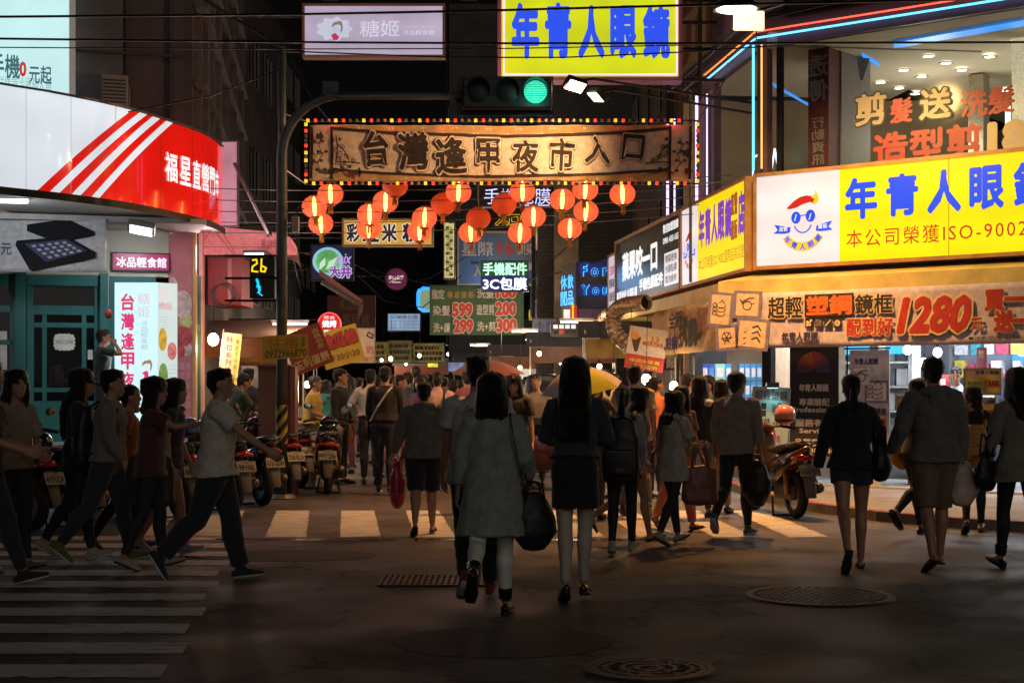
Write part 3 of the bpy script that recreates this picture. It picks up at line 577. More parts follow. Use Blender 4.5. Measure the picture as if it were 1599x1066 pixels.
def glasses(T, k, root, style):
 b = MB(T @ Matrix.Diagonal((k, k, 1, 1)))
 if style == 0:
  for y in (.25, .0, -.25): b.stroke(arc(.05, y, .3, .14, 160, 380), .035); b.stroke(arc(-.38, y + .02, .16, .1, 20, 330), .03)
  b.stroke([(-.1, .4), (.1, .6), (.14, .55), (.3, .38)], .04)
 elif style == 1:
  b.stroke(arc(0, -.05, .3, .26, 0, 360), .05); b.stroke([(-.3, .05), (-.5, .3)], .06); b.stroke([(-.3, .2), (.1, .4), (.45, .42)], .06); b.stroke([(.3, .05), (.5, .1)], .05)
 elif style == 2:
  for a in (0, 60, 120): b.stroke([(.45 * math.cos(R(a)), .45 * math.sin(R(a))), (-.45 * math.cos(R(a)), -.45 * math.sin(R(a)))], .05)
  b.stroke(arc(0, .1, .35, .3, 0, 360), .04)
 else:
  for y in (.35, .05, -.25): b.stroke([(.0, y), (.3, y + .12), (.5, y - .12)], .06); b.stroke([(-.5, y - .3), (-.35, y - .24)], .03)
 obj('glasses_print', b, DPR, root)
for i, (px0, py0, px1, py1, tl) in enumerate(((1143, 465, 1172, 508, 6), (1182, 463, 1216, 495, 4), (1155, 515, 1180, 544, -4), (1186, 505, 1227, 543, 6))):
 u0, z1 = RF.hit(px0, py0); u1, z0 = RF.hit(px1, py1); u0 += .06; u1 += .06; T = RF.mat((u0 + u1) / 2, (z0 + z1) / 2, .668) @ Matrix.Rotation(R(-tl), 4, 'Z'); hw, hh = (u1 - u0) / 2, (z1 - z0) / 2
 obj('picture_border', MB(T).box(-hw - .05, hw + .05, -hh - .04, hh + .04, 0, .003), DLIL, bn); obj('picture', MB(T).box(-hw, hw, -hh, hh, .003, .006), CREAMC, bn)
 glasses(T @ Matrix.Translation((0, 0, .007)), min(hw, hh) * 1.5, bn, i)
def bt(s, q, m, bold=.03, out=None, z=0, **k):
 u0, z1 = RF.hit(q[0], q[1]); u1, z0 = RF.hit(q[2], q[3]); du = .08
 if out is not None: text(s, MBn, (u0 + du, z0, u1 + du, z1), out, bn, bold + .05, 0, grow=.05, name='lettering_outline', **k); z = .005
 text(s, MBn, (u0 + du, z0, u1 + du, z1), m, bn, bold, z, **k)
bt('超輕', (1229, 468, 1281, 499), DPR, .02, YLP); bt('鏡框', (1362, 464, 1420, 492), DPR, .02, YLP)
u0, z1 = RF.hit(1285, 464); u1, z0 = RF.hit(1360, 496); obj('black_block', MB(MBn).box(u0 + .08, u1 + .08, z0, z1, -.002, .003), DPR, bn); bt('塑鋼', (1288, 466, 1358, 494), ORR, .04, None, z=.008)
bt('配到好', (1349, 500, 1421, 526), REDP, .03, YLP); bt('1280', (1426, 468, 1540, 521), REDP, .05, YLP, slant=.25); bt('元', (1539, 499, 1558, 517), REDP, .02, YLP); bt('買一', (1560, 457, 1622, 487), REDP, .06, YLP); bt('送一', (1574, 488, 1634, 520), REDP, .06, YLP)
bt('年青人眼鏡', (1250, 521, 1306, 534), mat('navy_print', (.03, .03, .14), .7), .04, YLP)
for i in range(4):
 u0, z1 = RF.hit(1286 + i * 14.5, 500); u1, z0 = RF.hit(1298 + i * 14.5, 514); obj('icon_block', MB(MBn).box(u0 + .08, u1 + .08, z0, z1, -.002, .003), DPR, bn)
 T = RF.mat((u0 + u1) / 2 + .08, (z0 + z1) / 2, .679); k = (u1 - u0) / 2; b = MB(T)
 if i == 0: b.stroke([(-.5 * k, -.5 * k), (.6 * k, .6 * k)], .03).stroke([(-.5 * k, .3 * k), (.3 * k, -.5 * k)], .03)
 elif i == 1: _put(b, 'FDA', (-.7 * k, .1 * k, .7 * k, .7 * k), 0, 0, 0, 1, 0); _put(b, 'ECO', (-.7 * k, -.7 * k, .7 * k, -.1 * k), 0, 0, 0, 1, 0)
 elif i == 2: b.stroke([(-.6 * k, -.6 * k), (.6 * k, .6 * k)], .02)
 else: b.stroke(arc(0, 0, .6 * k, .6 * k, 0, 360, 14), .015).stroke([(-.35 * k, 0), (.35 * k, 0)], .04).stroke([(0, -.35 * k), (0, .35 * k)], .04)
 obj('icon', b, YLP, bn)
text('●活動期間以門市公告為準', MBn, (3.35, 2.08, 4.4, 2.13), DPR, bn, .01)
bn2 = thing('shop_banner', 'orange and cream cloth banner with sagging folds at the side street awning', 'banner', RS.pt(-1, 2.1, .62))
drape(RS, -4.6, .05, 2.02, 2.78, .63, cloth((.6, .36, .15), 'banner', .15), bn2, amp=.05, wv=14, slump=.1, seed=3); MB2 = RS.mat(0, 0, .7)
for s_, q, m_, bo in (('年青人眼鏡', (-4.4, 2.08, -2.3, 2.3), mat('navy_print', (.03, .03, .14), .7), .03), ('全新', (-2.9, 2.42, -2.0, 2.7), DPR, .03), ('抗靚', (-2.2, 2.1, -1.0, 2.55), DPR, .05), ('一折再折', (-1.3, 2.3, -.15, 2.68), mat('brown_print', (.35, .12, .06), .7), .04)): text(s_, MB2, q, m_, bn2, bo)
# storefront
FR = mat('door_black', (.02, .02, .022), .35, .3, .2, 10)
part('door_post', rb, FR, [(.0, .14, .11, 3.05, -.14, 0)], RF); part('door_post', rb, FR, [(-4.2, -4.05, .11, 3.05, -.14, 0)], RS); part('door_post', rb, CREAM, [(1.62, 1.75, .11, 3.05, -.3, -.1)], RF)
part('storefront_header', rb, CREAM, [(.14, FL, 2.72, 3.05, -.12, 0)], RF); part('storefront_header', rb, CREAM, [(-4.05, -.14, 2.72, 3.05, -.12, 0)], RS)
part('counter_front', rb, mat('counter_pink', (.35, .12, .2), .4), [(-4.05, -.16, 1.2, 1.3, -.5, .0)], RS)
part('stall_riser', rb, mat('riser_grey', (.12, .11, .12), .5), [(-4.05, -.16, .11, 1.2, -.45, -.02)], RS); part('side_back_wall', rb, mat('side_beige', (.45, .36, .26), .7), [(-4.05, -.2, .11, 3.05, -1.3, -1.2)], RS)
lamp('shop_light', RF.pt(3.0, 2.7, -2.0), 135, (.8, .88, 1), 'AREA', 1.6, (0, 0, 0)); lamp('shop_light', RF.pt(5.6, 2.7, -2.0), 115, (.85, .9, 1), 'AREA', 1.4, (0, 0, 0)); lamp('shop_light', RS.pt(-2.2, 2.68, -.3), 60, (.9, .93, 1), 'AREA', .8, (0, 0, 0)); lamp('shop_light', RF.pt(.9, 2.6, -1.6), 25, (.8, .9, 1), 'AREA', .8, (0, 0, 0))
# left corner building
LC = Vector((-4.995, 24, 0)); LF = Pl(LC, (1, .3)); LS = Pl(LC, STREET)
lb = thing('corner_building', 'dark building on the left corner with a teal wooden cafe front', 'building', LC)
PLAT = .66
slab('raised_step', [tuple(LF.pt(-12, 0, 1.5).xy), tuple(LF.pt(.1, 0, 1.5).xy), tuple(LF.pt(.25, 0, .9).xy), tuple(LF.pt(.25, 0, -.4).xy), tuple(LF.pt(-12, 0, -.4).xy)], PLAT, mat('step_granite', (.3, .29, .28), .6, 0, .25, 20))
def hb(pl, px0, py0, px1, py1, d0, d1):
 u0, z1 = pl.hit(px0, py0); u1, _ = pl.hit(px1, py0); _, z0 = pl.hit((px0 + px1) / 2, py1); return (u0, u1, z0, z1, d0, d1)
part('front_wall', lb, CREAM, [(-12, -.02, 3.2, 5.2, -.3, 0)], LF)
part('upper_wall', lb, DARKW, [(-12, 0, 5.2, 15, -.3, -.02)], LF); part('street_wall', lb, DARKW, [(0.0, 14, 0, 15, -.3, 0)], LS)
part('soffit', lb, mat('soffit_white', (.42, .4, .38), .7), [(-12, .1, 3.9, 3.98, 0, 1.3)], LF)
part('shop_front', lb, TEAL, [(-12, -2.63, PLAT, 3.2, -.12, 0), (-1.38, -.55, PLAT, 3.2, -.12, 0), hb(LF, 42, 427, 155, 446, -.12, 0)], LF)
ds = hb(LF, 42, 446, 155, 690, -.14, -.05)
part('door_reveal', lb, mat('dark_interior', (.02, .016, .015), .8), [(-2.7, -1.3, PLAT, 3.2, -.6, -.5)], LF)
door = part('door', lb, TEAL, [hb(LF, 50, 476, 150, 491, -.12, -.05), hb(LF, 50, 491, 53, 626, -.12, -.05), hb(LF, 66, 491, 73, 626, -.119, -.045), hb(LF, 128, 491, 135, 626, -.119, -.045), hb(LF, 147, 491, 155, 626, -.12, -.05), hb(LF, 42, 446, 52, 690, -.12, -.03), hb(LF, 148, 446, 156, 690, -.12, -.03), hb(LF, 53, 503, 147, 511, -.118, -.047), hb(LF, 53, 605, 147, 612, -.118, -.047), (ds[0], ds[1], PLAT, hb(LF, 50, 626, 150, 690, 0, 0)[3], -.12, -.055)], LF)
part('door_panel', door, TEAL, [hb(LF, 60, 640, 140, 668, -.05, -.035), hb(LF, 52, 640, 150, 643, -.05, -.03), hb(LF, 52, 668, 150, 671, -.05, -.03)], LF)
part('door_glass', door, DKGLASS, [hb(LF, 52, 491, 149, 626, -.1, -.09)], LF); part('transom_glass', door, DGLASS, [hb(LF, 52, 446, 148, 477, -.11, -.1)], LF)
part('pilaster', lb, TEAL, [hb(LF, 24, 424, 41, 690, 0, .07), ], LF); part('pilaster', lb, TEAL, [hb(LF, 156, 427, 170, 690, 0, .07)], LF)
win = part('arched_window', lb, DGLASS, [hb(LF, -50, 487, 16, 530, 0, .012), hb(LF, -50, 538, 16, 578, 0, .012)], LF)
u0, z0 = LF.hit(-20, 476); b = MB(LF.mat(0, 0, .002)); b.poly([(u0 - .5, z0)] + arc(u0 - .02, z0, .38, .38, 0, 180, 16), .012); obj('arch_pane', b, DGLASS, win)
part('sash_bar', win, TEAL, [hb(LF, -50, 530, 20, 538, 0, .03), hb(LF, -50, 476, 20, 487, 0, .03), hb(LF, 16, 476, 24, 582, 0, .03)], LF)
part('notice', lb, mat('paper', (.5, .5, .48), .7), [hb(LF, 0, 517, 11, 577, .02, .025)], LF); part('notice', lb, mat('paper', (.5, .5, .48), .7), [hb(LF, 137, 546, 145, 561, -.03, -.025)], LF)
ob = MB()
for i in range(9): r_ = random.Random(i); x = LF.hit(76 + i * 6, 600)[0]; z = LF.hit(100, 603)[1]; pb(ob, LF, x, x + .05 + .05 * r_.random(), z, z + .1 + .25 * r_.random(), -.42, -.38)
obj('shelf_goods', ob, mat('shelf_goods', (.25, .1, .08), .6, 0, .6, 6), lb)
s = Sign('welcome_plaque', 'white scalloped welcome plaque hanging on the teal door glass', LF, (84, 521, 117, 547), None, .01, 0, cat='plaque')
pts = []
for i in range(64):
 a = 2 * math.pi * i / 64; e = 4; ca, sa = math.cos(a), math.sin(a); q = (abs(ca) ** e + abs(sa) ** e) ** (-1 / e) * (1 + .05 * math.cos(16 * a)); pts.append((s.w / 2 + ca * q * s.w / 2, s.h / 2 + sa * q * s.h / 2))
obj('plate', MB(s.M).poly(pts, .012), mat('plaque_white', (.62, .62, .6), .5), s.root); s.text('WELCOME', (.1, .38, .9, .62), mat('plaque_ink', (.12, .15, .15), .6), 0, .016)
orn = thing('hanging_ornament', 'round red knotted ornament hanging from a cord beside the door', 'ornament', P(169, 490, 22.4))
p = P(169, 490, 22.4); obj('bead', MB().ball(p, .055, .05, .075), mat('red_bead', (.4, .04, .03), .4), orn, smooth=True); obj('cord', MB().tube([p, P(169, 425, 22.4)], .006, 6), mat('pale_cord', (.4, .38, .34), .8), orn)
# pink poster wall at the corner of the building
s = Sign('wall_poster', 'pink poster of fruit and shaved ice bowls pasted at the corner', LF, (263, 352, 300, 690), mat('poster_pink', (.4, .13, .16), .6, 0, .15, 3), .03, .02, cat='poster')
ic = mat('ice_print', (.5, .36, .36), .6, 0, .4, 9); be = mat('berry_print', (.35, .05, .06), .6, 0, .5, 14); gr = mat('fruit_print', (.4, .4, .16), .6, 0, .4, 12)
for (px, py, rr, m_) in ((270, 450, 16, ic), (285, 475, 20, ic), (290, 500, 12, gr), (285, 525, 15, be), (278, 548, 11, be), (292, 545, 10, ic)): x, y = s.xy(px, py); k = s.w / 37; obj('picture', MB(s.M).poly(arc(x, y, min(rr * k, s.w - x, x), rr * k * 1.1, 0, 360, 18)[:-1], .003 + .0004 * rr), m_, s.root)
gb = MB(s.M)
for j in range(8):
 for i in range(4): gb.box(s.w * (.08 + i * .22), s.w * (.24 + i * .22), s.h * (.02 + j * .045), s.h * (.052 + j * .045), 0, .004)
obj('menu_grid', gb, mat('poster_pale', (.45, .2, .24), .6), s.root)
part('corner_jamb', lb, mat('gilt_frame', (.5, .26, .1), .4, .3), [(0, .12, PLAT, 3.9, 0, .06)], LS); part('side_window_frame', lb, mat('green_frame', (.03, .08, .05), .5), [(.3, .42, PLAT, 3.3, 0, .05), (1.0, 1.12, PLAT, 3.3, 0, .05), (.42, 1.0, 2.4, 2.5, 0, .04)], LS); part('side_window', lb, DGLASS, [(.42, 1.0, PLAT, 3.3, 0, .02)], LS)
part('pink_pier', lb, mat('pier_pink', (.5, .24, .22), .6), [(1.3, 1.75, 0, 4.2, 0, .06)], LS)
# steel framing and pipes over the upper walls
fr = MB()
for u in (-5.2, -4.2, -3.4, -2.9, -2.0, -1.0, -.35): pb(fr, LF, u, u + .05, 5.2, 13, 0, .06)
for z in (6.6, 7.7, 8.6, 9.6, 10.7): pb(fr, LF, -7, -.1, z, z + .04, .06, .1)
obj('steel_frame', fr, DARKM, lb)
fr = MB()
for i, u in enumerate((.4, 1.1, 1.9, 2.4, 3.2, 4.1, 5.2, 6.4, 7.5, 9, 10.5, 12)): pb(fr, LS, u, u + .09 + .06 * (i % 3), 4.2, 13, 0, .12 + .05 * (i % 2))
for z in (5.4, 6.2, 7.4, 8.4, 9.6): pb(fr, LS, 0, 13, z, z + .05, .05, .22)
obj('wall_pipes', fr, mat('old_pipe', (.09, .075, .08), .6, .2, .3, 5), lb)
for (u0, u1, z0, z1) in ((-4.1, -3.0, 6.7, 8.5), (-2.8, -2.05, 6.7, 8.5), (-1.9, -1.05, 5.7, 7.6)): part('wall_panel', lb, mat('grey_panel_dark', (.075, .068, .068), .7, 0, .35, 2), [(u0, u1, z0, z1, 0, .03)], LF)
# rounded white and red light sign over the cafe
_k = [(-120, 18.6), (-40, 19.2), (0, 19.5), (100, 20.2), (200, 21.2), (275, 22.4), (320, 23.35), (340, 24.15), (347, 24.6)]
def cpx(px):
 for i in range(len(_k) - 1):
  if px <= _k[i + 1][0] or i == len(_k) - 2:
   f = (px - _k[i][0]) / (_k[i + 1][0] - _k[i][0]); p0 = _k[max(i - 1, 0)]; p3 = _k[min(i + 2, len(_k) - 1)]
   m0 = (_k[i + 1][1] - p0[1]) / (_k[i + 1][0] - p0[0]) * (_k[i + 1][0] - _k[i][0]); m1 = (p3[1] - _k[i][1]) / (p3[0] - _k[i][0]) * (_k[i + 1][0] - _k[i][0])
   Y = (2 * f ** 3 - 3 * f * f + 1) * _k[i][1] + (f ** 3 - 2 * f * f + f) * m0 + (-2 * f ** 3 + 3 * f * f) * _k[i + 1][1] + (f ** 3 - f * f) * m1
   return Vector(((px - CX) / FX * Y, Y, 0))
def cnorm(px): a, b = cpx(px - 2), cpx(px + 2); d = (b - a).normalized(); return Vector((d.y, -d.x, 0))
SZ0, SZ1 = 4.03, 5.32
cs = thing('rounded_light_sign', 'large curved light sign, white with red stripes and a glossy red end', 'shop sign', cpx(200) + Vector((0, 0, SZ0)))
def band(b0, t0, b1, t1, off, m, name, nu=1, nz=12, z0=SZ0, z1=SZ1):
 mb = MB()
 for j in range(nz + 1):
  for i in range(nu + 1):
   g = j / nz; f = i / nu; px = (b0 + (t0 - b0) * g) * (1 - f) + (b1 + (t1 - b1) * g) * f; mb.v.append(cpx(px) + cnorm(px) * off + Vector((0, 0, z0 + (z1 - z0) * g)))
 for j in range(nz):
  for i in range(nu): a = j * (nu + 1) + i; mb.f.append([a, a + 1, a + nu + 2, a + nu + 1])
 return obj(name, mb, m, cs, smooth=True)
def glossy_lit(name, col, s):
 m = lit(name, col, s, .12, .9); b = m.node_tree.nodes['Principled BSDF']; b.inputs['Roughness'].default_value = .12; b.inputs['Coat Weight'].default_value = .6; b.inputs['Base Color'].default_value = (*[c * .5 for c in col], 1); return m
SW = glossy_lit('curved_white', srgb(222, 230, 238), .95); SR = glossy_lit('curved_red', srgb(214, 22, 12), .95)
band(-120, -120, 58, 206, 0, SW, 'white_face', 24); band(58, 206, 347, 347, 0, SR, 'red_face', 40)
for q in ((77, 217.6, 92, 229), (111, 238, 124.6, 249), (142, 259, 154, 269)): band(*q, .008, SW, 'white_stripe', 1)
for q in (40, 110, 180, 250, 300): band(q, q, q + .7, q + .7, .006, lit('seam_grey', srgb(170, 150, 155), .7) if q < 150 else lit('seam_red', srgb(150, 10, 8), .7), 'panel_seam', 1)
band(-120, -120, 347, 347, .05, DARKM, 'lower_trim', 40, 1, SZ0 - .1, SZ0); band(-120, -120, 347, 347, .03, STEEL, 'upper_trim', 40, 1, SZ1, SZ1 + .03)
mb = MB(); N_ = 40
for i in range(N_ + 1): p = cpx(-120 + 467 * i / N_); mb.v += [p + Vector((0, 0, SZ0 - .02)), Vector((p.x - .2, max(p.y, 24.3) + .3, SZ0 - .02))]
for i in range(N_): mb.f.append([2 * i, 2 * i + 1, 2 * i + 3, 2 * i + 2])
obj('underside', mb, mat('soffit_white', (0, 0, 0)), cs)
tb = MB(); a_ = [(257, 276), (280, 297), (300, 312), (314, 325), (327, 334), (335.5, 340)]
for ch, (p0, p1) in zip('福星直營門市', a_):
 m_ = MB(); _put(m_, ch, (0, 0, 1, 1), .02, 0, 0, 1, 0)
 o = len(tb.v)
 for v in m_.v: px = p0 + (p1 - p0) * v.x; tb.v.append(cpx(px) + cnorm(px) * .014 + Vector((0, 0, 4.46 + .42 * v.y)))
 tb.f += [[i + o for i in f] for f in m_.f]
obj('lettering', tb, WHT_L, cs)
s = Sign('side_light_sign', 'narrow pale pink light sign at the end of the curved red sign', F(25), (347, 222, 370, 352), lit('sign_pink', srgb(206, 140, 156), .75, .2), .1, 0, STEEL, .02)
# billboard, air conditioner, flood lamp above
s = Sign('billboard', 'pale cyan lit billboard above the curved sign at the upper left corner', Pl((-6.3, 23.0), (1, .3)), (-120, -60, 108, 141), lit('billboard_cyan', srgb(196, 236, 238), .98, .05), .25, 0, ALU, .09, partname='lit_face')
CYT = mat('teal_ink', (.06, .18, .2), .6); s.text('手機', (-18, 84, 30, 122), lit('ink_teal', srgb(60, 110, 120), .8), .02); s.text('0', (29, 94, 40, 118), RED_L, .04); s.text('元起', (44, 99, 80, 128), lit('ink_teal', srgb(60, 110, 120), .8), .02); s.text('詳情請洽服務人員', (-5, 118, 80, 141), lit('ink_pale', srgb(150, 190, 190), .8), 0)
ac = thing('air_conditioner', 'grey outdoor air conditioning unit standing on the curved sign', 'air conditioner', P(178, 150, 23.6)); p = P(178, 150, 23.5)
M_ = Matrix.Translation(p) @ Matrix.Rotation(.35, 4, 'Z'); obj('casing', MB(M_).rbox(-.2, .2, -.15, .35, -.28, .3, .02), mat('ac_grey', (.16, .16, .15), .6, .1), ac)
b = MB(M_); [b.box(-.18, .16, -.158, -.15, -.24 + i * .055, -.215 + i * .055) for i in range(9)]; obj('grille', b, DARKM, ac); b = MB(M_ @ Matrix.Translation((.21, .1, 0))); b.lathe([(0, .0), (.2, .02), (.22, 0)], 20, axis='x'); obj('fan_cover', b, mat('ac_grey', (0, 0, 0)), ac)
fl = thing('flood_lamp', 'lit white flood lamp on a bracket under the curved sign', 'lamp', P(222, 358, 22.6)); p = P(220, 360, 22.5); M_ = Matrix.Translation(p) @ Euler((R(-25), R(10), R(10))).to_matrix().to_4x4()
obj('housing', MB(M_).rbox(-.2, .2, -.13, .13, -.0, .09, .02), ALU, fl); obj('lens', MB(M_).box(-.16, .16, -.11, .11, -.006, 0), lit('flood_white', (.9, .97, 1), 3), fl); obj('bracket', MB().tube([p + Vector((.15, .1, .05)), p + Vector((.3, .5, .02)), p + Vector((.2, 1.2, .1))], .02), DARKM, fl)
l_ = lamp('flood_light', p + Vector((0, 0, -.08)), 20, (.85, .93, 1), 'AREA', .3, parent=fl); aim(l_, (-5.6, 23.6, 1.5))
tl_ = thing('strip_lamp', 'cold white strip lamp under the curved sign at the left edge', 'lamp', P(14, 314, 20.4)); p = P(14, 313, 20.4); obj('tube', MB().cyl(p + Vector((-.5, 0, 0)), p + Vector((.22, .1, 0)), .03, 10), lit('tube_cold', (.85, .95, 1), 3), tl_); obj('fitting', MB().cyl(p + Vector((-.55, 0, .06)), p + Vector((.27, .1, .06)), .04, 8), ALU, tl_)
l_ = lamp('strip_light', p + Vector((-.15, .05, -.1)), 22, (.85, .93, 1), 'AREA', .6, parent=tl_); aim(l_, (-6.3, 22.6, 2.6))
# phone banner and little pink sign
s = Sign('phone_banner', 'white cloth banner with two black mobile phones hung over the teal front', Pl((-6.2, 22.3), (1, .1)), (-90, 338, 166, 425), None, .01, 0, cat='banner')
drape(s.pl, s.pl.hit(-90, 338)[0], s.pl.hit(166, 338)[0], s.pl.hit(40, 425)[1], s.pl.hit(40, 340)[1], .0, cloth((.5, .49, .5), 'banner', .15), s.root, amp=.012, seed=5)
PH = mat('phone_black', (.015, .015, .018), .85, spec=.1); SCR = mat('phone_screen', (.05, .06, .12), .85, spec=.1); IC = mat('icon_print', (.35, .32, .36), .6, 0, .6, 30)
q = lambda pts: [s.xy(*p_) for p_ in pts][::-1]
obj('phone_print', MB(s.M @ Matrix.Translation((0, 0, .02))).poly(q([(42, 351), (104, 341), (148, 361), (147, 367), (90, 379), (42, 361)]), .006), PH, s.root)
o = obj('phone_print', MB(s.M @ Matrix.Translation((0, 0, .027))).poly(q([(24, 383), (26, 376), (106, 369), (150, 393), (149, 402), (52, 423), (46, 421)]), .006), PH, s.root)
obj('screen_print', MB(s.M @ Matrix.Translation((0, 0, .034))).poly(q([(38, 381), (104, 373), (137, 391), (72, 409)]), .003), SCR, o)
b = MB(s.M @ Matrix.Translation((0, 0, .038)))
for i in range(5):
 for j in range(4):
  a, c = Vector((44, 382)).lerp(Vector((76, 405)), (j + .3) / 4), Vector((104, 375)).lerp(Vector((133, 391)), (j + .3) / 4); g = a.lerp(c, (i + .2) / 5); x, y = s.xy(*g); b.poly([(x, y), (x + .055, y + .01), (x + .085, y - .02), (x + .03, y - .03)], .002)
obj('icons', b, IC, o)
text('0元', s.M, s.b((-8, 380, 18, 398)), mat('ink_dark', (.08, .1, .12), .7), s.root, .02, .03)
s = Sign('neon_box_sign', 'small magenta box sign with white characters under the flood lamp', LF, (176, 397, 263, 422), lit('sign_magenta', srgb(170, 30, 92), .75), .12, .06, DARKM, .02); s.text('冰品輕食館', (.06, .2, .96, .85), lit('letter_pinkwhite', srgb(236, 222, 240), 1), .03)
# standing light box
sb = thing('standing_light_box', 'tall white light box with pink vertical characters beside the cafe door', 'sign', P(228, 640, 22.4)); LBF = F(22.2); x0 = LBF.hit(179, 440)[0]; x1 = LBF.hit(246, 440)[0]; zt = LBF.hit(212, 441)[1]; SLB = Pl((x1, 22.2), (.82, .9)); us = SLB.hit(277, 450)[0]
LBM = lit('light_box_white', srgb(205, 240, 246), 1.06, .03); obj('lit_front', MB(LBF.mat()).box(x0, x1, PLAT + .06, zt, -.05, 0), LBM, sb)
part('lit_side', sb, lit('light_box_side', srgb(208, 226, 224), .92, .05), [(.002, us, PLAT + .06, zt, -.04, 0)], SLB); obj('base', MB(LBF.mat()).box(x0, x1, PLAT, PLAT + .06, -.5, -.01), DARKM, sb)
pe = SLB.pt(us, 0); b = MB(); b.v = [Vector((x0, 22.25, 0)), Vector((x1, 22.25, 0)), Vector((pe.x, pe.y, 0)), Vector((x0 + .1, pe.y, 0))]; b.v = [v + Vector((0, 0, zt - .02)) for v in b.v] + [v + Vector((0, 0, PLAT + .07)) for v in b.v]; b.f = [[0, 1, 2, 3], [0, 3, 7, 4]]; obj('box_back', b, ALU, sb)
PINK_L = lit('pink_ink', srgb(226, 62, 116), .9, .03); GREY_L = lit('grey_ink', srgb(176, 190, 196), .9); PALE_L = lit('pale_pink_ink', srgb(226, 196, 206), .95); hw = x1 - x0
fx = lambda px: LBF.hit(px, 500)[0]; fz = lambda py: LBF.hit(200, py)[1]
text('台灣逢甲夜市', LBF.mat(), (fx(189), fz(640), fx(210), fz(456)), PINK_L, sb, .03, vertical=True); text('糖姬', LBF.mat(), (fx(215), fz(497), fx(234), fz(456)), PALE_L, sb, 0, vertical=True); text('冰品輕食館', LBF.mat(), (fx(220), fz(546), fx(231), fz(500)), GREY_L, sb, -.005, vertical=True)
def girl(root, M, x, z, k, mats, dress=True):
 'simple drawn girl in profile with tied hair'
 T = M @ Matrix.Translation((x, z, 0)) @ Matrix.Diagonal((k, k, 1, 1)); h, f, d, bow = mats
 obj('drawn_hair', MB(T @ Matrix.Translation((0, 0, .002))).poly([(-.5, .05), (-.45, .35), (-.2, .58), (.1, .62), (.3, .7), (.5, .6), (.52, .4), (.6, .1), (.5, -.3), (.38, -.5), (.36, -.2), (.42, .1), (.3, .3), (0, .32), (-.3, .2)][::-1], .002), h, root)
 obj('drawn_face', MB(T).poly(arc(-.08, .05, .42, .44, 0, 360, 24)[:-1], .001), f, root); obj('drawn_bow', MB(T @ Matrix.Translation((0, 0, .005))).poly([(.1, .6), (.28, .72), (.45, .6), (.42, .48), (.22, .5)][::-1], .002), bow, root)
 obj('drawn_eye', MB(T @ Matrix.Translation((0, 0, .004))).stroke(arc(-.28, .08, .06, .05, 30, 300, 8), .03, .001), h, root)
 if dress: obj('drawn_dress', MB(T).poly([(-.2, -.5), (.05, -.42), (.15, -.55), (.2, -.9), (.26, -1.3), (-.28, -1.3), (-.22, -.9), (-.38, -.78), (-.44, -.66)][::-1], .003), d, root)
girl(sb, LBF.mat(0, 0, .004), fx(229), fz(572), .14, (lit('hair_ink', srgb(150, 140, 126), .85), lit('face_ink', srgb(222, 240, 240), 1), PINK_L, lit('bow_ink', srgb(222, 120, 70), .9)))
sx = lambda f: us * f; MSd = SLB.mat(0, 0, .003); zz = lambda py: SLB.hit(262, py)[1]
text('糖姬', MSd, (sx(.08), zz(468), sx(.5), zz(448)), PALE_L, sb, 0); text('新鮮現做水果冰品', MSd, (sx(.05), zz(484), sx(.7), zz(472)), PINK_L, sb, 0)
FOOD = [lit('food_yellow', srgb(214, 170, 60), .8, .35, 12), lit('food_pink', srgb(206, 120, 120), .8, .4, 14), lit('food_green', srgb(120, 160, 80), .8, .4, 16), lit('food_amber', srgb(200, 150, 50), .8, .35, 12)]
for i, (f, py, rw, rh) in enumerate(((.25, 530, .09, .17), (.72, 548, .1, .13), (.28, 588, .1, .2), (.75, 628, .09, .14))): obj('food_picture', MB(MSd).poly(arc(sx(f), zz(py), rw * .8, rh, 0, 360, 16)[:-1], .003), FOOD[i], sb)
for i in range(5): text('———————', MSd, (sx(.55), zz(572 + i * 6), sx(.95), zz(569 + i * 6)), GREY_L, sb, -.02); text('———————', MSd, (sx(.05), zz(496 + i * 4), sx(.5), zz(494 + i * 4)), GREY_L, sb, -.02)
l_ = lamp('light_box_glow', LBF.pt(fx(212), 1.7, .08), 10, (.8, .95, 1), 'AREA', .5, parent=sb); l_.rotation_euler = (R(-90), 0, 0)
# pink awning
p = P(397, 398, 25.0); t = thing('strip_lamp', 'short violet white lamp under the front edge of the pink awning', 'lamp', p); obj('tube', MB().cyl(p - Vector((.15, 0, 0)), p + Vector((.15, 0, 0)), .035, 10), lit('tube_violet', (.9, .75, 1), 4), t); obj('fitting', MB().box(p.x - .18, p.x + .18, p.y - .03, p.y + .6, p.z + .04, p.z + .07), DARKM, t); [lamp('strip_light', p + Vector((dx, -.7, -.1)), 42, (1, .7, .75), size=.25, parent=t) for dx in (-.7, .5)]
aw = thing('awning', 'pink canvas awning with rounded outer edge over the left stalls', 'awning', P(370, 400, 26)); CAN = cloth((.66, .24, .24), 'canvas', .1)
A0, A1 = F(25.6), 5.0; xl = A0.hit(278, 400)[0]; xr = A0.hit(466, 400)[0]; zb_ = A0.hit(370, 398)[1]
prof = [(xl, A0.hit(278, 348)[1]), (A0.hit(440, 366)[0], A0.hit(440, 364)[1]), (A0.hit(455, 372)[0], A0.hit(455, 372)[1]), (A0.hit(463, 384)[0], A0.hit(463, 384)[1]), (xr, A0.hit(466, 400)[1])]
b = MB(A0.mat()); b.poly([(xl, zb_)] + [(xr, zb_)] + prof[::-1], .02); obj('end_panel', b, CAN, aw)
b = MB(); n = len(prof)
for j in range(2): b.v += [Vector((x - .1208 * A1 * j, 25.6 + A1 * j, z)) for x, z in prof]
b.f = [[i, i + 1, n + i + 1, n + i] for i in range(n - 1)]; obj('canopy', b, CAN, aw)
b = MB()
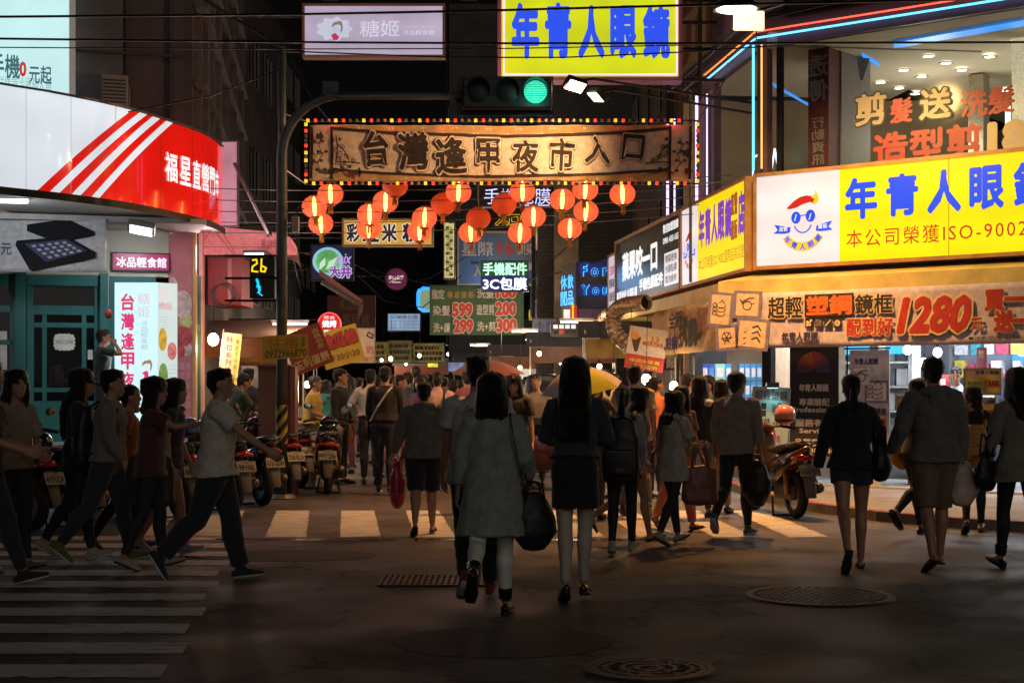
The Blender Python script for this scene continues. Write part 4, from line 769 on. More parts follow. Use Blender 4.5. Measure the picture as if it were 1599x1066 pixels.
for j in range(6): y = 25.65 + j * .95; dx = -.1208 * (y - 25.6); b.tube([(xl + dx, y, zb_ + .1), (xr + dx - .1, y, zb_ + .02), (xr + dx - .02, y, zb_ - .35)], .014, 6)
obj('ribs', b, DARKM, aw)
s_ = A0; text('黑胡椒餅', A0.mat(0, 0, .025), (A0.hit(408, 378)[0], A0.hit(430, 390)[1], A0.hit(444, 378)[0], A0.hit(430, 374)[1]), mat('awning_ink', (.3, .07, .07), .8), aw, .0); text('2205-6', A0.mat(0, 0, .025), (A0.hit(410, 378)[0], A0.hit(430, 398)[1], A0.hit(444, 378)[0], A0.hit(430, 392)[1]), mat('awning_ink', (.3, .07, .07), .8), aw, 0)
b = MB(A0.mat(0, 0, .022)); L2 = lambda px, py: A0.hit(px, py); b.stroke([L2(306, 398), L2(332, 356), L2(366, 398)], .012, .003).stroke([L2(345, 358), L2(368, 396)], .012, .003).stroke([L2(278, 386), L2(450, 386)], .01, .003).stroke([L2(412, 396), L2(436, 368)], .01, .003); obj('seam_lines', b, mat('awning_ink', (.3, .07, .07), .8), aw)
b = MB(); b.M = A0.mat(); b.box(xl - .06, xl, zb_ - .15, prof[0][1] + .1, -.1, .05); obj('end_bracket', b, DARKM, aw)
rd = thing('awning', 'dark red folding awning further up the street under the green leaf sign', 'awning', P(520, 450, 34)); b = MB(); pa, pb_ = P(498, 420, 33), P(566, 468, 33); b.add([pa, pa + Vector((-.6, 5, .1)), pb_ + Vector((-.6, 5, .1)), pb_], [(0, 1, 2, 3)]); b.add([pb_, pb_ + Vector((-.6, 5, .1)), pb_ + Vector((-.6, 5, -.25)), pb_ + Vector((0, 0, -.25))], [(0, 1, 2, 3)]); o = obj('canopy', b, cloth((.22, .03, .03), 'canvas', .1), rd)
obj('roller', MB().tube([P(502, 440, 33), P(566, 478, 33)], .05), STEEL, rd)
b = MB(); b.v = [P(300, 402, 25.8), P(350, 402, 25.8), P(350, 470, 25.8), P(318, 470, 25.8)]
rbx = thing('shutter_box', 'red metal housing under the pink awning', 'housing', P(345, 440, 26)); obj('housing', MB(F(26.2).mat()).box(F(26.2).hit(325, 400)[0], F(26.2).hit(377, 400)[0], F(26.2).hit(350, 476)[1], F(26.2).hit(350, 402)[1], -1.2, 0), mat('red_metal', (.28, .025, .025), .45), rbx); obj('housing_edge', MB(F(26.2).mat()).box(F(26.2).hit(356, 400)[0], F(26.2).hit(362, 400)[0], F(26.2).hit(350, 470)[1], F(26.2).hit(350, 404)[1], 0, .015), mat('pier_pink', (0, 0, 0)), rbx)
co = MB()
for i in range(5): a = [(P(345 + 1.5 * i, 462, 25.3).x + .18 * math.cos(t), 25.3 + .02 * i, P(345, 462 - i, 25.3).z + .18 * math.sin(t)) for t in [k * math.pi / 12 for k in range(25)]]; co.tube(a, .007, 6)
tag(obj('cable_coil', co, mat('cable_grey', (.03, .025, .025), .7)), 'grey coil of cable hung below the pink awning', 'cable')
# buildings up the street
def block(label, x0, x1, y0, y1, h, m, side, seed, floors=True):
 'street building between two depths; side +1 stands left of the street (faces +x), -1 right'
 t = thing('street_building', label, 'building', ((x0 + x1) / 2, y0, 0)); b = MB(); b.box(x0, x1, y0, y1, 0, h); obj('wall', b, m, t); r = random.Random(seed)
 xf = x1 if side > 0 else x0; o = .03 * side
 for fl_ in range(1, int(h / 3.1)):
  z = fl_ * 3.1 + .8; n = max(2, int((y1 - y0) / 2.2))
  for i in range(n):
   y = y0 + (i + .5) * (y1 - y0) / n; f = obj('window', MB().box(xf, xf + o, y - .6, y + .6, z, z + 1.3), DGLASS, t); obj('frame', MB().box(xf + o, xf + 2 * o, y - .65, y - .6, z - .05, z + 1.35).box(xf + o, xf + 2 * o, y + .6, y + .65, z - .05, z + 1.35).box(xf + o, xf + 2 * o, y - .6, y + .6, z - .05, z).box(xf + o, xf + 2 * o, y - .03, y + .03, z, z + 1.3), STEEL, f)
 nx = 2; ww = (x1 - x0) / (nx + 1)
 for fl_ in range(1, int(h / 3.1)):
  for i in range(nx): x = x0 + ww * (i + 1); obj('end_window', MB().box(x - .5, x + .5, y0 - .03, y0, fl_ * 3.1 + .8, fl_ * 3.1 + 2), DGLASS, t)
 obj('shutter', MB().box(xf, xf + o, y0 + .3, y1 - .3, 0, 2.9), SHUT, t); b = MB()
 for k in range(3): b.tube([(xf + .1 * side, y0 + .6 + k * .25, 3), (xf + .1 * side, y0 + .6 + k * .25, h)], .04, 6)
 obj('pipe', b, DARKM, t); return t
lx = lambda y: -4.995 - .1208 * (y - 24); rx = lambda y: 3.58 - .1208 * (y - 22)
WALLS = [mat('wall_brown', (.06, .045, .045), .8, 0, .3, 1.5), mat('wall_grey', (.055, .055, .06), .8, 0, .3, 1.5), mat('wall_ochre', (.08, .065, .05), .8, 0, .3, 1.5)]
block('dark brown building beyond the left corner, above the red folding awning', lx(44) - 8, lx(44), 38.2, 50, 13, WALLS[0], 1, 1); block('dark grey building further along the left side of the street', lx(58) - 8, lx(58), 50.2, 66, 16, WALLS[1], 1, 2); block('distant ochre building on the left side of the street', lx(78) - 8, lx(78), 66.2, 90, 14, WALLS[2], 1, 3)
block('brown tiled building behind the corner shop with a bare gable wall', rx(27), rx(27) + 1.2, 27.15, 38, 14, TILE, -1, 4); block('grey building behind the blue neon sign on the right side', rx(46), rx(46) + 8, 41, 54, 13, TILE2, -1, 5); block('distant grey building on the right side of the street', rx(70), rx(70) + 8, 54.2, 90, 15, WALLS[1], -1, 6)
block('tall black apartment block closing the far end of the street', -20, 6, 96, 104, 44, mat('wall_black', (.012, .01, .011), .9, 0, .3, 1), 1, 7)  # added block that covers the sky behind the street
cp = thing('concrete_pillar', 'bare concrete pillar beside the blue neon sign', 'pillar', P(885, 600, 38)); p0, p1 = F(38).hit(866, 250), F(38).hit(904, 620); obj('shaft', MB(F(38).mat()).rbox(p0[0], p1[0], 0, p0[1], -.6, 0, .03), mat('raw_concrete', (.28, .22, .16), .85, 0, .3, 3, .4, 25), cp)
obj('paper_scraps', MB(F(38).mat()).box(p0[0] + .1, p0[0] + .4, .9, 1.5, 0, .006).box(p0[0] + .25, p0[0] + .5, 1.6, 1.9, 0, .006), mat('old_paper', (.4, .36, .3), .8, 0, .3, 20), cp)
# signal pole
PYd = 20.6; px_ = P(440, 700, PYd).x
pole = thing('traffic_light_pole', 'grey steel traffic light pole with a long arm curving over the street', 'pole', (px_, PYd, 0)); PG = mat('pole_grey', (.12, .12, .115), .5, .5, .25, 6)
zt = P(0, 150, PYd).z; b = MB(); rad = .8; b.tube([(px_, PYd, 0), (px_, PYd, zt - rad)] + [(px_ + rad - rad * math.cos(a), PYd, zt - rad + rad * math.sin(a)) for a in [math.pi / 2 * i / 10 for i in range(1, 11)]] + [(P(722, 150, PYd).x, PYd, zt)], .075, 12, .05)
obj('shaft', b, PG, pole, smooth=True); obj('upper_post', MB().tube([(px_ - .02, PYd + .16, zt - 1.5), (px_ - .02, PYd + .16, P(0, 70, PYd).z)], .055, 10), PG, pole, smooth=True); obj('base_plate', MB().lathe([(.0, .06), (.16, .06), (.2, .01)], 16, (px_, PYd, 0)), PG, pole)
WT = mat('warning_yellow', (.42, .28, .02), .5, 0, .3, 8); z0, z1 = P(0, 692, PYd).z, P(0, 632, PYd).z
wt = obj('warning_tape', MB().lathe([(.079, z0), (.079, z1)], 20, (px_, PYd, 0)), WT, pole, smooth=True); b = MB()
for k in range(-1, 4):
 vs = []
 for i in range(21):
  a = math.pi + math.pi * i / 20; zz_ = z0 + k * .19 + (i / 20) * .28
  vs += [(px_ + .081 * math.cos(a), PYd + .081 * math.sin(a), min(max(zz_, z0), z1)), (px_ + .081 * math.cos(a), PYd + .081 * math.sin(a), min(max(zz_ + .095, z0), z1))]
 b.add(vs, [(2 * i, 2 * i + 2, 2 * i + 3, 2 * i + 1) for i in range(20)])
obj('black_stripe', b, BLACK, wt)
SGB = mat('signal_black', (.015, .016, .017), .4, .2, .2, 10); GL_OFF = mat('lens_dark', (.012, .011, .008), .5)
tl = thing('traffic_light', 'three lens traffic light hanging from the arm with its green lens lit', 'traffic light', P(790, 150, PYd)); a, c = P(722, 124, PYd), P(862, 172, PYd); obj('housing', MB().rbox(a.x, c.x, PYd - .1, PYd + .1, c.z, a.z, .03), SGB, tl); obj('backplate', MB().box(a.x - .08, c.x + .02, PYd + .1, PYd + .115, c.z - .06, a.z + .06), DARKM, tl)
GRN = lit('signal_green', srgb(60, 236, 190), 1.15, .25, 40)
for i, px in enumerate((747, 792, 836)):
 q = P(px, 146, PYd); lens = obj('lens', MB().lathe([(0, -.125), (.1, -.118), (.152, -.1)], 24, (q.x, PYd, q.z), 'y'), GRN if i == 2 else GL_OFF, tl, smooth=True)
 b = MB(); vs = []
 for j in range(19): t_ = R(-20 + 220 * j / 18); vs += [(q.x + .16 * math.cos(t_), PYd - .1, q.z + .16 * math.sin(t_)), (q.x + .165 * math.cos(t_), PYd - .1 - .2 * (.35 + .65 * max(0, math.sin(t_))), q.z + .165 * math.sin(t_))]
 b.add(vs, [(2 * j, 2 * j + 1, 2 * j + 3, 2 * j + 2) for j in range(18)]); obj('visor', b, SGB, lens, smooth=True)
 if i == 2:
  lv = MB()
  for j in range(9): zz_ = q.z - .12 + j * .03; wd = math.sqrt(max(0, .145 ** 2 - (zz_ - q.z) ** 2)); lv.box(q.x - wd, q.x + wd, PYd - .134, PYd - .124, zz_, zz_ + .006)
  obj('louvre', lv, lit('signal_teal', srgb(10, 130, 100), .8), lens)
lamp('signal_glow', P(836, 146, PYd - .45), 3, (.2, 1, .75), size=.12, parent=tl)
pd = thing('pedestrian_signal', 'pedestrian signal with amber countdown figures and a blue green walking man', 'pedestrian signal', P(410, 465, PYd)); a, c = P(391, 402, PYd), P(430, 466, PYd)
zm = P(0, 434, PYd).z; obj('housing', MB().rbox(a.x, c.x, PYd - .08, PYd + .1, zm + .005, a.z, .015).rbox(a.x, c.x, PYd - .08, PYd + .1, c.z, zm - .005, .015), SGB, pd); b = MB()
for zz_ in (P(0, 399, PYd).z, P(0, 434, PYd).z, P(0, 469, PYd).z): b.tube([(a.x - .35, PYd + .05, zz_), (px_, PYd + .05, zz_)], .018, 6)
obj('bracket', b, DARKM, pd); Tp = Matrix.Translation((0, PYd - .083, 0)) @ Matrix.Rotation(R(90), 4, 'X'); AMB = lit('amber_led', srgb(255, 214, 10), 1.2, .2, 60)
b = MB(); b.M = Tp
def px2(pts): return [(P(x, y, PYd).x, P(x, y, PYd).z) for x, y in pts]
for seg in ([(396, 407), (402, 406), (403, 412), (396, 417), (395, 424), (404, 425)], [(410, 405), (409, 424), (415, 425), (417, 419), (411, 416)]): b.stroke(px2(seg), .022, .003)
obj('countdown', b, AMB, pd); b = MB(Tp); b.stroke(px2([(404, 440), (405, 447), (407, 453)]), .035, .003).stroke(px2([(407, 453), (407, 459), (411, 462)]), .018, .003).stroke(px2([(407, 453), (404, 458)]), .018, .003).stroke(px2([(405, 445), (402, 449)]), .014, .003).stroke(px2([(405, 445), (409, 449)]), .014, .003).poly(px2([(401, 440), (403, 440), (405, 437), (403, 435), (401, 436)]), .003)
obj('walking_man', b, lit('cyan_led', srgb(30, 200, 235), 1.2, .2, 60), pd)
s = Sign('taped_sign', 'crooked yellow card with orange lodging characters tied round the pole', F(PYd - .12), (410, 523, 481, 560), mat('card_yellow', (.62, .42, .03), .6, 0, .1, 6, .1, 12), .006, 0, tilt=3)
ORI = mat('orange_ink', (.6, .2, .02), .7); INK = mat('black_ink', (.015, .015, .02), .7); s.text('住宿', (.12, .06, .8, .6), ORI, .01); s.text('0932966870', (.05, .62, .96, .94), INK, -.005, slant=.2); s.text('全新', (.86, .08, .95, .55), INK, -.01, vertical=True)
jb = thing('junction_box', 'small grey junction box with dangling wires beside the pole top', 'junction box', P(460, 352, PYd)); obj('casing', MB().rbox(P(456, 0, PYd).x, P(467, 0, PYd).x, PYd - .05, PYd + .05, P(0, 362, PYd).z, P(0, 338, PYd).z, .01), mat('box_beige', (.4, .33, .27), .6), jb); obj('wire', MB().tube([P(461, 338, PYd), P(468, 320, PYd), P(475, 326, PYd), P(449, 330, PYd)], .008, 6), BLACK, jb)
cab = thing('cabinet', 'tall brown steel cabinet standing behind the striped pole', 'cabinet', P(432, 700, 21.6)); a, c = F(21.4).hit(403, 573), F(21.4).hit(461, 700); BRN = mat('cabinet_brown', (.17, .085, .065), .55, .1, .12, 5); obj('casing', MB(F(21.4).mat()).rbox(a[0], c[0] - .08, 0, a[1], -.5, 0, .012), BRN, cab); obj('side_post', MB(F(21.4).mat()).box(c[0] - .075, c[0], 0, a[1] + .01, -.3, .02), mat('post_brown', (.2, .07, .05), .5), cab); obj('top_rim', MB(F(21.4).mat()).box(a[0] - .015, c[0] - .06, a[1], a[1] + .03, -.5, .02), BRN, cab)
# entrance banner with lamp string
BY = 22.6; FB = F(BY); bnr = thing('street_banner', 'long cream street banner with big black characters, edged with red and yellow lamps', 'banner', P(784, 285, BY)); A = lambda px, py: FB.hit(px, py)
u0, z1 = A(484, 196); u1, z0 = A(1082, 283); CRMC = cloth((.62, .48, .36), 'banner', .15); OCH = cloth((.42, .25, .1), 'banner', .12); BRD = mat('banner_border', (.03, .018, .015), .8)
def bsurf(f, g): return .05 * math.sin(f * 21 + g * 2) * (.3 + .7 * abs(g - .5)) + .03 * math.sin(f * 9 - g * 5) + .012 * math.sin((f * 3 + g) * 25)
def bmesh_strip(name, m, top, bot, off, n=90, rows=10, f0=0, f1=1):
 mb = MB(FB.mat())
 for j in range(rows + 1):
  for i in range(n + 1):
   f = f0 + (f1 - f0) * i / n; g = j / rows; zt_, zb2 = top(f), bot(f); z = zt_ + (zb2 - zt_) * g; mb.v.append(mb.M @ Vector((u0 + (u1 - u0) * f, z, bsurf(f, (z1 - z) / (z1 - z0)) + off)))
 for j in range(rows):
  for i in range(n): a_ = j * (n + 1) + i; mb.f.append([a_, a_ + n + 1, a_ + n + 2, a_ + 1])
 o = obj(name, mb, m, bnr, smooth=True); return o
H_ = z1 - z0; sag = lambda f: 1 - (2 * f - 1) ** 2
topc = lambda f: z1 - .02 - .16 * H_ * sag(f); botc = lambda f: z0 + .24 * H_ - .16 * H_ * sag(f) + (.02 if f < .05 else 0)
cl = bmesh_strip('banner_cloth', CRMC, lambda f: z1, lambda f: z0, 0); so = cl.modifiers.new('thick', 'SOLIDIFY'); so.thickness = .006
bmesh_strip('ochre_lower_field', OCH, lambda f: botc(f), lambda f: z0 + .01, .008, rows=4, f0=.06, f1=.94); bmesh_strip('ochre_upper_field', OCH, lambda f: z1 - .01, lambda f: topc(f), .008, rows=4, f0=.06, f1=.94)
bmesh_strip('border_line', BRD, lambda f: topc(f) + .02, lambda f: topc(f) - .025, .016, rows=1, f0=.06, f1=.94); bmesh_strip('border_line', BRD, lambda f: botc(f) + .025, lambda f: botc(f) - .015, .016, rows=1, f0=.06, f1=.94)
for f in (.005, .058, .94, .993): bmesh_strip('border_line', BRD, lambda f: z1 - .02, lambda f: z0 + .03, .016, n=2, rows=8, f0=f - .004, f1=f + .003)
def btext(ch, q, m, bold, off, grow=0, rot=0):
 a_, b_ = A(q[0], q[1]), A(q[2], q[3]); mb = MB(); _put(mb, ch, (-.5, -.5, .5, .5), bold, 0, grow, 1, 0); w_, h_ = b_[0] - a_[0], a_[1] - b_[1]; cu_, cz_ = (a_[0] + b_[0]) / 2, (a_[1] + b_[1]) / 2; T = Matrix.Rotation(R(rot), 3, 'Z')
 out = []
 for v in mb.v:
  v = T @ Vector((v.x * w_, v.y * h_, 0)); x, z = cu_ + v.x, cz_ + v.y; out.append(FB.pt(x, z, bsurf((x - u0) / (u1 - u0), (z1 - z) / (z1 - z0)) + off))
 mb.v = out; return mb
CH_ = [('台', 568, 205, 607, 259, 4), ('灣', 622, 208, 670, 266, 3), ('逢', 681, 216, 729, 272, 2), ('甲', 744, 217, 781, 270, 0), ('夜', 800, 219, 841, 270, -1), ('市', 857, 216, 897, 268, -3), ('入', 914, 213, 954, 256, -5), ('口', 972, 211, 1006, 251, -6)]
for nm, m_, bo, gr_, off in (('lettering_halo', mat('halo_brown', (.14, .08, .05), .8), .085, .06, .028), ('lettering_outline', mat('halo_cream', (.68, .54, .4), .8), .068, .045, .035), ('lettering', BRD, .028, 0, .044)):
 mb = MB()
 for c_ in CH_: k = btext(c_[0], c_[1:5], m_, bo, off, gr_, c_[5]); o_ = len(mb.v); mb.v += k.v; mb.f += [[i + o_ for i in f] for f in k.f]
 obj(nm, mb, m_, bnr)
# scroll ornaments
def curl(mb, px, py, k, sx):
 q = lambda x, y: (A(px + x * k * sx, py + y * k)[0], A(px + x * k * sx, py + y * k)[1])
 for (cx_, cy_, r_) in ((8, 30, 6), (18, 34, 5), (10, 18, 5), (28, 40, 4), (6, 6, 3)): mb.stroke([q(cx_ + r_ * (1 - .04 * j) * math.cos(j * .45), cy_ + r_ * (1 - .04 * j) * math.sin(j * .45)) for j in range(22)], .012, .003)
 mb.stroke([q(0, 0), q(3, 20), q(0, 44), q(20, 44), q(40, 46)], .02, .003); mb.stroke([q(2, 14), q(14, 26), q(22, 42)], .016, .003)
mb = MB(FB.mat(0, 0, .05)); curl(mb, 525, 212, .95, 1); curl(mb, 1046, 212, .95, -1); obj('scroll_ornament', mb, BRD, bnr)
def vine(mb, pts):
 mb.stroke([A(*p_) for p_ in pts], .012, .003)
 for i, (x, y) in enumerate(pts[1:]):
  for s_ in (-1, 1): mb.stroke([A(x, y), A(x + 4 * s_, y - 5), A(x + 7 * s_, y - 3)], .012, .003); mb.poly([A(x + 5 * s_, y - 2), A(x + 9 * s_, y - 3), A(x + 8 * s_, y - 7), A(x + 4 * s_, y - 6)][::(1 if s_ > 0 else -1)], .004)
mb = MB(FB.mat(0, 0, .055)); vine(mb, [(1060, 215), (1066, 228), (1058, 242), (1062, 256), (1050, 272), (1036, 268), (1020, 272)]); vine(mb, [(505, 212), (498, 226), (504, 242), (496, 256), (502, 270), (520, 272), (540, 266), (556, 274)])
for (x, y) in ((1072, 240), (1074, 268), (500, 214), (560, 270)): mb.poly([A(x + 6 * math.cos(t), y + 6 * math.sin(t) * (1 + .4 * math.cos(5 * t))) for t in [-k * .3 for k in range(21)]], .004)
obj('vine_ornament', mb, mat('vine_print', (.06, .03, .025), .8), bnr)
frm = MB(); P4 = [A(478, 190), A(1089, 190), A(1089, 288), A(478, 288)]
for i in range(4): frm.tube([FB.pt(*P4[i], .06), FB.pt(*P4[(i + 1) % 4], .06)], .014, 6)
obj('lamp_cable', frm, BLACK, bnr)
RLED, YLED = lit('led_red', (1, .05, .02), 1.25, .1), lit('led_yellow', (1, .6, .04), 1.15, .1)
base = None
def led(p, m):
 o = obj('lamp', MB(Matrix.Translation(p)).rbox(-.022, .022, -.02, .02, -.024, .024, .006), m, bnr)
 return o
cap = MB(); k = 0
for py, off in ((190, 0), (287.5, 9)):
 for i in range(60):
  px = 482 + off + (i // 4) * 43.5 + (0, 12, 22.5, 33)[i % 4]
  if px > 1086: continue
  p = FB.pt(*A(px, py), .09)
  if i % 4 > 1: cap.box(p.x - .018, p.x + .018, p.y - .02, p.y + .02, p.z - .02, p.z + .02)
  else: led(p, (YLED if i % 4 == 0 else RLED))
for px in (479, 1088):
 for i, py in enumerate((196, 206, 229, 240, 252, 274, 284)):
  p = FB.pt(*A(px, py), .09); led(p, RLED if i in (1, 2, 5) else YLED)
 for py in (214, 221, 246, 260, 268): p = FB.pt(*A(px, py), .09); cap.box(p.x - .018, p.x + .018, p.y - .02, p.y + .02, p.z - .02, p.z + .02)
obj('unlit_lamps', cap, mat('cap_grey', (.2, .17, .15), .5), bnr)['kind'] = 'stuff'
for i in range(7):
 q = FB.pt(*A(520 + i * 88, 188), .16); lamp('lamp_glow', q, 1.1, (1, .1, .04), size=.05, parent=bnr); q = FB.pt(*A(560 + i * 84, 288), .16); lamp('lamp_glow', q, .45, (1, .2, .06), size=.05, parent=bnr)
b = MB(); b.tube([FB.pt(*A(478, 190), .05), (px_, PYd + .1, P(0, 175, PYd).z)], .01, 6).tube([FB.pt(*A(478, 288), .05), (px_, PYd + .1, P(0, 260, PYd).z)], .01, 6).tube([FB.pt(*A(1089, 190), .05), RS.pt(-1.2, 6.3, .1)], .01, 6).tube([FB.pt(*A(1089, 288), .05), RS.pt(-1.2, 4.6, .1)], .01, 6); obj('guy_rope', b, STEEL, bnr)
# lanterns
def lantern_mat(name, col, s, t, tint=(1, .45, .15)):
 m = bpy.data.materials.new(name); m.use_nodes = True; N = m.node_tree.nodes; L = m.node_tree.links; b = N['Principled BSDF']; b.inputs['Base Color'].default_value = (.5, .05, .02, 1); b.inputs['Roughness'].default_value = .6; b.inputs['Emission Color'].default_value = (*col, 1); b.inputs['Emission Strength'].default_value = s
 tr = N.new('ShaderNodeBsdfTransparent'); tr.inputs[0].default_value = (*tint, 1); x = N.new('ShaderNodeMixShader'); x.inputs[0].default_value = t; L.new(b.outputs[0], x.inputs[1]); L.new(tr.outputs[0], x.inputs[2]); L.new(x.outputs[0], N['Material Output'].inputs[0]); return m
LAN_ON, LAN_DIM = lantern_mat('lantern_cloth_lit', (1, .24, .1), .72, .48), lantern_mat('lantern_cloth_dim', (1, .1, .02), .33, .12)
INNER_GLOW = lantern_mat('lantern_glow', (1, .5, .16), 1.3, .8, (1, .9, .7)); TUBE_ON = lit('lantern_tube', (1, .85, .6), 22, .05); GOLD = mat('gold_tassel', (.5, .24, .03), .6, .1, .3, 20); CAPM = mat('lantern_cap', (.3, .1, .02), .5)
LG = 'red paper lanterns hung over the street'
def lantern(on):
 t = thing('lantern', 'lantern', 'lantern', group=LG); prof = [(.07, -.165)] + [(.2 * math.cos(a), .175 * math.sin(a)) for a in [R(-68 + 136 * i / 14) for i in range(15)]] + [(.07, .165)]
 obj('shade', MB().lathe(prof, 48, ribs=24, ribd=.055), LAN_ON if on else LAN_DIM, t, smooth=True, local=True)
 obj('cap', MB().lathe([(.0, .185), (.072, .185), (.075, .16)], 20), CAPM, t, local=True); obj('cap', MB().lathe([(.075, -.16), (.072, -.185), (0, -.185)], 20), CAPM, t, local=True)
 if on:
  obj('light_tube', MB().loft([((0, 0, -.15), .012, .012), ((0, 0, -.08), .03, .03), ((0, 0, .02), .034, .034), ((0, 0, .1), .028, .028), ((0, 0, .15), .012, .012)], n=12), TUBE_ON, t, local=True)
  for k in (.11,): obj('inner_glow', MB().ball((0, 0, 0), k, k, k * 1.15, 20, 12), INNER_GLOW, t, True, local=True)  # added glowing ball that paints the soft light round the tube
 b = MB(); b.cyl((0, 0, -.185), (0, 0, -.2), .03, 8)
 for i in range(14): a = i * .449; b.tube([(.028 * math.cos(a), .028 * math.sin(a), -.2), (.034 * math.cos(a), .034 * math.sin(a), -.27 - .02 * (i % 3))], .006, 4)
 b.tube([(.01, -.01, -.2), (.015, -.01, -.33)], .005, 4); obj('tassel', b, GOLD, t, local=True); obj('hook', MB().tube([(0, 0, .185), (0, 0, .27)], .006, 5), BLACK, t, local=True); return t
LN = [(491, 323, 1, 'leftmost of all, overlapping the one beneath it'), (516, 303, 1, 'just right of the leftmost, tucked under the banner corner'), (501, 349, 1, 'lowest at the left end beneath the leftmost one'), (577, 335, 1, 'overlapping a lower one, over the rainbow rice cake sign'), (576, 357, 1, 'lower one in front of the left half of the yellow sign'), (602, 315, 1, 'high one left of the dark lantern under the banner'), (617, 290, 0, 'half hidden behind the banner edge, nearly unlit'), (663, 340, 1, 'over the right half of the yellow rice cake sign'), (655, 361, 1, 'low one touching the right end of the yellow sign'), (692, 319, 0, 'left of the bright lantern beneath the middle of the banner'), (716, 300, 1, 'bright one partly behind the banner, right of a dim one'), (747, 341, 0, 'dim one lowest in the middle, above the blue hair salon board'), (735, 363, 1, 'behind the dim lantern at the left of the blue board'), (787, 319, 0, 'dim one in front of the white neon characters'), (816, 299, 1, 'bright one covering the middle of the white neon sign'), (833, 338, 1, 'bright one below the right end of the white neon sign'), (812, 364, 1, 'lowest bright one over the blue board'), (878, 312, 1, 'large bright one just right of the white neon sign'), (914, 296, 1, 'half behind the banner towards the right'), (915, 330, 1, 'right group, directly under the one cut by the banner'), (890, 357, 1, 'lowest one at the right, above the concrete pillar'), (972, 303, 1, 'rightmost of all, alone beneath the banner')]
L_on, L_off = lantern(True), lantern(False); used = set()
for i, (px, py, on, lab) in enumerate(LN):
 Y = 23.6 + 1.6 * ((py - 290) / 75); p = P(px, py, Y); src = L_on if on else L_off; l_ = src if on not in used else dup(src); used.add(on)
 l_.location = p; l_.rotation_euler = (R((i * 37) % 9 - 4), R((i * 53) % 9 - 4), i * 1.3); l_['label'] = ('lit red paper lantern, ' if on else 'dark red paper lantern, ') + lab
for i, Y in enumerate((23.6, 24.0, 24.4, 24.8, 25.2)):
 a, c = Vector((lx(Y), Y, 4.55 - .13 * i)), Vector((rx(Y), Y, 4.75 - .1 * i)); tag(obj('lantern_wire', MB().tube(curve_pts(a, c, .12), .008, 5), STEEL), 'thin sagging wire carrying lanterns, %s' % ['first behind the banner', 'second behind the banner', 'third behind the banner', 'fourth behind the banner', 'farthest behind the banner'][i], 'wire', 'lantern wires')
for i, (x, Y) in enumerate(((-2.6, 24.2), (-1.2, 24.4), (.4, 24.4), (1.4, 24.2))): lamp('lantern_light', (x, Y - .5, 4.0), 5, (1, .4, .12), size=.3)
# signs across the street
L = lambda n, rgb, s=.95, v=.08, sc_=1.6: lit('lt_' + n, srgb(*rgb), s, v, sc_)
def brace(s, x_to, m=DARKM):
 c0 = s.M @ Vector((0 if x_to < 0 else s.w, s.h * .3, -.06)); c1 = s.M @ Vector((0 if x_to < 0 else s.w, s.h * .8, -.06)); X = lx(c0.y) if x_to < 0 else rx(c0.y)
 obj('bracket', MB().tube([c0, (X, c0.y, c0.z)], .025, 6).tube([c1, (X, c1.y, c1.z)], .025, 6), m, s.root)
s = Sign('hanging_sign', 'lilac lit box sign with a drawn girl high over the left of the street', F(30), (476, 10, 691, 86), lit('lt_lilac', srgb(178, 164, 188), .95, .1, tubes=.5), .25, 0, mat('peach_frame', (.35, .16, .12), .5), .05, partname='lit_face'); brace(s, -1)
LP_ = [L('hairc', (132, 130, 120), .8), L('facec', (196, 196, 214), .95), L('dressc', (200, 60, 100), .8), L('bowc', (200, 120, 90), .8)]; x, y = s.xy(522, 44); obj('emblem_cloud', MB(s.M).poly([(x + .33 * math.cos(t) * (1 + .1 * math.cos(9 * t)), y - .02 + .22 * math.sin(t) * (1 + .1 * math.cos(9 * t))) for t in [k * .1 for k in range(63)]], .003), L('cloud', (196, 200, 222), .95), s.root); girl(s.root, s.M @ Matrix.Translation((0, 0, .006)), x + .05, y, .2, LP_, False); obj('drawn_collar', MB(s.M @ Matrix.Translation((0, 0, .01))).poly([(x - .02, y - .24), (x - .06, y - .14), (x + .02, y - .1), (x + .1, y - .18), (x + .06, y - .24)], .003), LP_[2], s.root)
WL = L('palewhite', (206, 206, 228), 1); s.text('糖姬', (562, 32, 624, 58), WL, .0); s.text('SUGAR QUEEN', (630, 40, 678, 46), L('pw2', (196, 190, 214), .95), -.01); s.text('冰品輕食館', (629, 47, 678, 55), WL, .0)
s = Sign('hanging_sign', 'big yellow lit sign with fat blue characters at the top over the street', F(24), (783, -30, 1059, 121), lit('lt_limeyellow', srgb(206, 214, 12), 1, .1, tubes=.45), .3, 0, None, partname='lit_face'); brace(s, 1)
for i, (ch, a, c) in enumerate((('年', 799, 842), ('青', 851, 892), ('人', 903, 944), ('眼', 953, 994), ('鏡', 1004, 1046))): s.text(ch, (a, 5 if i < 2 else 9, c, 92), BLU_L, .05)
b_ = s.b((787, -30, 1056, 118)); PKN = lit('neon_pink', (1, .35, .6), 2.2, .05); k = obj('neon_border', MB(s.M @ Matrix.Translation((0, 0, .08))).tube([(b_[0], b_[3], 0), (b_[0], b_[1], 0), (b_[2], b_[1], 0), (b_[2], b_[3], 0)], .018, 8), PKN, s.root, smooth=True); obj('frame', MB(s.M).box(-.06, 0, 0, s.h, -.3, .06).box(s.w, s.w + .06, 0, s.h, -.3, .06).box(-.06, s.w + .06, -.06, 0, -.3, .06), mat('pink_frame', (.35, .1, .18), .4), s.root)
b = MB(); X = rx(24)
for z in (6.3, 7.2, 8.0): b.tube([(s.M @ Vector((s.w, 0, 0))).xy.to_3d() + Vector((0, .1, z)), (X, 24.1, z)], .03, 6)
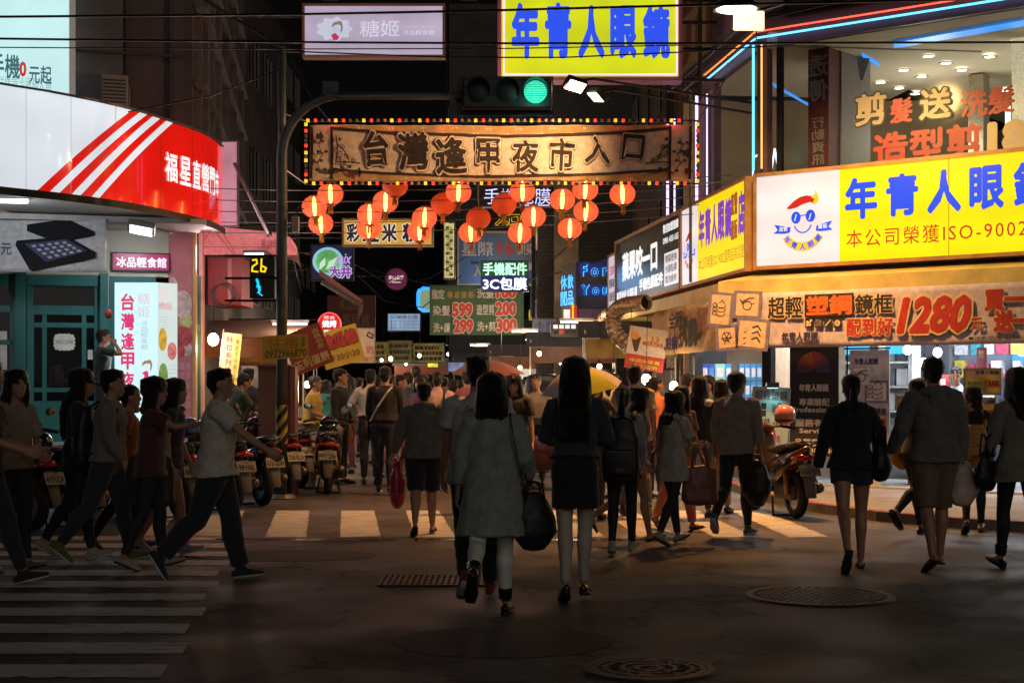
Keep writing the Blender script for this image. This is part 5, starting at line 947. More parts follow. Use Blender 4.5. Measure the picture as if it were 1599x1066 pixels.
b.tube([(2.95, 24.1, 6.0), (2.95, 24.1, 8.5)], .03, 6); obj('side_frame', b, mat('frame_maroon', (.06, .02, .025), .5), s.root)
for i, (px, py, rz_, lab) in enumerate(((899, 135, .5, 'lit halogen flood lamp under the yellow sign, tilted left'), (930, 152, -1.1, 'lit narrow halogen flood lamp under the yellow sign, facing right'))):
 p = P(px, py, 20.9); t = thing('flood_lamp', lab, 'lamp', p); M_ = Matrix.Translation(p) @ Euler((R(-40), R(10), rz_)).to_matrix().to_4x4(); obj('housing', MB(M_).rbox(-.15, .15, -.1, .1, 0, .09, .02), BLACK, t); obj('lens', MB(M_).box(-.125, .125, -.08, .08, -.008, -.001), lit('halogen', (1, .84, .58), 7, .05), t); obj('bracket', MB().tube([p + Vector((0, .05, .08)), p + Vector((.25, .1, .12)), (3.5, 22.4, p.z + .05)], .018, 6), DARKM, t)
 if i == 0: l_ = lamp('flood_light', p + Vector((-.05, -.1, -.1)), 420, (1, .6, .28), 'SPOT', .1, spot=130, parent=t); aim(l_, (-.9, 22.6, 4.9))
 else: l_ = lamp('flood_light', p + Vector((.05, -.05, -.1)), 260, (1, .58, .26), 'SPOT', .1, spot=110, parent=t); aim(l_, (1.6, 20.0, 0))
t = thing('pendant_lamp', 'large pendant lamp with a glowing rectangular panel over the crossing at the upper right', 'lamp', P(1160, 10, 19)); p = P(1150, 14, 19); obj('shade', MB().lathe([(.02, .2), (.1, .17), (.24, .06), (.29, -.02)], 28, p), BLACK, t, smooth=True); obj('lens', MB().lathe([(0, -.02), (.25, -.01)], 24, p), lit('halogen', (1, .84, .58), 7, .05), t); q = P(1170, 32, 18.95); obj('lit_panel', MB().rbox(q.x - .19, q.x + .19, q.y, q.y + .06, q.z - .12, q.z + .12, .02), lit('halogen_panel', (1, .82, .5), 1.6, .1), t); obj('arm', MB().tube([p + Vector((0, .1, .18)), p + Vector((.3, .6, .1)), RF.pt(.8, 6.95, .05)], .025, 6), DARKM, t)
l_ = lamp('pendant_light', p + Vector((0, 0, -.1)), 2500, (1, .41, .1), 'SPOT', .22, spot=112, parent=t, blend=.8); aim(l_, (p.x - .8, p.y + .2, 0))
l_ = lamp('pendant_light', q + Vector((.25, 0, -.2)), 650, (1, .62, .22), 'SPOT', .2, spot=120, parent=t); aim(l_, RF.pt(2.2, 2.8, .6))
s = Sign('led_sign', 'bright LED board with green and blue bands hanging in mid street', F(36), (752, 408, 824, 454), L('ledgreen', (10, 70, 34), .9), .15, 0, BLACK, .02, partname='green_band'); s.panel((752, 431, 824, 454), L('ledblue', (16, 20, 96), .9), 'blue_band'); LW = L('ledwhite', (236, 250, 255), 1.25, .1, 20); s.text('手機配件', (754, 410, 823, 430), L('ledmint', (190, 255, 225), 1.15, .1, 20), .03); s.text('3C包膜', (754, 433, 823, 453), LW, .03); obj('hanger', MB().tube([s.M @ Vector((.1, s.h, 0)), s.M @ Vector((.1, s.h + 1.2, .3))], .012, 5).tube([s.M @ Vector((s.w - .1, s.h, 0)), s.M @ Vector((s.w - .1, s.h + 1.2, .3))], .012, 5), STEEL, s.root)
s = Sign('neon_sign', 'white neon characters on a dark board half hidden by lanterns', F(40), (748, 290, 866, 322), mat('board_dark', (.03, .02, .025), .6), .1, 0, mat('beige_frame', (.4, .3, .2), .5), .04, partname='board'); s.text('手機包膜', (756, 294, 860, 319), L('neonlav', (206, 206, 255), 1.3, .05), .0); s.panel((812, 320, 858, 321.5), L('neonlav', (0, 0, 0)), 'underline', .01, .03)
s = Sign('neon_sign', 'dark board with yellow outlined characters behind the lanterns', F(42), (770, 333, 815, 352), mat('board_red', (.08, .01, .01), .6), .1, 0, None, partname='board'); s.text('入口', (774, 334, 812, 351), BLACK, .03, outline=L('neonyel', (225, 190, 20), .9), ow=.05)
s = Sign('rooftop_board', 'large blue hair salon board with white and red characters behind the LED sign', F(46), (717, 364, 864, 443), mat('board_blue', (.07, .14, .26), .5, 0, .2, 1.5), .15, 0, mat('beige_frame', (0, 0, 0)), .06, partname='board')
PW = mat('print_white', (.5, .44, .42), .6); PR_ = mat('print_red', (.42, .06, .045), .6); s.text('星際', (721, 377, 770, 400), PW, .02); s.text('16', (776, 378, 803, 398), PR_, .05); s.text('燙染高手', (808, 380, 862, 398), PW, .02); s.text('入', (740, 414, 752, 432), mat('print_yellow', (.5, .36, .05), .6), .02); s.panel((824, 410, 858, 422), PW, 'print_block'); s.panel((735, 408, 748, 412), mat('print_navy', (.02, .03, .08), .6), 'print_block')
lamp('board_light', P(760, 440, 45), 30, (.6, .75, 1), size=.3); lamp('board_light', P(800, 372, 44), 40, (1, .6, .3), size=.3)
s = Sign('price_banner', 'green cloth banner of hairdressing prices in white and red hung across the street', F(38), (671, 445, 818, 523), None, cat='banner'); drape(s.pl, s.pl.hit(671, 445)[0], s.pl.hit(818, 445)[0], s.pl.hit(740, 523)[1], s.pl.hit(740, 445)[1], 0, cloth((.07, .13, .07), 'banner', .15), s.root, amp=.03, seed=8)
s.M = s.M @ Matrix.Translation((0, 0, .05)); Wt = mat('print_cream', (.62, .55, .48), .6); Rd = mat('print_scarlet', (.55, .05, .035), .6)
for tx, q, m_, bo in (('指定', (674, 452, 694, 467), Wt, .02), ('專業優惠:', (698, 455, 742, 466), mat('print_ochre', (.4, .25, .06), .6), .01), ('洗髮', (745, 450, 772, 466), Wt, .02), ('100', (775, 448, 806, 466), Rd, .06), ('染髮', (676, 477, 703, 493), Wt, .02), ('599', (706, 473, 738, 495), Rd, .06), ('造型剪', (744, 475, 772, 492), Wt, .02), ('200', (774, 471, 806, 493), Rd, .06), ('洗+護', (677, 504, 703, 519), Wt, .02), ('299', (708, 498, 739, 520), Rd, .06), ('洗+剪', (745, 502, 774, 517), Wt, .02), ('300', (775, 497, 807, 519), Rd, .06)):
 if bo > .05: s.text(tx, q, Rd, bo, .0, outline=Wt, ow=.05)
 else: s.text(tx, q, m_, bo, .0)
obj('banner_rope', MB().tube([s.M @ Vector((0, s.h, 0)), (lx(38), 38, 5.2)], .01, 5).tube([s.M @ Vector((s.w, s.h, 0)), (rx(38), 38, 5.2)], .01, 5), BLACK, s.root); lamp('banner_light', P(735, 470, 35.5), 55, (1, .85, .65), size=.4)
s = Sign('hanging_sign', 'yellow rice cake box sign with dark characters behind the left lanterns', F(34), (537, 344, 674, 382), L('mustard', (214, 160, 62), .82, .1), .2, 0, mat('beige_frame', (0, 0, 0)), .04, partname='lit_face'); NV_ = L('inknavy', (44, 34, 60), .5); brace(s, -1)
for ch, a, c in (('彩', 541, 562), ('虹', 566, 592), ('米', 596, 620), ('糕', 628, 662)): s.text(ch, (a, 349, c, 378), NV_, .04, outline=L('inkcream', (236, 222, 200), .95), ow=.04)
s = Sign('hanging_sign', 'square lit sign with green leaf emblem and violet characters on the left side', F(36), (487, 383, 550, 436), L('midnight', (34, 38, 70), .6), .2, 0, DARKM, .03, partname='lit_face'); brace(s, -1); x, y = s.xy(512, 408); k = s.w / 63
obj('emblem_ring', MB(s.M).poly(arc(x, y, 24 * k, 22 * k, 0, 360, 32)[:-1], .004), L('skyring', (150, 196, 226), .9), s.root); obj('emblem_disc', MB(s.M).poly(arc(x, y, 19 * k, 18 * k, 0, 360, 32)[:-1], .007), L('leafgreen', (96, 176, 96), .85, .3, 4), s.root); lf = MB(s.M); lf.poly([(x - 14 * k, y - 14 * k), (x - 12 * k, y - 2 * k), (x - 4 * k, y + 6 * k), (x - 4 * k, y - 6 * k)][::-1], .01).poly([(x - 4 * k, y - 14 * k), (x + 2 * k, y), (x + 14 * k, y + 6 * k), (x + 10 * k, y - 6 * k)][::-1], .01); obj('emblem_leaf', lf, L('leafpale', (196, 226, 200), .95), s.root)
s.text('mix', (524, 396, 549, 412), L('lav', (190, 160, 226), .95), .02, z=.012, slant=.3); s.text('大井', (514, 415, 549, 434), L('violetletter', (130, 70, 190), .9), .05, z=.012, outline=L('inkcream', (0, 0, 0)), ow=.05)
def disc_sign(label, px, py, r, Y, m, rim, txt, tm, side, neon_=None):
 p = P(px, py, Y); R_ = r * Y / FX; t = thing('round_sign', label, 'sign', p); obj('disc', MB().lathe([(0, -.08), (R_ * .93, -.08), (R_, -.05), (R_, .05), (0, .05)], 40, p, 'y'), m, t, smooth=False); obj('rim', MB().lathe([(R_ * .93, -.082), (R_ * .95, -.1), (R_ * 1.02, -.08), (R_ * 1.02, .0)], 40, p, 'y'), rim, t, smooth=True); T = F(Y).mat(0, 0, .09) @ Matrix.Translation((p.x, p.z, 0))
 for tx, q, m_ in txt: text(tx, T, tuple(v * R_ for v in q), m_, t, .03, .004)
 X = lx(Y) if side < 0 else rx(Y); obj('bracket', MB().tube([(p.x + side * R_, Y, p.z + .1), (X, Y, p.z + .1)], .02, 6), DARKM, t); return t, T, R_
t, T, R_ = disc_sign('round dim purple sign with a yellow slash far up the street', 619, 436, 17, 48, L('plum', (104, 26, 70), .75, .3, 3), L('plumrim', (90, 26, 60), .5), [('多口食手', (-.7, -.05, .7, .35), L('cream2', (220, 214, 214), .9)), ('TAIWAN', (-.4, -.38, .4, -.22), L('cream2', (0, 0, 0)))], None, -1); obj('slash', MB(T @ Matrix.Translation((0, 0, -.002))).stroke([(-.6 * R_, -.3 * R_), (.6 * R_, .3 * R_)], .12 * R_, .003), L('gold', (200, 150, 20), .8), t)
t, T, R_ = disc_sign('round red neon sign with white characters above the yellow sweet potato card', 515, 506, 18, 33, L('crimson', (206, 20, 26), 1.0, .1), lit('rim_red', (1, .1, .12), 1.6), [('燒烤', (-.62, -.3, .62, .34), LW), ('黃金', (-.5, .42, .5, .72), L('pinkwhite', (255, 190, 190), 1)), ('美味', (-.5, -.8, .5, -.5), LW)], None, -1)
s = Sign('lit_panel', 'pale blue lit menu panel with red print far up the street', F(52), (606, 490, 656, 516), L('icepanel', (130, 172, 204), .72, .3, 2), .15, 0, BLACK, .03); s.text('3C維修包膜', (610, 492, 652, 498), L('inkmaroon', (120, 50, 70), .6), .01)
for i in range(3): s.text('螢幕‧電池‧保護貼', (608, 500 + i * 5, 654, 503 + i * 5), L('inkrose', (160, 100, 130), .6), 0)
p = P(672, 467, 44); t = thing('neon_sign', 'rounded sign outlined in blue neon behind the green price banner', 'neon sign', p); rr = [(653, 458), (655, 453), (660, 450), (690, 450), (694, 456), (694, 478), (690, 485), (660, 485), (655, 481), (653, 476), (653, 458)]; obj('glass_tube', MB().tube([P(x, y, 43.9) for x, y in rr], .05, 8), lit('neon_deep', (.03, .3, 1), 1.6), t, smooth=True); obj('lit_face', MB(F(44.05).mat()).poly([F(44.05).hit(x, y) for x, y in rr[:-1]][::-1], .02), L('mintface', (150, 176, 130), .6), t)
s = Sign('vertical_sign', 'narrow upright yellow lit sign chequered with dark characters in mid street', F(42), (694, 348, 709, 434), L('paleyellow', (210, 196, 130), .85, .15, 3), .2, 0, STEEL, .03)
b = MB(s.M)
for i in range(12): b.box(s.w * (.12 if i % 2 else .52), s.w * (.48 if i % 2 else .88), s.h * (.04 + i * .077), s.h * (.085 + i * .077), .001, .004)
obj('dark_squares', b, L('olive', (96, 84, 40), .6), s.root); s.text('台灣名產香雞排飲料店', (696, 352, 707, 431), L('oliveink', (70, 60, 30), .5), 0, .006, vertical=True); obj('hanger', MB().tube([s.M @ Vector((s.w / 2, s.h, 0)), (rx(42), 42, (s.M @ Vector((0, s.h, 0))).z + .3)], .02), DARKM, s.root)
fy = thing('neon_sign', 'box sign with blue neon English words beside the concrete pillar', 'neon sign', P(920, 480, 33)); FS = Pl(P(884, 500, 34.0), (1, -.12)); a = FS.hit(900, 408); c = FS.hit(955, 481); M_ = FS.mat(); zl = lambda py: FS.hit(920, py)[1]
obj('box', MB(M_).box(a[0], c[0], zl(502), zl(408), -1.2, 0), mat('neonbox_brown', (.1, .05, .03), .6), fy); obj('blue_band', MB(M_).box(a[0], c[0], zl(427), zl(409), 0, .02).box(a[0], c[0], zl(462), zl(445), 0, .02), mat('band_blue', (.03, .06, .3), .5), fy); obj('dark_band', MB(M_).box(a[0], c[0], zl(480), zl(463), 0, .02), NEAR_BLACK, fy); obj('pink_band', MB(M_).box(a[0], c[0], zl(500), zl(482), 0, .015), mat('band_pink', (.3, .14, .22), .5), fy)
NBL = lit('neon_sky', (.05, .42, 1), 1.7, .05)
def ot(t_, q): x0, z1 = FS.hit(q[0], q[1]); x1, z0 = FS.hit(q[2], q[3]); text(t_, FS.mat(0, 0, .04), (x0, z0, x1, z1), NBL, fy, .055, .03, name='glass_tube'); text(t_, FS.mat(0, 0, .04), (x0, z0, x1, z1), mat('band_blue', (0, 0, 0)), fy, .015, .034, grow=-.0)
ot('F o r', (908, 413, 950, 432)); ot('Y o u', (908, 444, 950, 461))
ES = Pl(P(899, 500, 33.8), (.35, -1)); uL = ES.hit(877, 420)[0]; obj('end_face', MB(ES.mat()).box(uL, 0, ES.hit(890, 496)[1], ES.hit(890, 412)[1], -.05, 0), mat('neonbox_brown', (0, 0, 0)), fy); q = lambda px, py: ES.hit(px, py)
a1, a2 = q(877, 480), q(898, 426); text('休閒', ES.mat(0, 0, .02), (a1[0] * .95, a1[1], a1[0] * .5, a2[1]), NBL, fy, .02, .02, vertical=True, name='glass_tube'); text('飲品', ES.mat(0, 0, .02), (a1[0] * .45, a1[1], a1[0] * .05, a2[1]), NBL, fy, .02, .02, vertical=True, name='glass_tube')
lamp('neon_glow', P(920, 435, 32.5), 8, (.1, .4, 1), size=.3, parent=fy)
s = Sign('lit_panel', 'small white and red lit box below the blue neon words', F(33.2), (880, 483, 901, 502), WHT_L, .2, 0, BLACK, .01); s.panel((890, 477, 901, 502), RED_L, 'red_half', .001, .02); s.panel((893, 474, 896, 499), L('yelbar', (250, 200, 20), 1), 'yellow_bar', .02, .03)
s = Sign('menu_board', 'row of four small lit menu cards on a black board under the neon words', F(32.6), (861, 504, 901, 525), NEAR_BLACK, .1, 0, BLACK, .02)
for i in range(4): s.panel((864 + i * 9.3, 507, 871 + i * 9.3, 513), WHT_L, 'menu_card'); s.panel((864 + i * 9.3, 515, 871 + i * 9.3, 521), RED_L if i == 1 else GPR, 'menu_card')
s = Sign('lit_panel', 'slanted small sign of white neon characters right of the menu cards', Pl(P(912, 520, 30), (1, -.5)), (911, 501, 935, 526), NEAR_BLACK, .1, 0, mat('beige_frame', (0, 0, 0)), .03); s.text('鮮茶飲坊', (913, 503, 932, 523), LW, .02)
s = Sign('paper_sign', 'bright yellow paper notice with blue print at the right stalls', F(29), (934, 529, 974, 552), L('noteyellow', (206, 206, 40), .7, .15, 3), .02, 0, None); s.text('凡購滿百元', (936, 532, 972, 539), L('noteink', (110, 120, 60), .6), 0); s.text('立即折價', (936, 542, 966, 550), L('noteink', (0, 0, 0)), 0)
s = Sign('dark_board', 'dim slate board with big blue characters and a telephone number by the pillar', F(37), (832, 498, 870, 560), mat('slate_board', (.05, .055, .09), .6), .08, 0, DARKM, .02); NVY = mat('print_deepblue', (.015, .02, .09), .6)
s.text('金庫', (834, 501, 868, 520), NVY, .04); s.text('快炒', (834, 522, 868, 543), NVY, .04); s.text('麻油雞燒酒雞', (835, 545, 868, 550), NVY, .02); s.text('TEL:2451-6363', (835, 553, 868, 558), NVY, .02)
s = Sign('hanging_banner', 'tilted red and cream ice cream banner with number 33 at the right stalls', Pl(P(1010, 540, 25.2), (1, -.15)), (979, 512, 1040, 578), None, .01, 0, cat='banner', tilt=-9); CRB = cloth((.5, .42, .36), 'banner', .12); obj('banner_cloth', MB(s.M).box(0, s.w, s.h * .3, s.h, -.006, 0), CRB, s.root); obj('red_field', MB(s.M).box(0, s.w, 0, s.h * .34, -.004, .003), cloth((.38, .04, .03), 'banner', .12), s.root)
obj('oval', MB(s.M).poly(arc(s.w * .64, s.h * .7, s.w * .32, s.h * .17, 0, 360, 28)[:-1], .004), mat('oval_cream', (.6, .45, .25), .7), s.root); s.text('33', (.55, .18, .78, .32), mat('print_brown', (.3, .1, .05), .7), .0, .01); s.text('韓式手工冰淇', (.38, .32, .9, .42), REDP, .03, .01); s.text('冰淇淋專賣', (.1, .75, .9, .84), mat('print_gold', (.55, .4, .06), .7), .02, .01); s.text('手工甜筒', (.2, .87, .85, .96), mat('print_lime', (.35, .45, .08), .7), .02, .01)
obj('scoop', MB(s.M @ Matrix.Translation((0, 0, .002))).poly(arc(s.w * .15, s.h * .78, s.w * .12, s.h * .1, 0, 360, 16)[:-1], .003), mat('scoop_orange', (.6, .25, .04), .7), s.root); obj('cone', MB(s.M @ Matrix.Translation((0, 0, .001))).poly([(s.w * .06, s.h * .74), (s.w * .2, s.h * .4), (s.w * .28, s.h * .42), (s.w * .32, s.h * .76)], .003), mat('cone_dark', (.06, .03, .02), .7), s.root); obj('banner_string', MB().tube([s.M @ Vector((0, s.h, 0)), s.M @ Vector((-.05, s.h + .5, -.2))], .006, 5).tube([s.M @ Vector((s.w, s.h, 0)), s.M @ Vector((s.w + .1, s.h + .4, -.2))], .006, 5), BLACK, s.root)
s = Sign('shop_board', 'red board with cream noodle shop characters below the orange banner', F(27.5), (1036, 536, 1067, 576), mat('board_crimson', (.16, .015, .015), .6), .05, 0, DARKM, .02); s.text('飯', (1040, 540, 1056, 557), Wt, .03); s.text('麵', (1040, 559, 1056, 575), Wt, .03)
# left stalls' cards and banners
s = Sign('stall_card', 'tilted dark red egg cake stall card with gold characters behind the lodging card', F(23.0), (448, 512, 512, 578), cloth((.3, .04, .025), 'banner', .1), .01, 0, tilt=22); GP = mat('print_goldish', (.6, .38, .14), .7); s.text('玉利蛋餅', (.05, .68, .95, .92), GP, .03); s.text('嘉義名產', (.75, .1, .93, .6), GP, .01, vertical=True)
s = Sign('stall_card', 'tilted yellow sweet potato stall card with fat red characters', F(24.6), (500, 512, 564, 570), mat('card_amber', (.66, .42, .03), .6, 0, .1, 6), .01, 0, tilt=16); s.text('地瓜條', (.06, .1, .96, .52), Rd, .07, outline=INK, ow=.03); s.text('中30小20', (.12, .64, .92, .86), mat('print_brown', (0, 0, 0)), .02)
s = Sign('stall_card', 'upright yellow and white card reading 100 behind the sweet potato card', F(26), (530, 512, 585, 566), mat('card_pale', (.62, .5, .3), .6), .01, 0, STEEL, .01); s.text('奶', (.76, .5, .96, .75), mat('print_pink', (.6, .2, .2), .6), .03); s.text('二件100元', (.25, .8, .98, .97), ORI, .02); s.panel((.0, .3, .6, 1), mat('card_amber', (0, 0, 0)), 'yellow_part'); b = MB(s.M); b.stroke([(s.w * .78, s.h * .78), (s.w * .92, s.h * .7), (s.w * .96, s.h * .8), (s.w * .82, s.h * .88), (s.w * .78, s.h * .78)], .02, .006); obj('drawn_hammer', b, INK, s.root)
s = Sign('standing_flag', 'slim yellow and white stall flag with red vertical characters at the left', F(25), (346, 520, 374, 600), mat('flag_yellow', (.62, .5, .16), .7), .006, 0, cat='flag', tilt=-6); s.panel((.0, 0, .6, 1), mat('flag_cream', (.62, .5, .42), .7), 'pale_half'); s.text('咔拉系列組合', (.2, .06, .56, .95), REDP, .02, vertical=True); s.text('酥脆美味新上市', (.7, .1, .9, .95), mat('print_olive', (.2, .14, .04), .7), 0, vertical=True); obj('flag_pole', MB().tube([s.M @ Vector((-.02, -1.4, -.02)), s.M @ Vector((-.02, s.h + .05, -.02))], .012, 6), ALU, s.root)
s = Sign('shop_board', 'dark red shop board with a dim oval emblem left of the street', F(40), (512, 462, 585, 512), mat('board_maroon', (.09, .02, .018), .7), .1, 0, DARKM, .02); obj('oval', MB(s.M).poly(arc(s.w * .5, s.h * .75, s.w * .26, s.h * .2, 0, 360, 24)[:-1], .004), mat('oval_dim', (.12, .08, .03), .7), s.root); s.text('黃大盛', (.34, .12, .66, .38), BLACK, .03, .008); s.text('黑百貨', (.3, .55, .9, .95), mat('print_dusk', (.14, .09, .08), .7), .02, .008)
BULB = lit('bulb', (1, .82, .52), 9, .03); BULBW = lit('bulb_white', (.92, .96, 1), 8, .03)
def bulb(label, p, w_, col=(1, .68, .36), m=None, r=.055, cord=1.0, gr='bare bulbs over the stalls'):
 t = thing('hanging_bulb', label, 'light bulb', p, group=gr); obj('globe', MB().ball(p, r, r, r * 1.15, 14, 9), m or BULB, t, smooth=True); obj('socket', MB().cyl(p + Vector((0, 0, r)), p + Vector((0, 0, r + .07)), .022, 8), BLACK, t); obj('cord', MB().tube([p + Vector((0, 0, r + .07)), p + Vector((.02, 0, cord))], .006, 5), BLACK, t)
 if w_: lamp('bulb_light', p + Vector((0, 0, -r - .06)), w_, col, size=.06, parent=t)
 return t
bulb('bright bare bulb over the left stall beside the yellow flag', P(333, 530, 24.5), 40, r=.09); bulb('warm bulb behind the stall card, above the man in yellow', P(480, 600, 26.5), 34); bulb('bulb over the frying stall left of the white shirted man', P(528, 592, 29), 40); bulb('white bulb glimpsed behind the upright stall card', P(580, 560, 31), 34); bulb('dim warm bulb over the far left stalls', P(610, 560, 40), 50)
bulb('warm bulb at the right stalls beside the ponytailed woman in orange', P(1009, 592, 24), 36, r=.075); bulb('glowing warm lamp among the small signs at the right stalls', P(1052, 603, 24.4), 30, r=.07); bulb('white lamp high at the right stalls under the duct', P(925, 545, 33), 24, (1, .9, .75)); bulb('white lamp at the awning tip near the slate board', P(824, 530, 44), 30, (.9, .95, 1), BULBW); bulb('small white lamp in the far middle of the street', P(700, 553, 56), 26, (.9, .95, 1), BULBW)
for i, (px, py, Y, lab) in enumerate(((596, 562, 44, 'left of the blue shirt'), (634, 568, 50, 'above the blue shirt'), (655, 555, 38, 'right of the olive boards'), (742, 560, 40, 'above the boy in white'), (782, 570, 36, 'above the orange parasol'), (812, 574, 33, 'beside the tarp covered cart'), (842, 552, 30, 'above the tarp covered cart'), (876, 566, 34, 'left of the yellow umbrella'), (936, 572, 27, 'right of the yellow umbrella'), (958, 586, 26, 'near the head of the tall man in cream'))):
 bulb('tiny warm bulb far up the street, ' + lab, P(px, py, Y), 9, r=.045, gr='small bulbs over the far stalls')
for i, (px, py) in enumerate(((1417, 546), (1464, 550), (1443, 566))): bulb(['round white bulb in the optical shop above the girl with the yellow bag', 'round white bulb in the optical shop right of the tall hooded man', 'round white bulb hidden behind the head of the hooded man'][i], P(px, py, 20.9), 6, (.95, .97, 1), BULBW, .06, .6, 'round bulbs inside the optical shop')
for i, (x, y, z, e, c) in enumerate(((-3.9, 27, 2.6, 75, (1, .6, .3)), (-5, 33, 2.6, 100, (1, .7, .42)), (-6.5, 44, 2.8, 150, (1, .75, .5)), (1.2, 28.5, 2.7, 90, (1, .68, .4)), (.3, 36, 2.8, 110, (1, .75, .5)), (-1, 48, 2.8, 170, (1, .8, .6)), (-5, 60, 3, 260, (1, .8, .6)))):
 t = thing('strip_lamp', ['warm strip lamp under the pink awning', 'warm strip lamp over the left stalls past the red awning', 'strip lamp over the far left stalls', 'warm strip lamp over the right ice cream stall', 'strip lamp over the right stalls by the concrete pillar', 'strip lamp over stalls beyond the pillar', 'distant strip lamp near the end of the street'][i], 'lamp', (x, y, z), group='strip lamps over the stalls'); obj('tube', MB().cyl((x - .3, y, z), (x + .3, y, z), .02, 8), lit('strip_warm', (1, .8, .55), 3, .05), t); obj('fitting', MB().box(x - .32, x + .32, y - .05, y + .05, z + .025, z + .07), ALU, t); lamp('strip_light', (x, y, z - .12), e, c, size=.25, parent=t)
# ducts, poles, wires
DUCT = mat('duct_foil', (.4, .3, .2), .4, .6, .3, 20)
def duct(label, pts, r):
 t = thing('exhaust_duct', label, 'duct', pts[0]); k = len(pts) - 1; ring = []; cs_ = [Vector(p) for p in pts]; n = 40
 for i in range(n + 1):
  f = i / n * k; a = min(int(f), k - 1); g = f - a; p0, p1, p2, p3 = cs_[max(a - 1, 0)], cs_[a], cs_[a + 1], cs_[min(a + 2, k)]; p = .5 * ((2 * p1) + (p2 - p0) * g + (2 * p0 - 5 * p1 + 4 * p2 - p3) * g * g + (3 * p1 - p0 - 3 * p2 + p3) * g ** 3); ring.append((p, r * (1.06 if i % 2 else .95), r * (1.06 if i % 2 else .95)))
 obj('hose', MB().loft(ring, n=16, round_=False, caps=False), DUCT, t, smooth=False); d = (cs_[-1] - cs_[-2]).normalized(); obj('outlet', MB().tube([cs_[-1] - d * .12, cs_[-1] - d * .1], r * .9, 16), mat('near_black_disc', (.008, .008, .008), .9), t)  # near-black disc closing the hose just inside its end
duct('fat ribbed exhaust duct curving up beside the black phone sign', [P(985, 545, 26), P(962, 520, 26), P(958, 492, 26), P(972, 478, 25.8), P(995, 474, 25.4), P(1010, 472, 25.2)], .13); duct('thinner ribbed exhaust duct further back', [P(952, 522, 29), P(941, 505, 29), P(943, 493, 29), P(952, 488, 28.8)], .09)
def wire(label, pts, r=.013): tag(obj('overhead_cable', MB().tube(pts, r, 6), BLACK), label, 'cable', 'cables strung across the crossing')
def wpts(Y0, Y1, pxs): 
 k = len(pxs) - 1; return [P(x, y, Y0 + (Y1 - Y0) * i / k) for i, (x, y) in enumerate(pxs)]
wire('thick overhead cable highest across the picture', wpts(17, 16, [(-60, 27), (450, 23), (760, 17), (1060, 9), (1300, 4), (1660, -4)]), .014); wire('thick overhead cable across the lilac sign', wpts(17, 17, [(-60, 60), (440, 66), (760, 68), (1080, 68), (1660, 66)]), .013); wire('thin overhead cable just below the thick middle one', wpts(17.5, 17.5, [(-60, 74), (440, 77), (800, 76), (1060, 71), (1250, 68)]), .007); wire('slanting overhead cable rising to the right past the yellow sign', wpts(18, 18, [(440, 80), (700, 90), (880, 90), (1060, 82), (1240, 70)]), .009); wire('thin slack cable over the left roofs', wpts(19, 19.5, [(200, 175), (330, 150), (440, 108)]), .009)
wire('pale guy wire running down to the pole from the upper left', wpts(22, 20.6, [(320, 0), (380, 38), (440, 74)]), .02); wire('service wire from the banner corner to the far left wall', wpts(28, 22.6, [(455, 95), (490, 160), (520, 196)]), .012); wire('grey drooping wires over the far street, lower', wpts(40, 40, [(560, 430), (600, 470), (660, 480), (720, 430)]), .014); wire('grey drooping wires over the far street, upper', wpts(42, 42, [(550, 410), (610, 445), (670, 435), (730, 400)]), .012); wire('dark stay wire slanting to the concrete pillar', wpts(38, 33, [(820, 438), (880, 424), (950, 404)]), .015)
t = thing('stay_tube', 'pale steel stay tube slanting down beside the curved sign', 'pole', P(400, 330, 24)); obj('tube', MB().tube([P(366, 255, 23.8), P(420, 368, 24.5)], .03, 8), STEEL, t); obj('clamp', MB().ball(P(420, 366, 24.5), .05), DARKM, t)
# people
PEND = []                                             # meshes to weld into one skin at the end
def weld(o, voxel, smooth=3, disp=None): 
 o.modifiers.new('weld', 'REMESH').mode = 'VOXEL'; o.modifiers[-1].voxel_size = voxel
 s = o.modifiers.new('soft', 'SMOOTH'); s.factor = .5; s.iterations = smooth; PEND.append((o, disp)); return o
def pnoise(co, f, seed):
 r = np.random.RandomState(seed); out = np.zeros(len(co))
 for k in range(9):
  d = r.normal(size=3); d *= (.6 + .8 * r.rand()) / np.linalg.norm(d); out += np.sin(co @ (d * np.array(f)) * 6.28 + r.rand() * 6.28 + 1.3 * np.sin(co @ (r.normal(size=3) * np.array(f) * 2)))
 n = out / 4; return n + .8 * (.55 - np.abs(n)) * (np.sin(co @ r.normal(size=3) * 60) * .5 + .5)
def finish():
 dg = bpy.context.evaluated_depsgraph_get(); new = {}
 for o, disp in PEND:
  me = bpy.data.meshes.new_from_object(o.evaluated_get(dg)); new[o.name] = me
 for o, disp in PEND:
  me = new[o.name]; old = o.data; o.modifiers.clear(); mats = [m for m in old.materials]; me.materials.clear()
  for m in mats: me.materials.append(m)
  o.data = me; n = len(me.vertices); bpy.data.meshes.remove(old)
  if disp:
   amp, f, seed = disp; co = np.empty(n * 3); no = np.empty(n * 3); me.vertices.foreach_get('co', co); me.vertices.foreach_get('normal', no); co = co.reshape(-1, 3); no = no.reshape(-1, 3)
   d = np.maximum(pnoise(co, f, seed) * amp, -.004); co += no * d[:, None]; me.vertices.foreach_set('co', co.ravel())
  me.polygons.foreach_set('use_smooth', [True] * len(me.polygons)); me.update()
 PEND.clear()
SKIN = mat('skin', (.42, .22, .14), .5, 0, .12, 12, .12, 90); SKIN.node_tree.nodes['Principled BSDF'].inputs['Subsurface Weight'].default_value = .15; SKIN.node_tree.nodes['Principled BSDF'].inputs['Subsurface Radius'].default_value = (.02, .008, .005)
def hairm(col, n='hair'): return mat('%s_%d' % (n, int(col[0] * 1000)), col, .36, 0, .5, 26, 1.0, 42, stretch=(9, 9, .6))
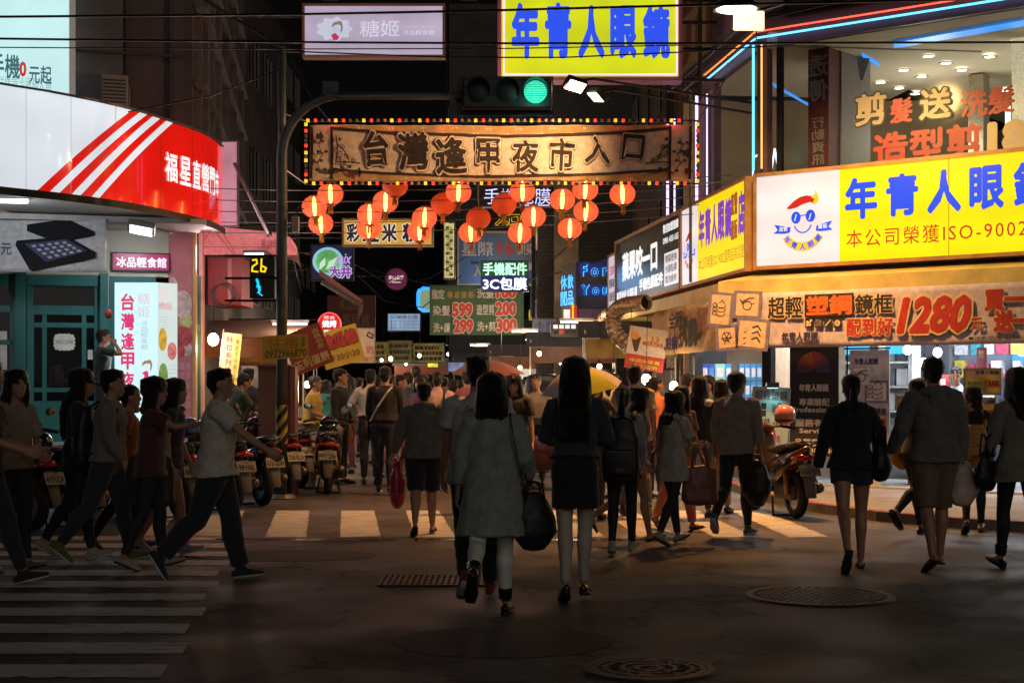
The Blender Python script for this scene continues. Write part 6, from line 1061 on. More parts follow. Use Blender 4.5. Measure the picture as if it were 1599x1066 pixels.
HBLK, HBRN = hairm((.016, .011, .009)), hairm((.035, .016, .008)); EYE = mat('eye_dark', (.012, .01, .01), .15); LIP = mat('lip', (.3, .09, .08), .5); SOLEW = mat('sole_white', (.55, .52, .48), .6); LEATH = mat('leather_black', (.01, .01, .011), .28, 0, .2, 12, .2, 60)
def rotx(v, a): c, s = math.cos(a), math.sin(a); return Vector((v.x, c * v.y - s * v.z, s * v.y + c * v.z))
def ik(a, b, l1, l2, hint):
 d = b - a; L_ = min(max(d.length, .05), (l1 + l2) * .998); d.normalize(); b = a + d * L_; x = (l1 * l1 - l2 * l2 + L_ * L_) / (2 * L_); h = math.sqrt(max(0, l1 * l1 - x * x)); n = hint - d * hint.dot(d); n = n.normalized() if n.length > 1e-4 else Vector((0, -1, 0)); return a + d * x + n * h, b
def person(label, h, loc, face, legs=((12, 6), (-14, 18)), arms=((8, 8, 15), (-8, 8, 15)), lean=3, head=(0, 0), f=False, wt=1.0, top=None, bottom=None, shoe=None, hair=None, detail=.011, eyes=False, group=None, skin=SKIN, feet=None, z=0, seed=0, neckfwd=0, acc=(), cat='person', hand=.35, under=None):
 seed = seed or (sum(map(ord, label)) % 997); rr = random.Random(seed); t = thing('person', label, cat, (loc[0], loc[1], z), R(face), group); k = h / 1.735; t.scale = (k, k, k)
 la = R(lean)
 def sp(zz, x=0, y=0): 
  return Vector((x, y, zz)) if zz < .98 else Vector((x, y * math.cos(la) + math.sin(la) * (zz - .98), .98 + math.cos(la) * (zz - .98) - y * math.sin(la)))
 # legs: swing, knee, toe pitch, outward, hip turn
 J = []; low = 9
 for i, sd in enumerate((-1, 1)):
  q = list(legs[i]) + [None, .5, 0][len(legs[i]) - 2:]; sw, kn, pi_, out, tr = R(q[0]), R(q[1]), q[2], R(q[3]), R(q[4])
  hip = Vector((sd * .088, 0, .89)); d = Vector((math.sin(out) * sd, math.sin(sw) * math.cos(out), -math.cos(sw) * math.cos(out))); kne = hip + d * .425; d2 = Vector((math.sin(out) * sd * .5, math.sin(sw - kn), -math.cos(sw - kn))).normalized(); ank = kne + d2 * .405
  fp = (sw - kn) * .9 if pi_ is None else R(pi_)            # negative: heel up
  if pi_ is None and sw > .1 and kn < .35: fp = R(14)
  fd = Vector((math.sin(tr) * sd + .12 * sd, math.cos(fp), math.sin(fp))).normalized(); up = Vector((0, -math.sin(fp), math.cos(fp))); heel = ank - up * .075 - fd * .05; toe = ank - up * .075 + fd * .18; low = min(low, heel.z, toe.z); J.append((hip, kne, ank, fd, up))
 hl = shoe.get('heel', 0) if shoe else 0; dz = Vector((0, 0, -low + hl * .0 + (.014 if shoe and shoe['kind'] in ('boot', 'sneaker') else .004)))
 t.location.z = z + dz.z * k; dzl = 0
 W = (.95 if f else 1.0) * wt; sh_x = (.158 if f else .182) * (.6 + .4 * wt)
 arms_j = []
 for i, sd in enumerate((-1, 1)):
  s0 = sp(1.385 - .005, sd * sh_x, 0); a = arms[i]
  if isinstance(a, dict):
   tgt = Vector(a['to']) - dz / k * 0; el, wr = ik(s0, tgt, .275, .245, Vector(a.get('hint', (sd * .5, -.6, -.5)))); cu_ = a.get('curl', hand)
  else:
   sw, ab, eb = R(a[0]), R(a[1]), R(a[2]); inn = R(a[3]) if len(a) > 3 else R(10); d = Vector((math.sin(ab) * sd, math.sin(sw) * math.cos(ab), -math.cos(sw) * math.cos(ab))); fw_ = Vector((0, 1, .0)) - d * d.y; fw_ = fw_.normalized() if fw_.length > .1 else Vector((0, 0, 1)); ins = Vector((-sd, 0, 0)) - d * (-sd * d.x); ins.normalize(); el = s0 + d * .275; wr = el + (d * math.cos(eb) + (fw_ * math.cos(inn) + ins * math.sin(inn)) * math.sin(eb)).normalized() * .245; cu_ = hand
  arms_j.append((s0, el, wr, cu_))
 # torso profile (height, half width, half depth, y)
 TP = [(.84, .13, .09, 0), (.90, .168 if f else .158, .112, -.012), (.97, .162 if f else .155, .112, -.008), (1.06, .128 if f else .145, .09 if f else .105, .004), (1.17, .135 if f else .155, .098 if f else .108, .008), (1.28, .142 if f else .168, .108 if f else .115, .01), (1.36, .135 if f else .165, .088 if f else .095, 0), (1.42, .085, .066, -.008), (1.455, .056, .056, 0)]
 b = MB()
 b.loft([(sp(q[0], 0, q[3]), q[1] * W - .012, q[2] * W - .012) for q in TP[:-1]] + [(sp(1.47, 0, .0), .05 if f else .056, .055)], n=18)
 hy, hp = R(head[0]), R(head[1]); nb = sp(1.45, 0, 0); hc = sp(1.45) + Vector((0, .02 + neckfwd, .06)); HR = Matrix.Rotation(hy, 3, 'Z') @ Matrix.Rotation(hp, 3, 'X')
 b.loft([(sp(1.42, 0, -.01), .058 if f else .064, .06), (hc - Vector((0, .012, .035)), .05 if f else .056, .054), (hc + Vector((0, -.008, .03)), .052, .056)], n=14)
 hd = lambda x, y, zz: hc + HR @ Vector((x, y, zz * .93 - .02))
 HP = [(.0, .026, .026, .058), (.02, .044, .046, .045), (.05, .056, .066, .028), (.085, .064, .082, .012), (.125, .069, .09, .004), (.165, .07, .092, -.004), (.195, .062, .082, -.006), (.216, .044, .06, -.006), (.226, .02, .03, -.006)]
 hs = 1.06; b.loft([(hd(0, q[3] * hs, q[0] * hs), q[1] * hs, q[2] * hs) for q in HP], right=HR @ Vector((1, 0, 0)), n=18)
 b.loft([(hd(0, .094, .118), .008, .007), (hd(0, .108, .088), .013, .012), (hd(0, .1, .074), .014, .009)], n=8); b.ball(hd(0, .086, .044), .02, .012, .009, 10, 6); b.ball(hd(0, .088, .028), .018, .012, .01, 10, 6)
 for sd in (-1, 1): b.ball(hd(sd * .073, -.004, .095), .01, .02, .03, 8, 6)
 fg = detail < .0095
 for i, sd in enumerate((-1, 1)):
  s0, el, wr, cu_ = arms_j[i]; ar = W * (.9 if f else 1)
  b.loft([(s0 + Vector((-sd * .03, 0, -.0)), .052 * ar, .052 * ar), (s0.lerp(el, .3), .046 * ar, .047 * ar), (s0.lerp(el, .75), .038 * ar, .04 * ar), (el, .034 * ar, .035 * ar), (el.lerp(wr, .3), .036 * ar, .036 * ar), (el.lerp(wr, .75), .028 * ar, .028 * ar), (wr, .022, .026)], n=12)
  d = (wr - el).normalized(); pn = Vector((-sd, 0, 0)) - d * (-sd * d.x); pn = pn.normalized() if pn.length > .2 else Vector((0, 0, -1)); sdv = d.cross(pn).normalized() * (1 if d.cross(pn).y > 0 else -1)
  hs2 = .92 if f else 1.0
  b.loft([(wr - d * .01, .026 * hs2, .02 * hs2), (wr + d * .035, .038 * hs2, .016 * hs2), (wr + d * .075, .042 * hs2, .014 * hs2), (wr + d * .09, .038 * hs2, .011 * hs2)], right=sdv, n=10)
  fr = .0088 if fg else .011
  for j in range(4):
   o = wr + d * .082 + sdv * (.03 - .02 * j) * hs2; ln = (.026, .03, .028, .021)[j] * hs2; pts = [o]; aa = cu_ * .6 + .05 * j
   for s_ in range(3): dd = (d * math.cos(aa) + pn * math.sin(aa)); pts.append(pts[-1] + dd * ln * (1.25 - .2 * s_)); aa += cu_ * (1.0, .9, .5)[s_]
   b.loft([(p_, fr * (1 - .07 * n_), fr * (1 - .07 * n_)) for n_, p_ in enumerate(pts)], n=7)
  o = wr + d * .025 + sdv * .026; b.loft([(o, .012, .012), (o + d * .028 + sdv * .02 + pn * .01, .0105, .0105), (o + d * .055 + sdv * .024 + pn * (.012 + .02 * cu_), .0095, .0095)], n=7)
 for i in range(2):
  hip, kne, ank, fd, up = J[i]; lw = W * (.96 if f else 1)
  b.loft([(hip + Vector((0, 0, .03)), .087 * lw, .092 * lw), (hip.lerp(kne, .3), .083 * lw, .086 * lw), (hip.lerp(kne, .75), .062 * lw, .066 * lw), (kne, .053 * lw, .056 * lw), (kne.lerp(ank, .28) - fd * .018, .056 * lw, .062 * lw), (kne.lerp(ank, .65) - fd * .008, .04 * lw, .043 * lw), (ank, .03, .035)], n=14)
  so = ank - up * .07; rt = fd.cross(up)
  b.loft([(so - fd * .045 + up * .026, .026, .024), (so + fd * .0 + up * .035, .03, .034), (so + fd * .06 + up * .028, .036, .027), (so + fd * .12 + up * .016, .041, .016), (so + fd * .165 + up * .012, .032, .011)], right=rt, n=10)
 body = obj('body', b, skin, t, local=True); weld(body, detail, 2); 
 # clothing
 G = detail * 1.15
 for bottom in [q_ for q_ in (bottom, under) if q_]:
  bk = bottom['kind']; m_ = bottom['mat']; lo = bottom.get('loose', .012); b = MB(); nm = {'tights': 'tights', 'skirt': 'skirt', 'shorts': 'shorts'}.get(bk, 'trousers')
  wz = bottom.get('waist', 1.03)
  if bk == 'skirt':
   hz = bottom['hem']; pts = [(sp(wz, 0, 0), TP[3][1] * W + .012, TP[3][2] * W + .012), (sp(.96, 0, -.008), .164 * W + .012, .114 * W + .014), (sp(.86, 0, -.008), .175 * W + .014, .122 * W + .018)]; mx = (J[0][1].y + J[1][1].y) / 2; fl = bottom.get('flare', .0); n_ = 4
   for j in range(1, n_ + 1): g = j / n_; pts.append((Vector((0, mx * g * .5, .86 + (hz - .86) * g)), .178 * W + fl * g, .128 * W + fl * g + abs(J[0][1].y - J[1][1].y) * .22 * g))
   b.loft(pts, n=24, round_=False)
  else:
   ln = bottom.get('len', 1.0)
   b.loft([(sp(wz), TP[3][1] * W + .008 + lo * .3, TP[3][2] * W + .008 + lo * .3), (sp(.97, 0, -.008), .16 * W + lo * .6, .113 * W + lo * .6), (sp(.9, 0, -.012), .168 * W + lo * .7, .118 * W + lo), (Vector((0, 0, .83)), .13 * W + lo, .09 * W + lo)], n=20)
   for i in range(2):
    hip, kne, ank, fd, up = J[i]; lw = W * (.96 if f else 1); bf = bottom.get('bell', 0); bk_ = Vector((0, -.01, 0))
    pr = [(0, hip + Vector((0, 0, .03)), .09 * lw + lo), (.15, hip.lerp(kne, .3), .085 * lw + lo), (.37, hip.lerp(kne, .74), .065 * lw + lo), (.5, kne, .056 * lw + lo), (.64, kne.lerp(ank, .28) - fd * .018, .059 * lw + lo), (.82, kne.lerp(ank, .64) - fd * .008, .043 * lw + lo + bf * .5), (.97, kne.lerp(ank, .95), .034 + lo + bf), (1.03, kne.lerp(ank, 1.07), .034 + lo * .9 + bf)]
    use = [q for q in pr if q[0] <= ln + .001]
    if ln < 1 and use[-1][0] < ln: q0 = use[-1]; q1 = pr[len(use)]; g = (ln - q0[0]) / (q1[0] - q0[0]); use.append((ln, q0[1].lerp(q1[1], g), q0[2] + (q1[2] - q0[2]) * g + lo * .2))
    b.loft([(q[1], q[2], q[2] * 1.05) for q in use], n=16, round_=False)
  ob_ = obj(nm, b, m_, t, local=True); weld(ob_, G, 3 if bk == 'tights' else 4, None if bk == 'tights' else (.0035 if bk == 'trousers' else .004, (5, 5, 9) if bk != 'skirt' else (7, 7, 1.2), seed))
  if bottom.get('stripe'):
   for i, sd in enumerate((-1, 1)):
    hip, kne, ank, fd, up = J[i]; lw = W; pts = []
    for g in (0, .25, .5, .75, 1.0): r_ = (.09 - .026 * g) * lw + lo; pts.append(hip.lerp(kne, g) + Vector((sd * (r_ + .002), 0, 0)))
    obj('side_stripe', MB().loft([(p_, .004, .011) for p_ in pts], n=6), bottom['stripe'], ob_, local=True)
 if top:
  m_ = top['mat']; lo = max(top.get('loose', .02), (bottom['loose'] * .8 + .018) if bottom and 'loose' in bottom and bottom['kind'] != 'skirt' and top.get('hem', .9) < .97 else 0); hz = top.get('hem', .9); fl = top.get('flare', .01); sl = top.get('sleeve', 1.0); b = MB(); pts = []
  for q in reversed(TP[:-1]):
   if q[0] > hz + .02 and q[0] > .86: pts.append((sp(q[0], 0, q[3]), q[1] * W + lo * (1 if q[0] < 1.38 else .45), q[2] * W + lo * (1.0 if q[0] < 1.38 else .45)))
  if top.get('straight'): wmax = max(p_[1] for p_ in pts); pts = [(p_[0], max(p_[1], wmax * (.95 if i > 2 else 0)), p_[2]) for i, p_ in enumerate(pts)]
  pts.insert(0, (sp(1.452, 0, -.004), .066, .064))
  mid = (J[0][1].y + J[1][1].y) * .25
  hmin = .178 * W + (bottom.get('loose', .012) if bottom and bottom['kind'] != 'skirt' else 0) + .026; pts = [(p_[0], max(p_[1], hmin), p_[2]) if p_[0].z < .95 else p_ for p_ in pts]
  if hz < .82:
   for g in (.5, 1): zz_ = .86 + (hz - .86) * g; pts.append((Vector((0, mid * g, zz_)), .168 * W + lo + fl * g, .118 * W + lo + fl * g + .02))
  else: sw_ = max(abs(math.sin(R(legs[0][0]))), abs(math.sin(R(legs[1][0])))) * max(0, .94 - hz) * .8; pts.append((sp(hz, 0, -.008), max(hmin, .163 * W + lo + fl), .116 * W + lo + fl + sw_))
  pts = [p_ for p_ in pts]
  b.loft(pts[::-1], n=24, round_=False)
  for i, sd in enumerate((-1, 1)):
   s0, el, wr, cu_ = arms_j[i]; ar = W * (.92 if f else 1); 
   pr = [(0, s0 + Vector((-sd * .055, 0, .004)), .058 * ar + lo * .5), (.06, s0 + Vector((-sd * .012, 0, -.004)), .057 * ar + lo * .7), (.25, s0.lerp(el, .4), .046 * ar + lo * .8), (.5, el, .037 * ar + lo * .8), (.7, el.lerp(wr, .4), .035 * ar + lo * .7), (.97, el.lerp(wr, .94), .026 * ar + lo * (.55 + top.get('cuff', 0))), (1.05, wr, .024 + lo * .4)]
   use = [q for q in pr if q[0] <= max(sl, .06) + .001]
   if use[-1][0] < sl and len(use) < len(pr): q0 = use[-1]; q1 = pr[len(use)]; g = (sl - q0[0]) / (q1[0] - q0[0]); use.append((sl, q0[1].lerp(q1[1], g), q0[2] + (q1[2] - q0[2]) * g + (lo * .35 if sl < .5 else 0)))
   b.loft([(q[1], q[2], q[2]) for q in use], n=14, round_=False)
  if top.get('hood'): 
   for a in (-70, -35, 0, 35, 70): c_ = sp(1.43, math.sin(R(a)) * .09, -.055 - .05 * math.cos(R(a))); b.ball(c_, .055, .05, .06 - abs(a) * .0002, 12, 8)
   b.ball(sp(1.36, 0, -.12), .085, .04, .08, 14, 8)
  if top.get('collar'): b.loft([(sp(1.44, 0, -.005), .068, .068), (sp(1.475, 0, -.004), .064, .066)], n=18, round_=False)
  nmt = top.get('name', 'shirt'); ob_ = obj(nmt, b, m_, t, local=True); weld(ob_, G, top.get('smooth', 5), (top.get('wr', .0065) * 1.5, top.get('wf', (4.5, 4.5, 3)), seed + 5))
  if top.get('mark'):
   tx, zc, w_, hgt, mm = top['mark']; yb = -(.115 * W + lo + .022)
   a_, fs_ = letters(tx, .01, 1, .35); lo_, hi_ = a_.min(0), a_.max(0); mb = MB(); mb.add([sp(zc + (p_[1] - lo_[1]) / (hi_[1] - lo_[1]) * hgt, -w_ / 2 + (p_[0] - lo_[0]) / (hi_[0] - lo_[0]) * w_ + top.get('mx', 0), yb) for p_ in a_], fs_); obj('printed_lettering', mb, mm, ob_, local=True)
  if top.get('print'):
   mm = top['print']; mb = MB(); mb.loft([(sp(1.17, 0, .125 * W + lo), .05, .012), (sp(1.26, .01, .13 * W + lo), .065, .012)], n=10); obj('chest_print', mb, mm, ob_, local=True)
 if shoe:
  for i, sd in enumerate((-1, 1)):
   hip, kne, ank, fd, up = J[i]; so = ank - up * .075; rt = fd.cross(up); b = MB(); kd = shoe['kind']
   if kd == 'flipflop':
    b.loft([(so - fd * .06, .032, .008), (so + fd * .03, .034, .008), (so + fd * .12, .046, .008), (so + fd * .185, .034, .008)], right=rt, n=12, round_=False); s_ = obj('sandal', b, shoe['mat'], t, True, local=True)
    obj('strap', MB().tube([so + fd * .07 + rt * .042 + up * .006, so + fd * .085 + up * .05, so + fd * .13 + up * .022, so + fd * .085 + up * .05, so + fd * .07 - rt * .042 + up * .006], .007, 6), shoe['mat'], s_, local=True)
   else:
    hh = shoe.get('heel', 0)
    b.loft([(so - fd * .062 + up * .03, .03, .032), (so - fd * .02 + up * .036, .037, .038), (so + fd * .05 + up * .034, .042, .036), (so + fd * .11 + up * .024, .047, .026), (so + fd * .175 + up * .016, .038, .018)], right=rt, n=12)
    if kd == 'boot': b.loft([(ank - (ank - kne).normalized() * .04, .048, .056), (ank.lerp(kne, .05), .046, .054), (ank.lerp(kne, shoe.get('shaft', .3)), .056, .06)], n=14, round_=False)
    if kd == 'sneaker': b.loft([(ank - up * .03, .04, .05), (ank + up * .015, .04, .046)], n=12, round_=False)
    s_ = obj('boot' if kd == 'boot' else 'shoe', b, shoe['mat'], t, True, local=True); weld(s_, max(.007, detail * .8), 2)
    b = MB(); b.loft([(so - fd * .066 + up * .002, .031, .012), (so + fd * .04 + up * .002, .041, .012), (so + fd * .11 + up * .001, .05, .012), (so + fd * .185 + up * .002, .034, .01)], right=rt, n=14, round_=False)
    if kd in ('boot', 'heel'): b.loft([(so - fd * .045 - up * .018, .026, .03), (so - fd * .045 + up * .01, .03, .034)], right=rt, n=10, round_=False)
    obj('sole', b, shoe.get('sole', BLACK), s_, True, local=True)
 # hair
 if hair:
  hm = hair.get('mat', HBLK); st = hair['style']; b = MB(); rt = HR @ Vector((1, 0, 0)); e = .013 + hair.get('vol', 0) + (.014 if st in ('long', 'bob') else 0)
  cap = [(.098, .056, .06, -.052), (.128, .066, .074, -.036), (.152, .069, .088, -.018), (.18, .065, .086, -.012), (.204, .05, .068, -.01), (.22, .026, .038, -.01), (.226, .004, .008, -.01)]
  b.loft([(hd(0, q[3] * hs, q[0] * hs + e * (.35 + .6 * max(0, (q[0] - .19) / .036))), q[1] * hs + e * min(1, q[1] / .05), q[2] * hs + e * min(1, q[2] / .07)) for q in cap], right=rt, n=20)
  b.loft([(hd(0, -.05, .02 if st != 'short' else .035), .045, .035), (hd(0, -.05, .07), .062 + e * .4, .05 + e * .4), (hd(0, -.04, .12), .07 + e * .5, .06 + e)], right=rt, n=16)
  if st in ('long', 'bob'):
   bt = hair.get('len', .35); wd = hair.get('wide', .09) + .01; n_ = 5; seqs = []
   for j in range(n_ + 1): g = j / n_; zz_ = .15 - g * (bt + .15); tt = min(1, max(0, (.07 - zz_) / .2)); yb = -.045 - (.05 if st == 'bob' else .11) * tt * tt * (3 - 2 * tt); c_ = hd(0, yb, zz_); seqs.append((c_, (wd * (.98 + .12 * math.sin(g * 3))) * (1 - .3 * max(0, g - .75)), (.06 if st == 'bob' else .052) * (1 - .35 * g) + .012))
   b.loft(seqs, right=rt, n=18)
   for j in range(9 if st == 'long' else 6):            # loose ends of uneven length
    x_ = (j / (8 if st == 'long' else 5) - .5) * 1.9 * wd; c0 = seqs[2][0] + rt * x_ * .8; c1 = seqs[-1][0] + rt * x_ * (.85 + .3 * rr.random()) + Vector((0, -.02 + .03 * rr.random(), .02 - .075 * rr.random())); b.loft([(c0, .022, .03), (c0.lerp(c1, .6), .02, .026), (c1, .007, .008)], right=rt, n=8)
   for sd in (-1, 1): fl_ = hair.get('side', .16 if st == 'bob' else .24); b.loft([(hd(sd * (.06 + e * .5), .0, .15), .026, .05), (hd(sd * (.068 + e * .7), -.01, .06), .026, .055), (hd(sd * (.07 + e * .7), -.02, -.02), .026, .055), (hd(sd * .07, -.02, .1 - fl_), .02, .04)], right=rt, n=12)
   if st == 'bob' or hair.get('fringe'): b.loft([(hd(-.06, .055, .15), .02, .035), (hd(0, .088, .155), .03, .02), (hd(.06, .055, .15), .02, .035)], right=(0, 0, 1), n=10)
  if st == 'tail':
   hz_ = hair.get('at', .14); ln = hair.get('len', .3); b.loft([(hd(0, -.1, hz_), .028, .028), (hd(0, -.14, hz_ - .01), .034, .034), (hd(0, -.15, hz_ - ln * .4), .042, .036), (hd(0, -.13, hz_ - ln * .8), .034, .028), (hd(0, -.12, hz_ - ln), .014, .014)], n=12); b.loft([(hd(0, .07, .17), .05, .02), (hd(0, .05, .2), .06, .03)], right=rt, n=10)
  if st == 'short': b.loft([(hd(-.03, .068, .178), .03, .024), (hd(.03, .07, .18), .03, .024)], right=(0, 0, 1), n=10); [b.ball(hd(.055 * math.cos(a), -.01 + .07 * math.sin(a), .205 + .015 * rr.random()), .03, .03, .022, 8, 6) for a in (0, .9, 1.8, 2.7, 3.6, 4.5, 5.4)]
  if hair.get('bun'): b.ball(hd(0, -.09, .2), .045, .045, .042)
  ho = obj('hair', b, hm, t, local=True); weld(ho, max(.0075, detail * .8), 2, (.005, (16, 16, 2.5) if st != 'short' else (17, 17, 12), seed + 9))
  if hair.get('tie'): obj('hair_tie', MB().ball(hd(-.02, -.115, .17), .02, .02, .03).ball(hd(.03, -.115, .175), .02, .02, .03), hair['tie'], ho, local=True)
  if hair.get('cap'): obj('cap', MB().loft([(hd(0, -.01, .13), .09, .11), (hd(0, -.01, .18), .088, .108), (hd(0, -.01, .225), .06, .075)], right=rt, n=18).loft([(hd(0, .09, .14), .07, .008), (hd(0, .16, .13), .05, .008)], right=rt, n=12), hair['cap'], t, True, local=True)
 if eyes:
  for sd in (-1, 1): obj('eye', MB().ball(hd(sd * .032, .088, .116), .0125, .008, .006, 8, 6), EYE, t, True, local=True); obj('eyebrow', MB().loft([(hd(sd * .016, .094, .134), .004, .004), (hd(sd * .034, .094, .138), .004, .004), (hd(sd * .05, .084, .134), .003, .003)], n=6), hair.get('mat', HBLK) if hair else HBLK, t, True, local=True)
  obj('mouth', MB().ball(hd(0, .0935, .044), .02, .006, .006, 10, 6), LIP, t, True, local=True)
  if 'glasses' in acc:
   b = MB()
   for sd in (-1, 1): b.tube([hd(sd * .033 + .024 * math.cos(a), .104, .115 + .018 * math.sin(a)) for a in [j * .524 for j in range(13)]], .0028, 5); b.tube([hd(sd * .056, .1, .12), hd(sd * .073, .0, .115)], .0028, 5)
   b.tube([hd(-.01, .105, .118), hd(.01, .105, .118)], .0028, 5); obj('glasses', b, BLACK, t, local=True)
 PINFO[label] = dict(root=t, J=J, arms=arms_j, sp=sp, hd=hd, k=k, W=W, dz=dz, face=R(face), z=t.location.z, loc=loc)
 return t
PINFO = {}
def world_pt(t, v): return Matrix.Translation(t.location) @ Matrix.Rotation(t.rotation_euler.z, 4, 'Z') @ Matrix.Diagonal((t.scale.x,) * 3 + (1,)) @ Vector(v)
def at(px, feet): Y = GY(feet); return ((px - CX) / FX * Y, Y)
def atY(px, Y): return ((px - CX) / FX * Y, Y)
cl = cloth; T = lambda col, **k: dict(mat=cl(col), **k)
NAVY, BLK, DENIM, KHAKI, GREYC, WHITEC, OLIVE = (.018, .02, .035), (.012, .012, .013), (.03, .04, .07), (.3, .22, .13), (.14, .13, .12), (.62, .58, .54), (.2, .235, .19)
LEG = lambda col=BLK, **k: dict(kind='tights', mat=mat('leggings_%d_%d' % (int(col[0] * 500), int(col[1] * 500)), col, .75, 0, .15, 20, .15, 80), loose=.006, **k)
TRO = lambda col, **k: dict(kind='trousers', mat=cl(col, 'trouser_cloth'), **k)
SNK = lambda col=(.05, .05, .05): dict(kind='sneaker', mat=cl(col, 'shoe_cloth'), sole=SOLEW)
FLAT = lambda col=(.02, .018, .016): dict(kind='flat', mat=mat('shoe_leather_%d' % int(col[0] * 500), col, .35, 0, .2, 12))
FLIP = dict(kind='flipflop', mat=RUBBER); SH = dict(style='short'); LONG = lambda l=.35, **k: dict(style='long', len=l, **k); BOB = lambda **k: dict(style='bob', len=.08, **k); TAIL = lambda **k: dict(style='tail', **k)
WALKA, WALKB = ((13, 6), (-14, 20)), ((-14, 20), (13, 6)); STAND = ((3, 2), (-2, 3)); D1, D2, D3 = .0075, .0095, .013
# --- the nearest walkers
OLV = dict(mat=cl((.26, .3, .25), 'cotton'), sleeve=.86, loose=.048, hem=.56, flare=.045, straight=True, collar=True, wr=.008, wf=(5, 5, 1.4), name='long_shirt')
pA = person('woman in a long olive shirt and white skinny jeans, chin length bob, walking away', 1.56, at(768, 962), -3, ((-25, 42, -58), (9, 2, 0)), ((-4, 12, 20), (6, 16, 42)), 3, f=True, wt=1.03, top=OLV, bottom=dict(kind='tights', mat=cl((.8, .74, .67), 'jeans_white'), loose=.008), shoe=dict(kind='boot', mat=LEATH, shaft=.28), hair=BOB(wide=.1, vol=.014), detail=D1)
pB = person('man in a white T-shirt with black script and red sneakers, beside the olive shirt woman', 1.71, at(746, 936), 2, ((-20, 26, -34), (17, 6)), ((10, 8, 10), (-8, 8, 12)), 3, top=dict(mat=cl((.5, .46, .44), 'cotton'), sleeve=.34, loose=.035, hem=.82, straight=True, mark=('Sienna', 1.315, .13, .045, BLK_LET), mx=-.03), bottom=TRO((.022, .026, .04), loose=.02), shoe=SNK((.35, .02, .02)), hair=SH, detail=D1)
pC = person('long haired woman in a navy jacket and short black skirt, pale tights, walking away', 1.63, at(898, 940), -4, ((-6, 10, -26, -2.2), (6, 2, -10, -2.2)), ((22, 14, 70, 25), (20, 16, 72, 25)), 1, f=True, top=dict(mat=cl((.035, .042, .065), 'jacket_cloth'), sleeve=1, loose=.03, hem=.99, flare=.012, wr=.006), bottom=dict(kind='skirt', mat=cl((.011, .011, .012), 'skirt_cloth'), hem=.625, flare=.012), under=dict(kind='tights', mat=mat('pale_tights', (.5, .42, .37), .7, 0, .06, 20), loose=.004), shoe=dict(kind='heel', mat=mat('patent_black', (.012, .012, .013), .12, coat=.6), heel=.05), hair=LONG(.36, wide=.105, vol=.01), detail=D1)
pD = person('man in a pale grey T-shirt striding right with one arm pointing downward', 1.64, at(338, 906), -86, ((15, 4, 6), (-20, 24, -56)), ((-14, 8, 14), {'to': (.2, .52, .98), 'hint': (.3, -.5, -.5), 'curl': .6}), 3, head=(-12, 4), top=dict(mat=cl((.56, .49, .44), 'cotton'), sleeve=.38, loose=.035, hem=.84, straight=True, wr=.008), bottom=TRO((.02, .022, .03), loose=.026, bell=.012), shoe=dict(kind='sneaker', mat=cl((.02, .02, .022), 'shoe_cloth'), sole=SOLEW), hair=SH, detail=D1, eyes=True)
pE = person('bob haired woman in a dark red top reaching her arm out to the right', 1.54, at(236, 890), -88, ((9, 5), (-9, 14)), ((6, 8, 20), {'to': (.17, .5, 1.31), 'curl': .3}), 2, f=True, top=dict(mat=cl((.07, .02, .02), 'cotton'), sleeve=.36, loose=.03, hem=.82, straight=True), bottom=LEG((.016, .016, .022)), shoe=FLAT((.35, .3, .25)), hair=BOB(fringe=True, vol=.006), detail=D1, eyes=True)
pF = person('man in a grey long sleeved sweater with a dark rucksack, striding right', 1.64, at(168, 880), -90, ((16, 6), (-20, 18)), ((-12, 6, 18), (10, 6, 22)), 4, top=dict(mat=cl((.16, .135, .11), 'knit'), sleeve=1, loose=.028, hem=.9), bottom=TRO((.025, .03, .045), loose=.014), shoe=SNK((.12, .14, .04)), hair=SH, detail=D1, eyes=True)
pG = person('woman all in black with glasses and long hair, behind the man in grey sweater', 1.63, at(122, 874), -86, WALKB, ((-8, 6, 12), (8, 6, 16)), 3, f=True, top=T((.012, .012, .014), sleeve=1, loose=.03, hem=.8), bottom=LEG((.014, .013, .016)), shoe=SNK((.35, .32, .28)), hair=LONG(.4), detail=D2, eyes=True, acc=('glasses',))
pH = person('long haired woman in a striped beige blouse looking out at the far left edge', 1.6, at(22, 895), -120, ((6, 4), (-7, 12)), ((8, 10, 60, 40), (14, 10, 70, 40)), 2, f=True, head=(-14, 0), wt=.95, top=T((.3, .23, .16), sleeve=.45, loose=.03, hem=.86), bottom=LEG((.018, .02, .03)), shoe=FLAT((.2, .15, .1)), hair=LONG(.4), detail=D2, eyes=True)
pH2 = person('walker in black cut off by the left edge with one bare forearm forward', 1.7, at(-26, 918), -88, ((22, 6), (-18, 22)), ((12, 6, 55, 0), (22, 6, 50, 0)), 3, top=T((.015, .015, .017), sleeve=.36, loose=.03, hem=.88), bottom=TRO((.02, .022, .03)), shoe=SNK((.02, .02, .02)), hair=SH, detail=D2)
pI = person('girl in an orange top with swinging ponytail behind the man in grey sweater', 1.5, at(197, 862), -80, WALKA, f=True, top=T((.35, .08, .03), sleeve=.36, hem=.86), bottom=LEG(), shoe=SNK(), hair=TAIL(len=.28, at=.15), detail=D2, eyes=True)
pI2 = person('bare legged girl walking right half hidden behind the woman in red', 1.55, at(268, 866), -85, WALKB, f=True, top=T((.05, .03, .03), sleeve=.36, hem=.84), bottom=dict(kind='shorts', mat=cl(DENIM, 'denim'), len=.2), shoe=SNK((.3, .3, .32)), hair=LONG(.25), detail=D2)
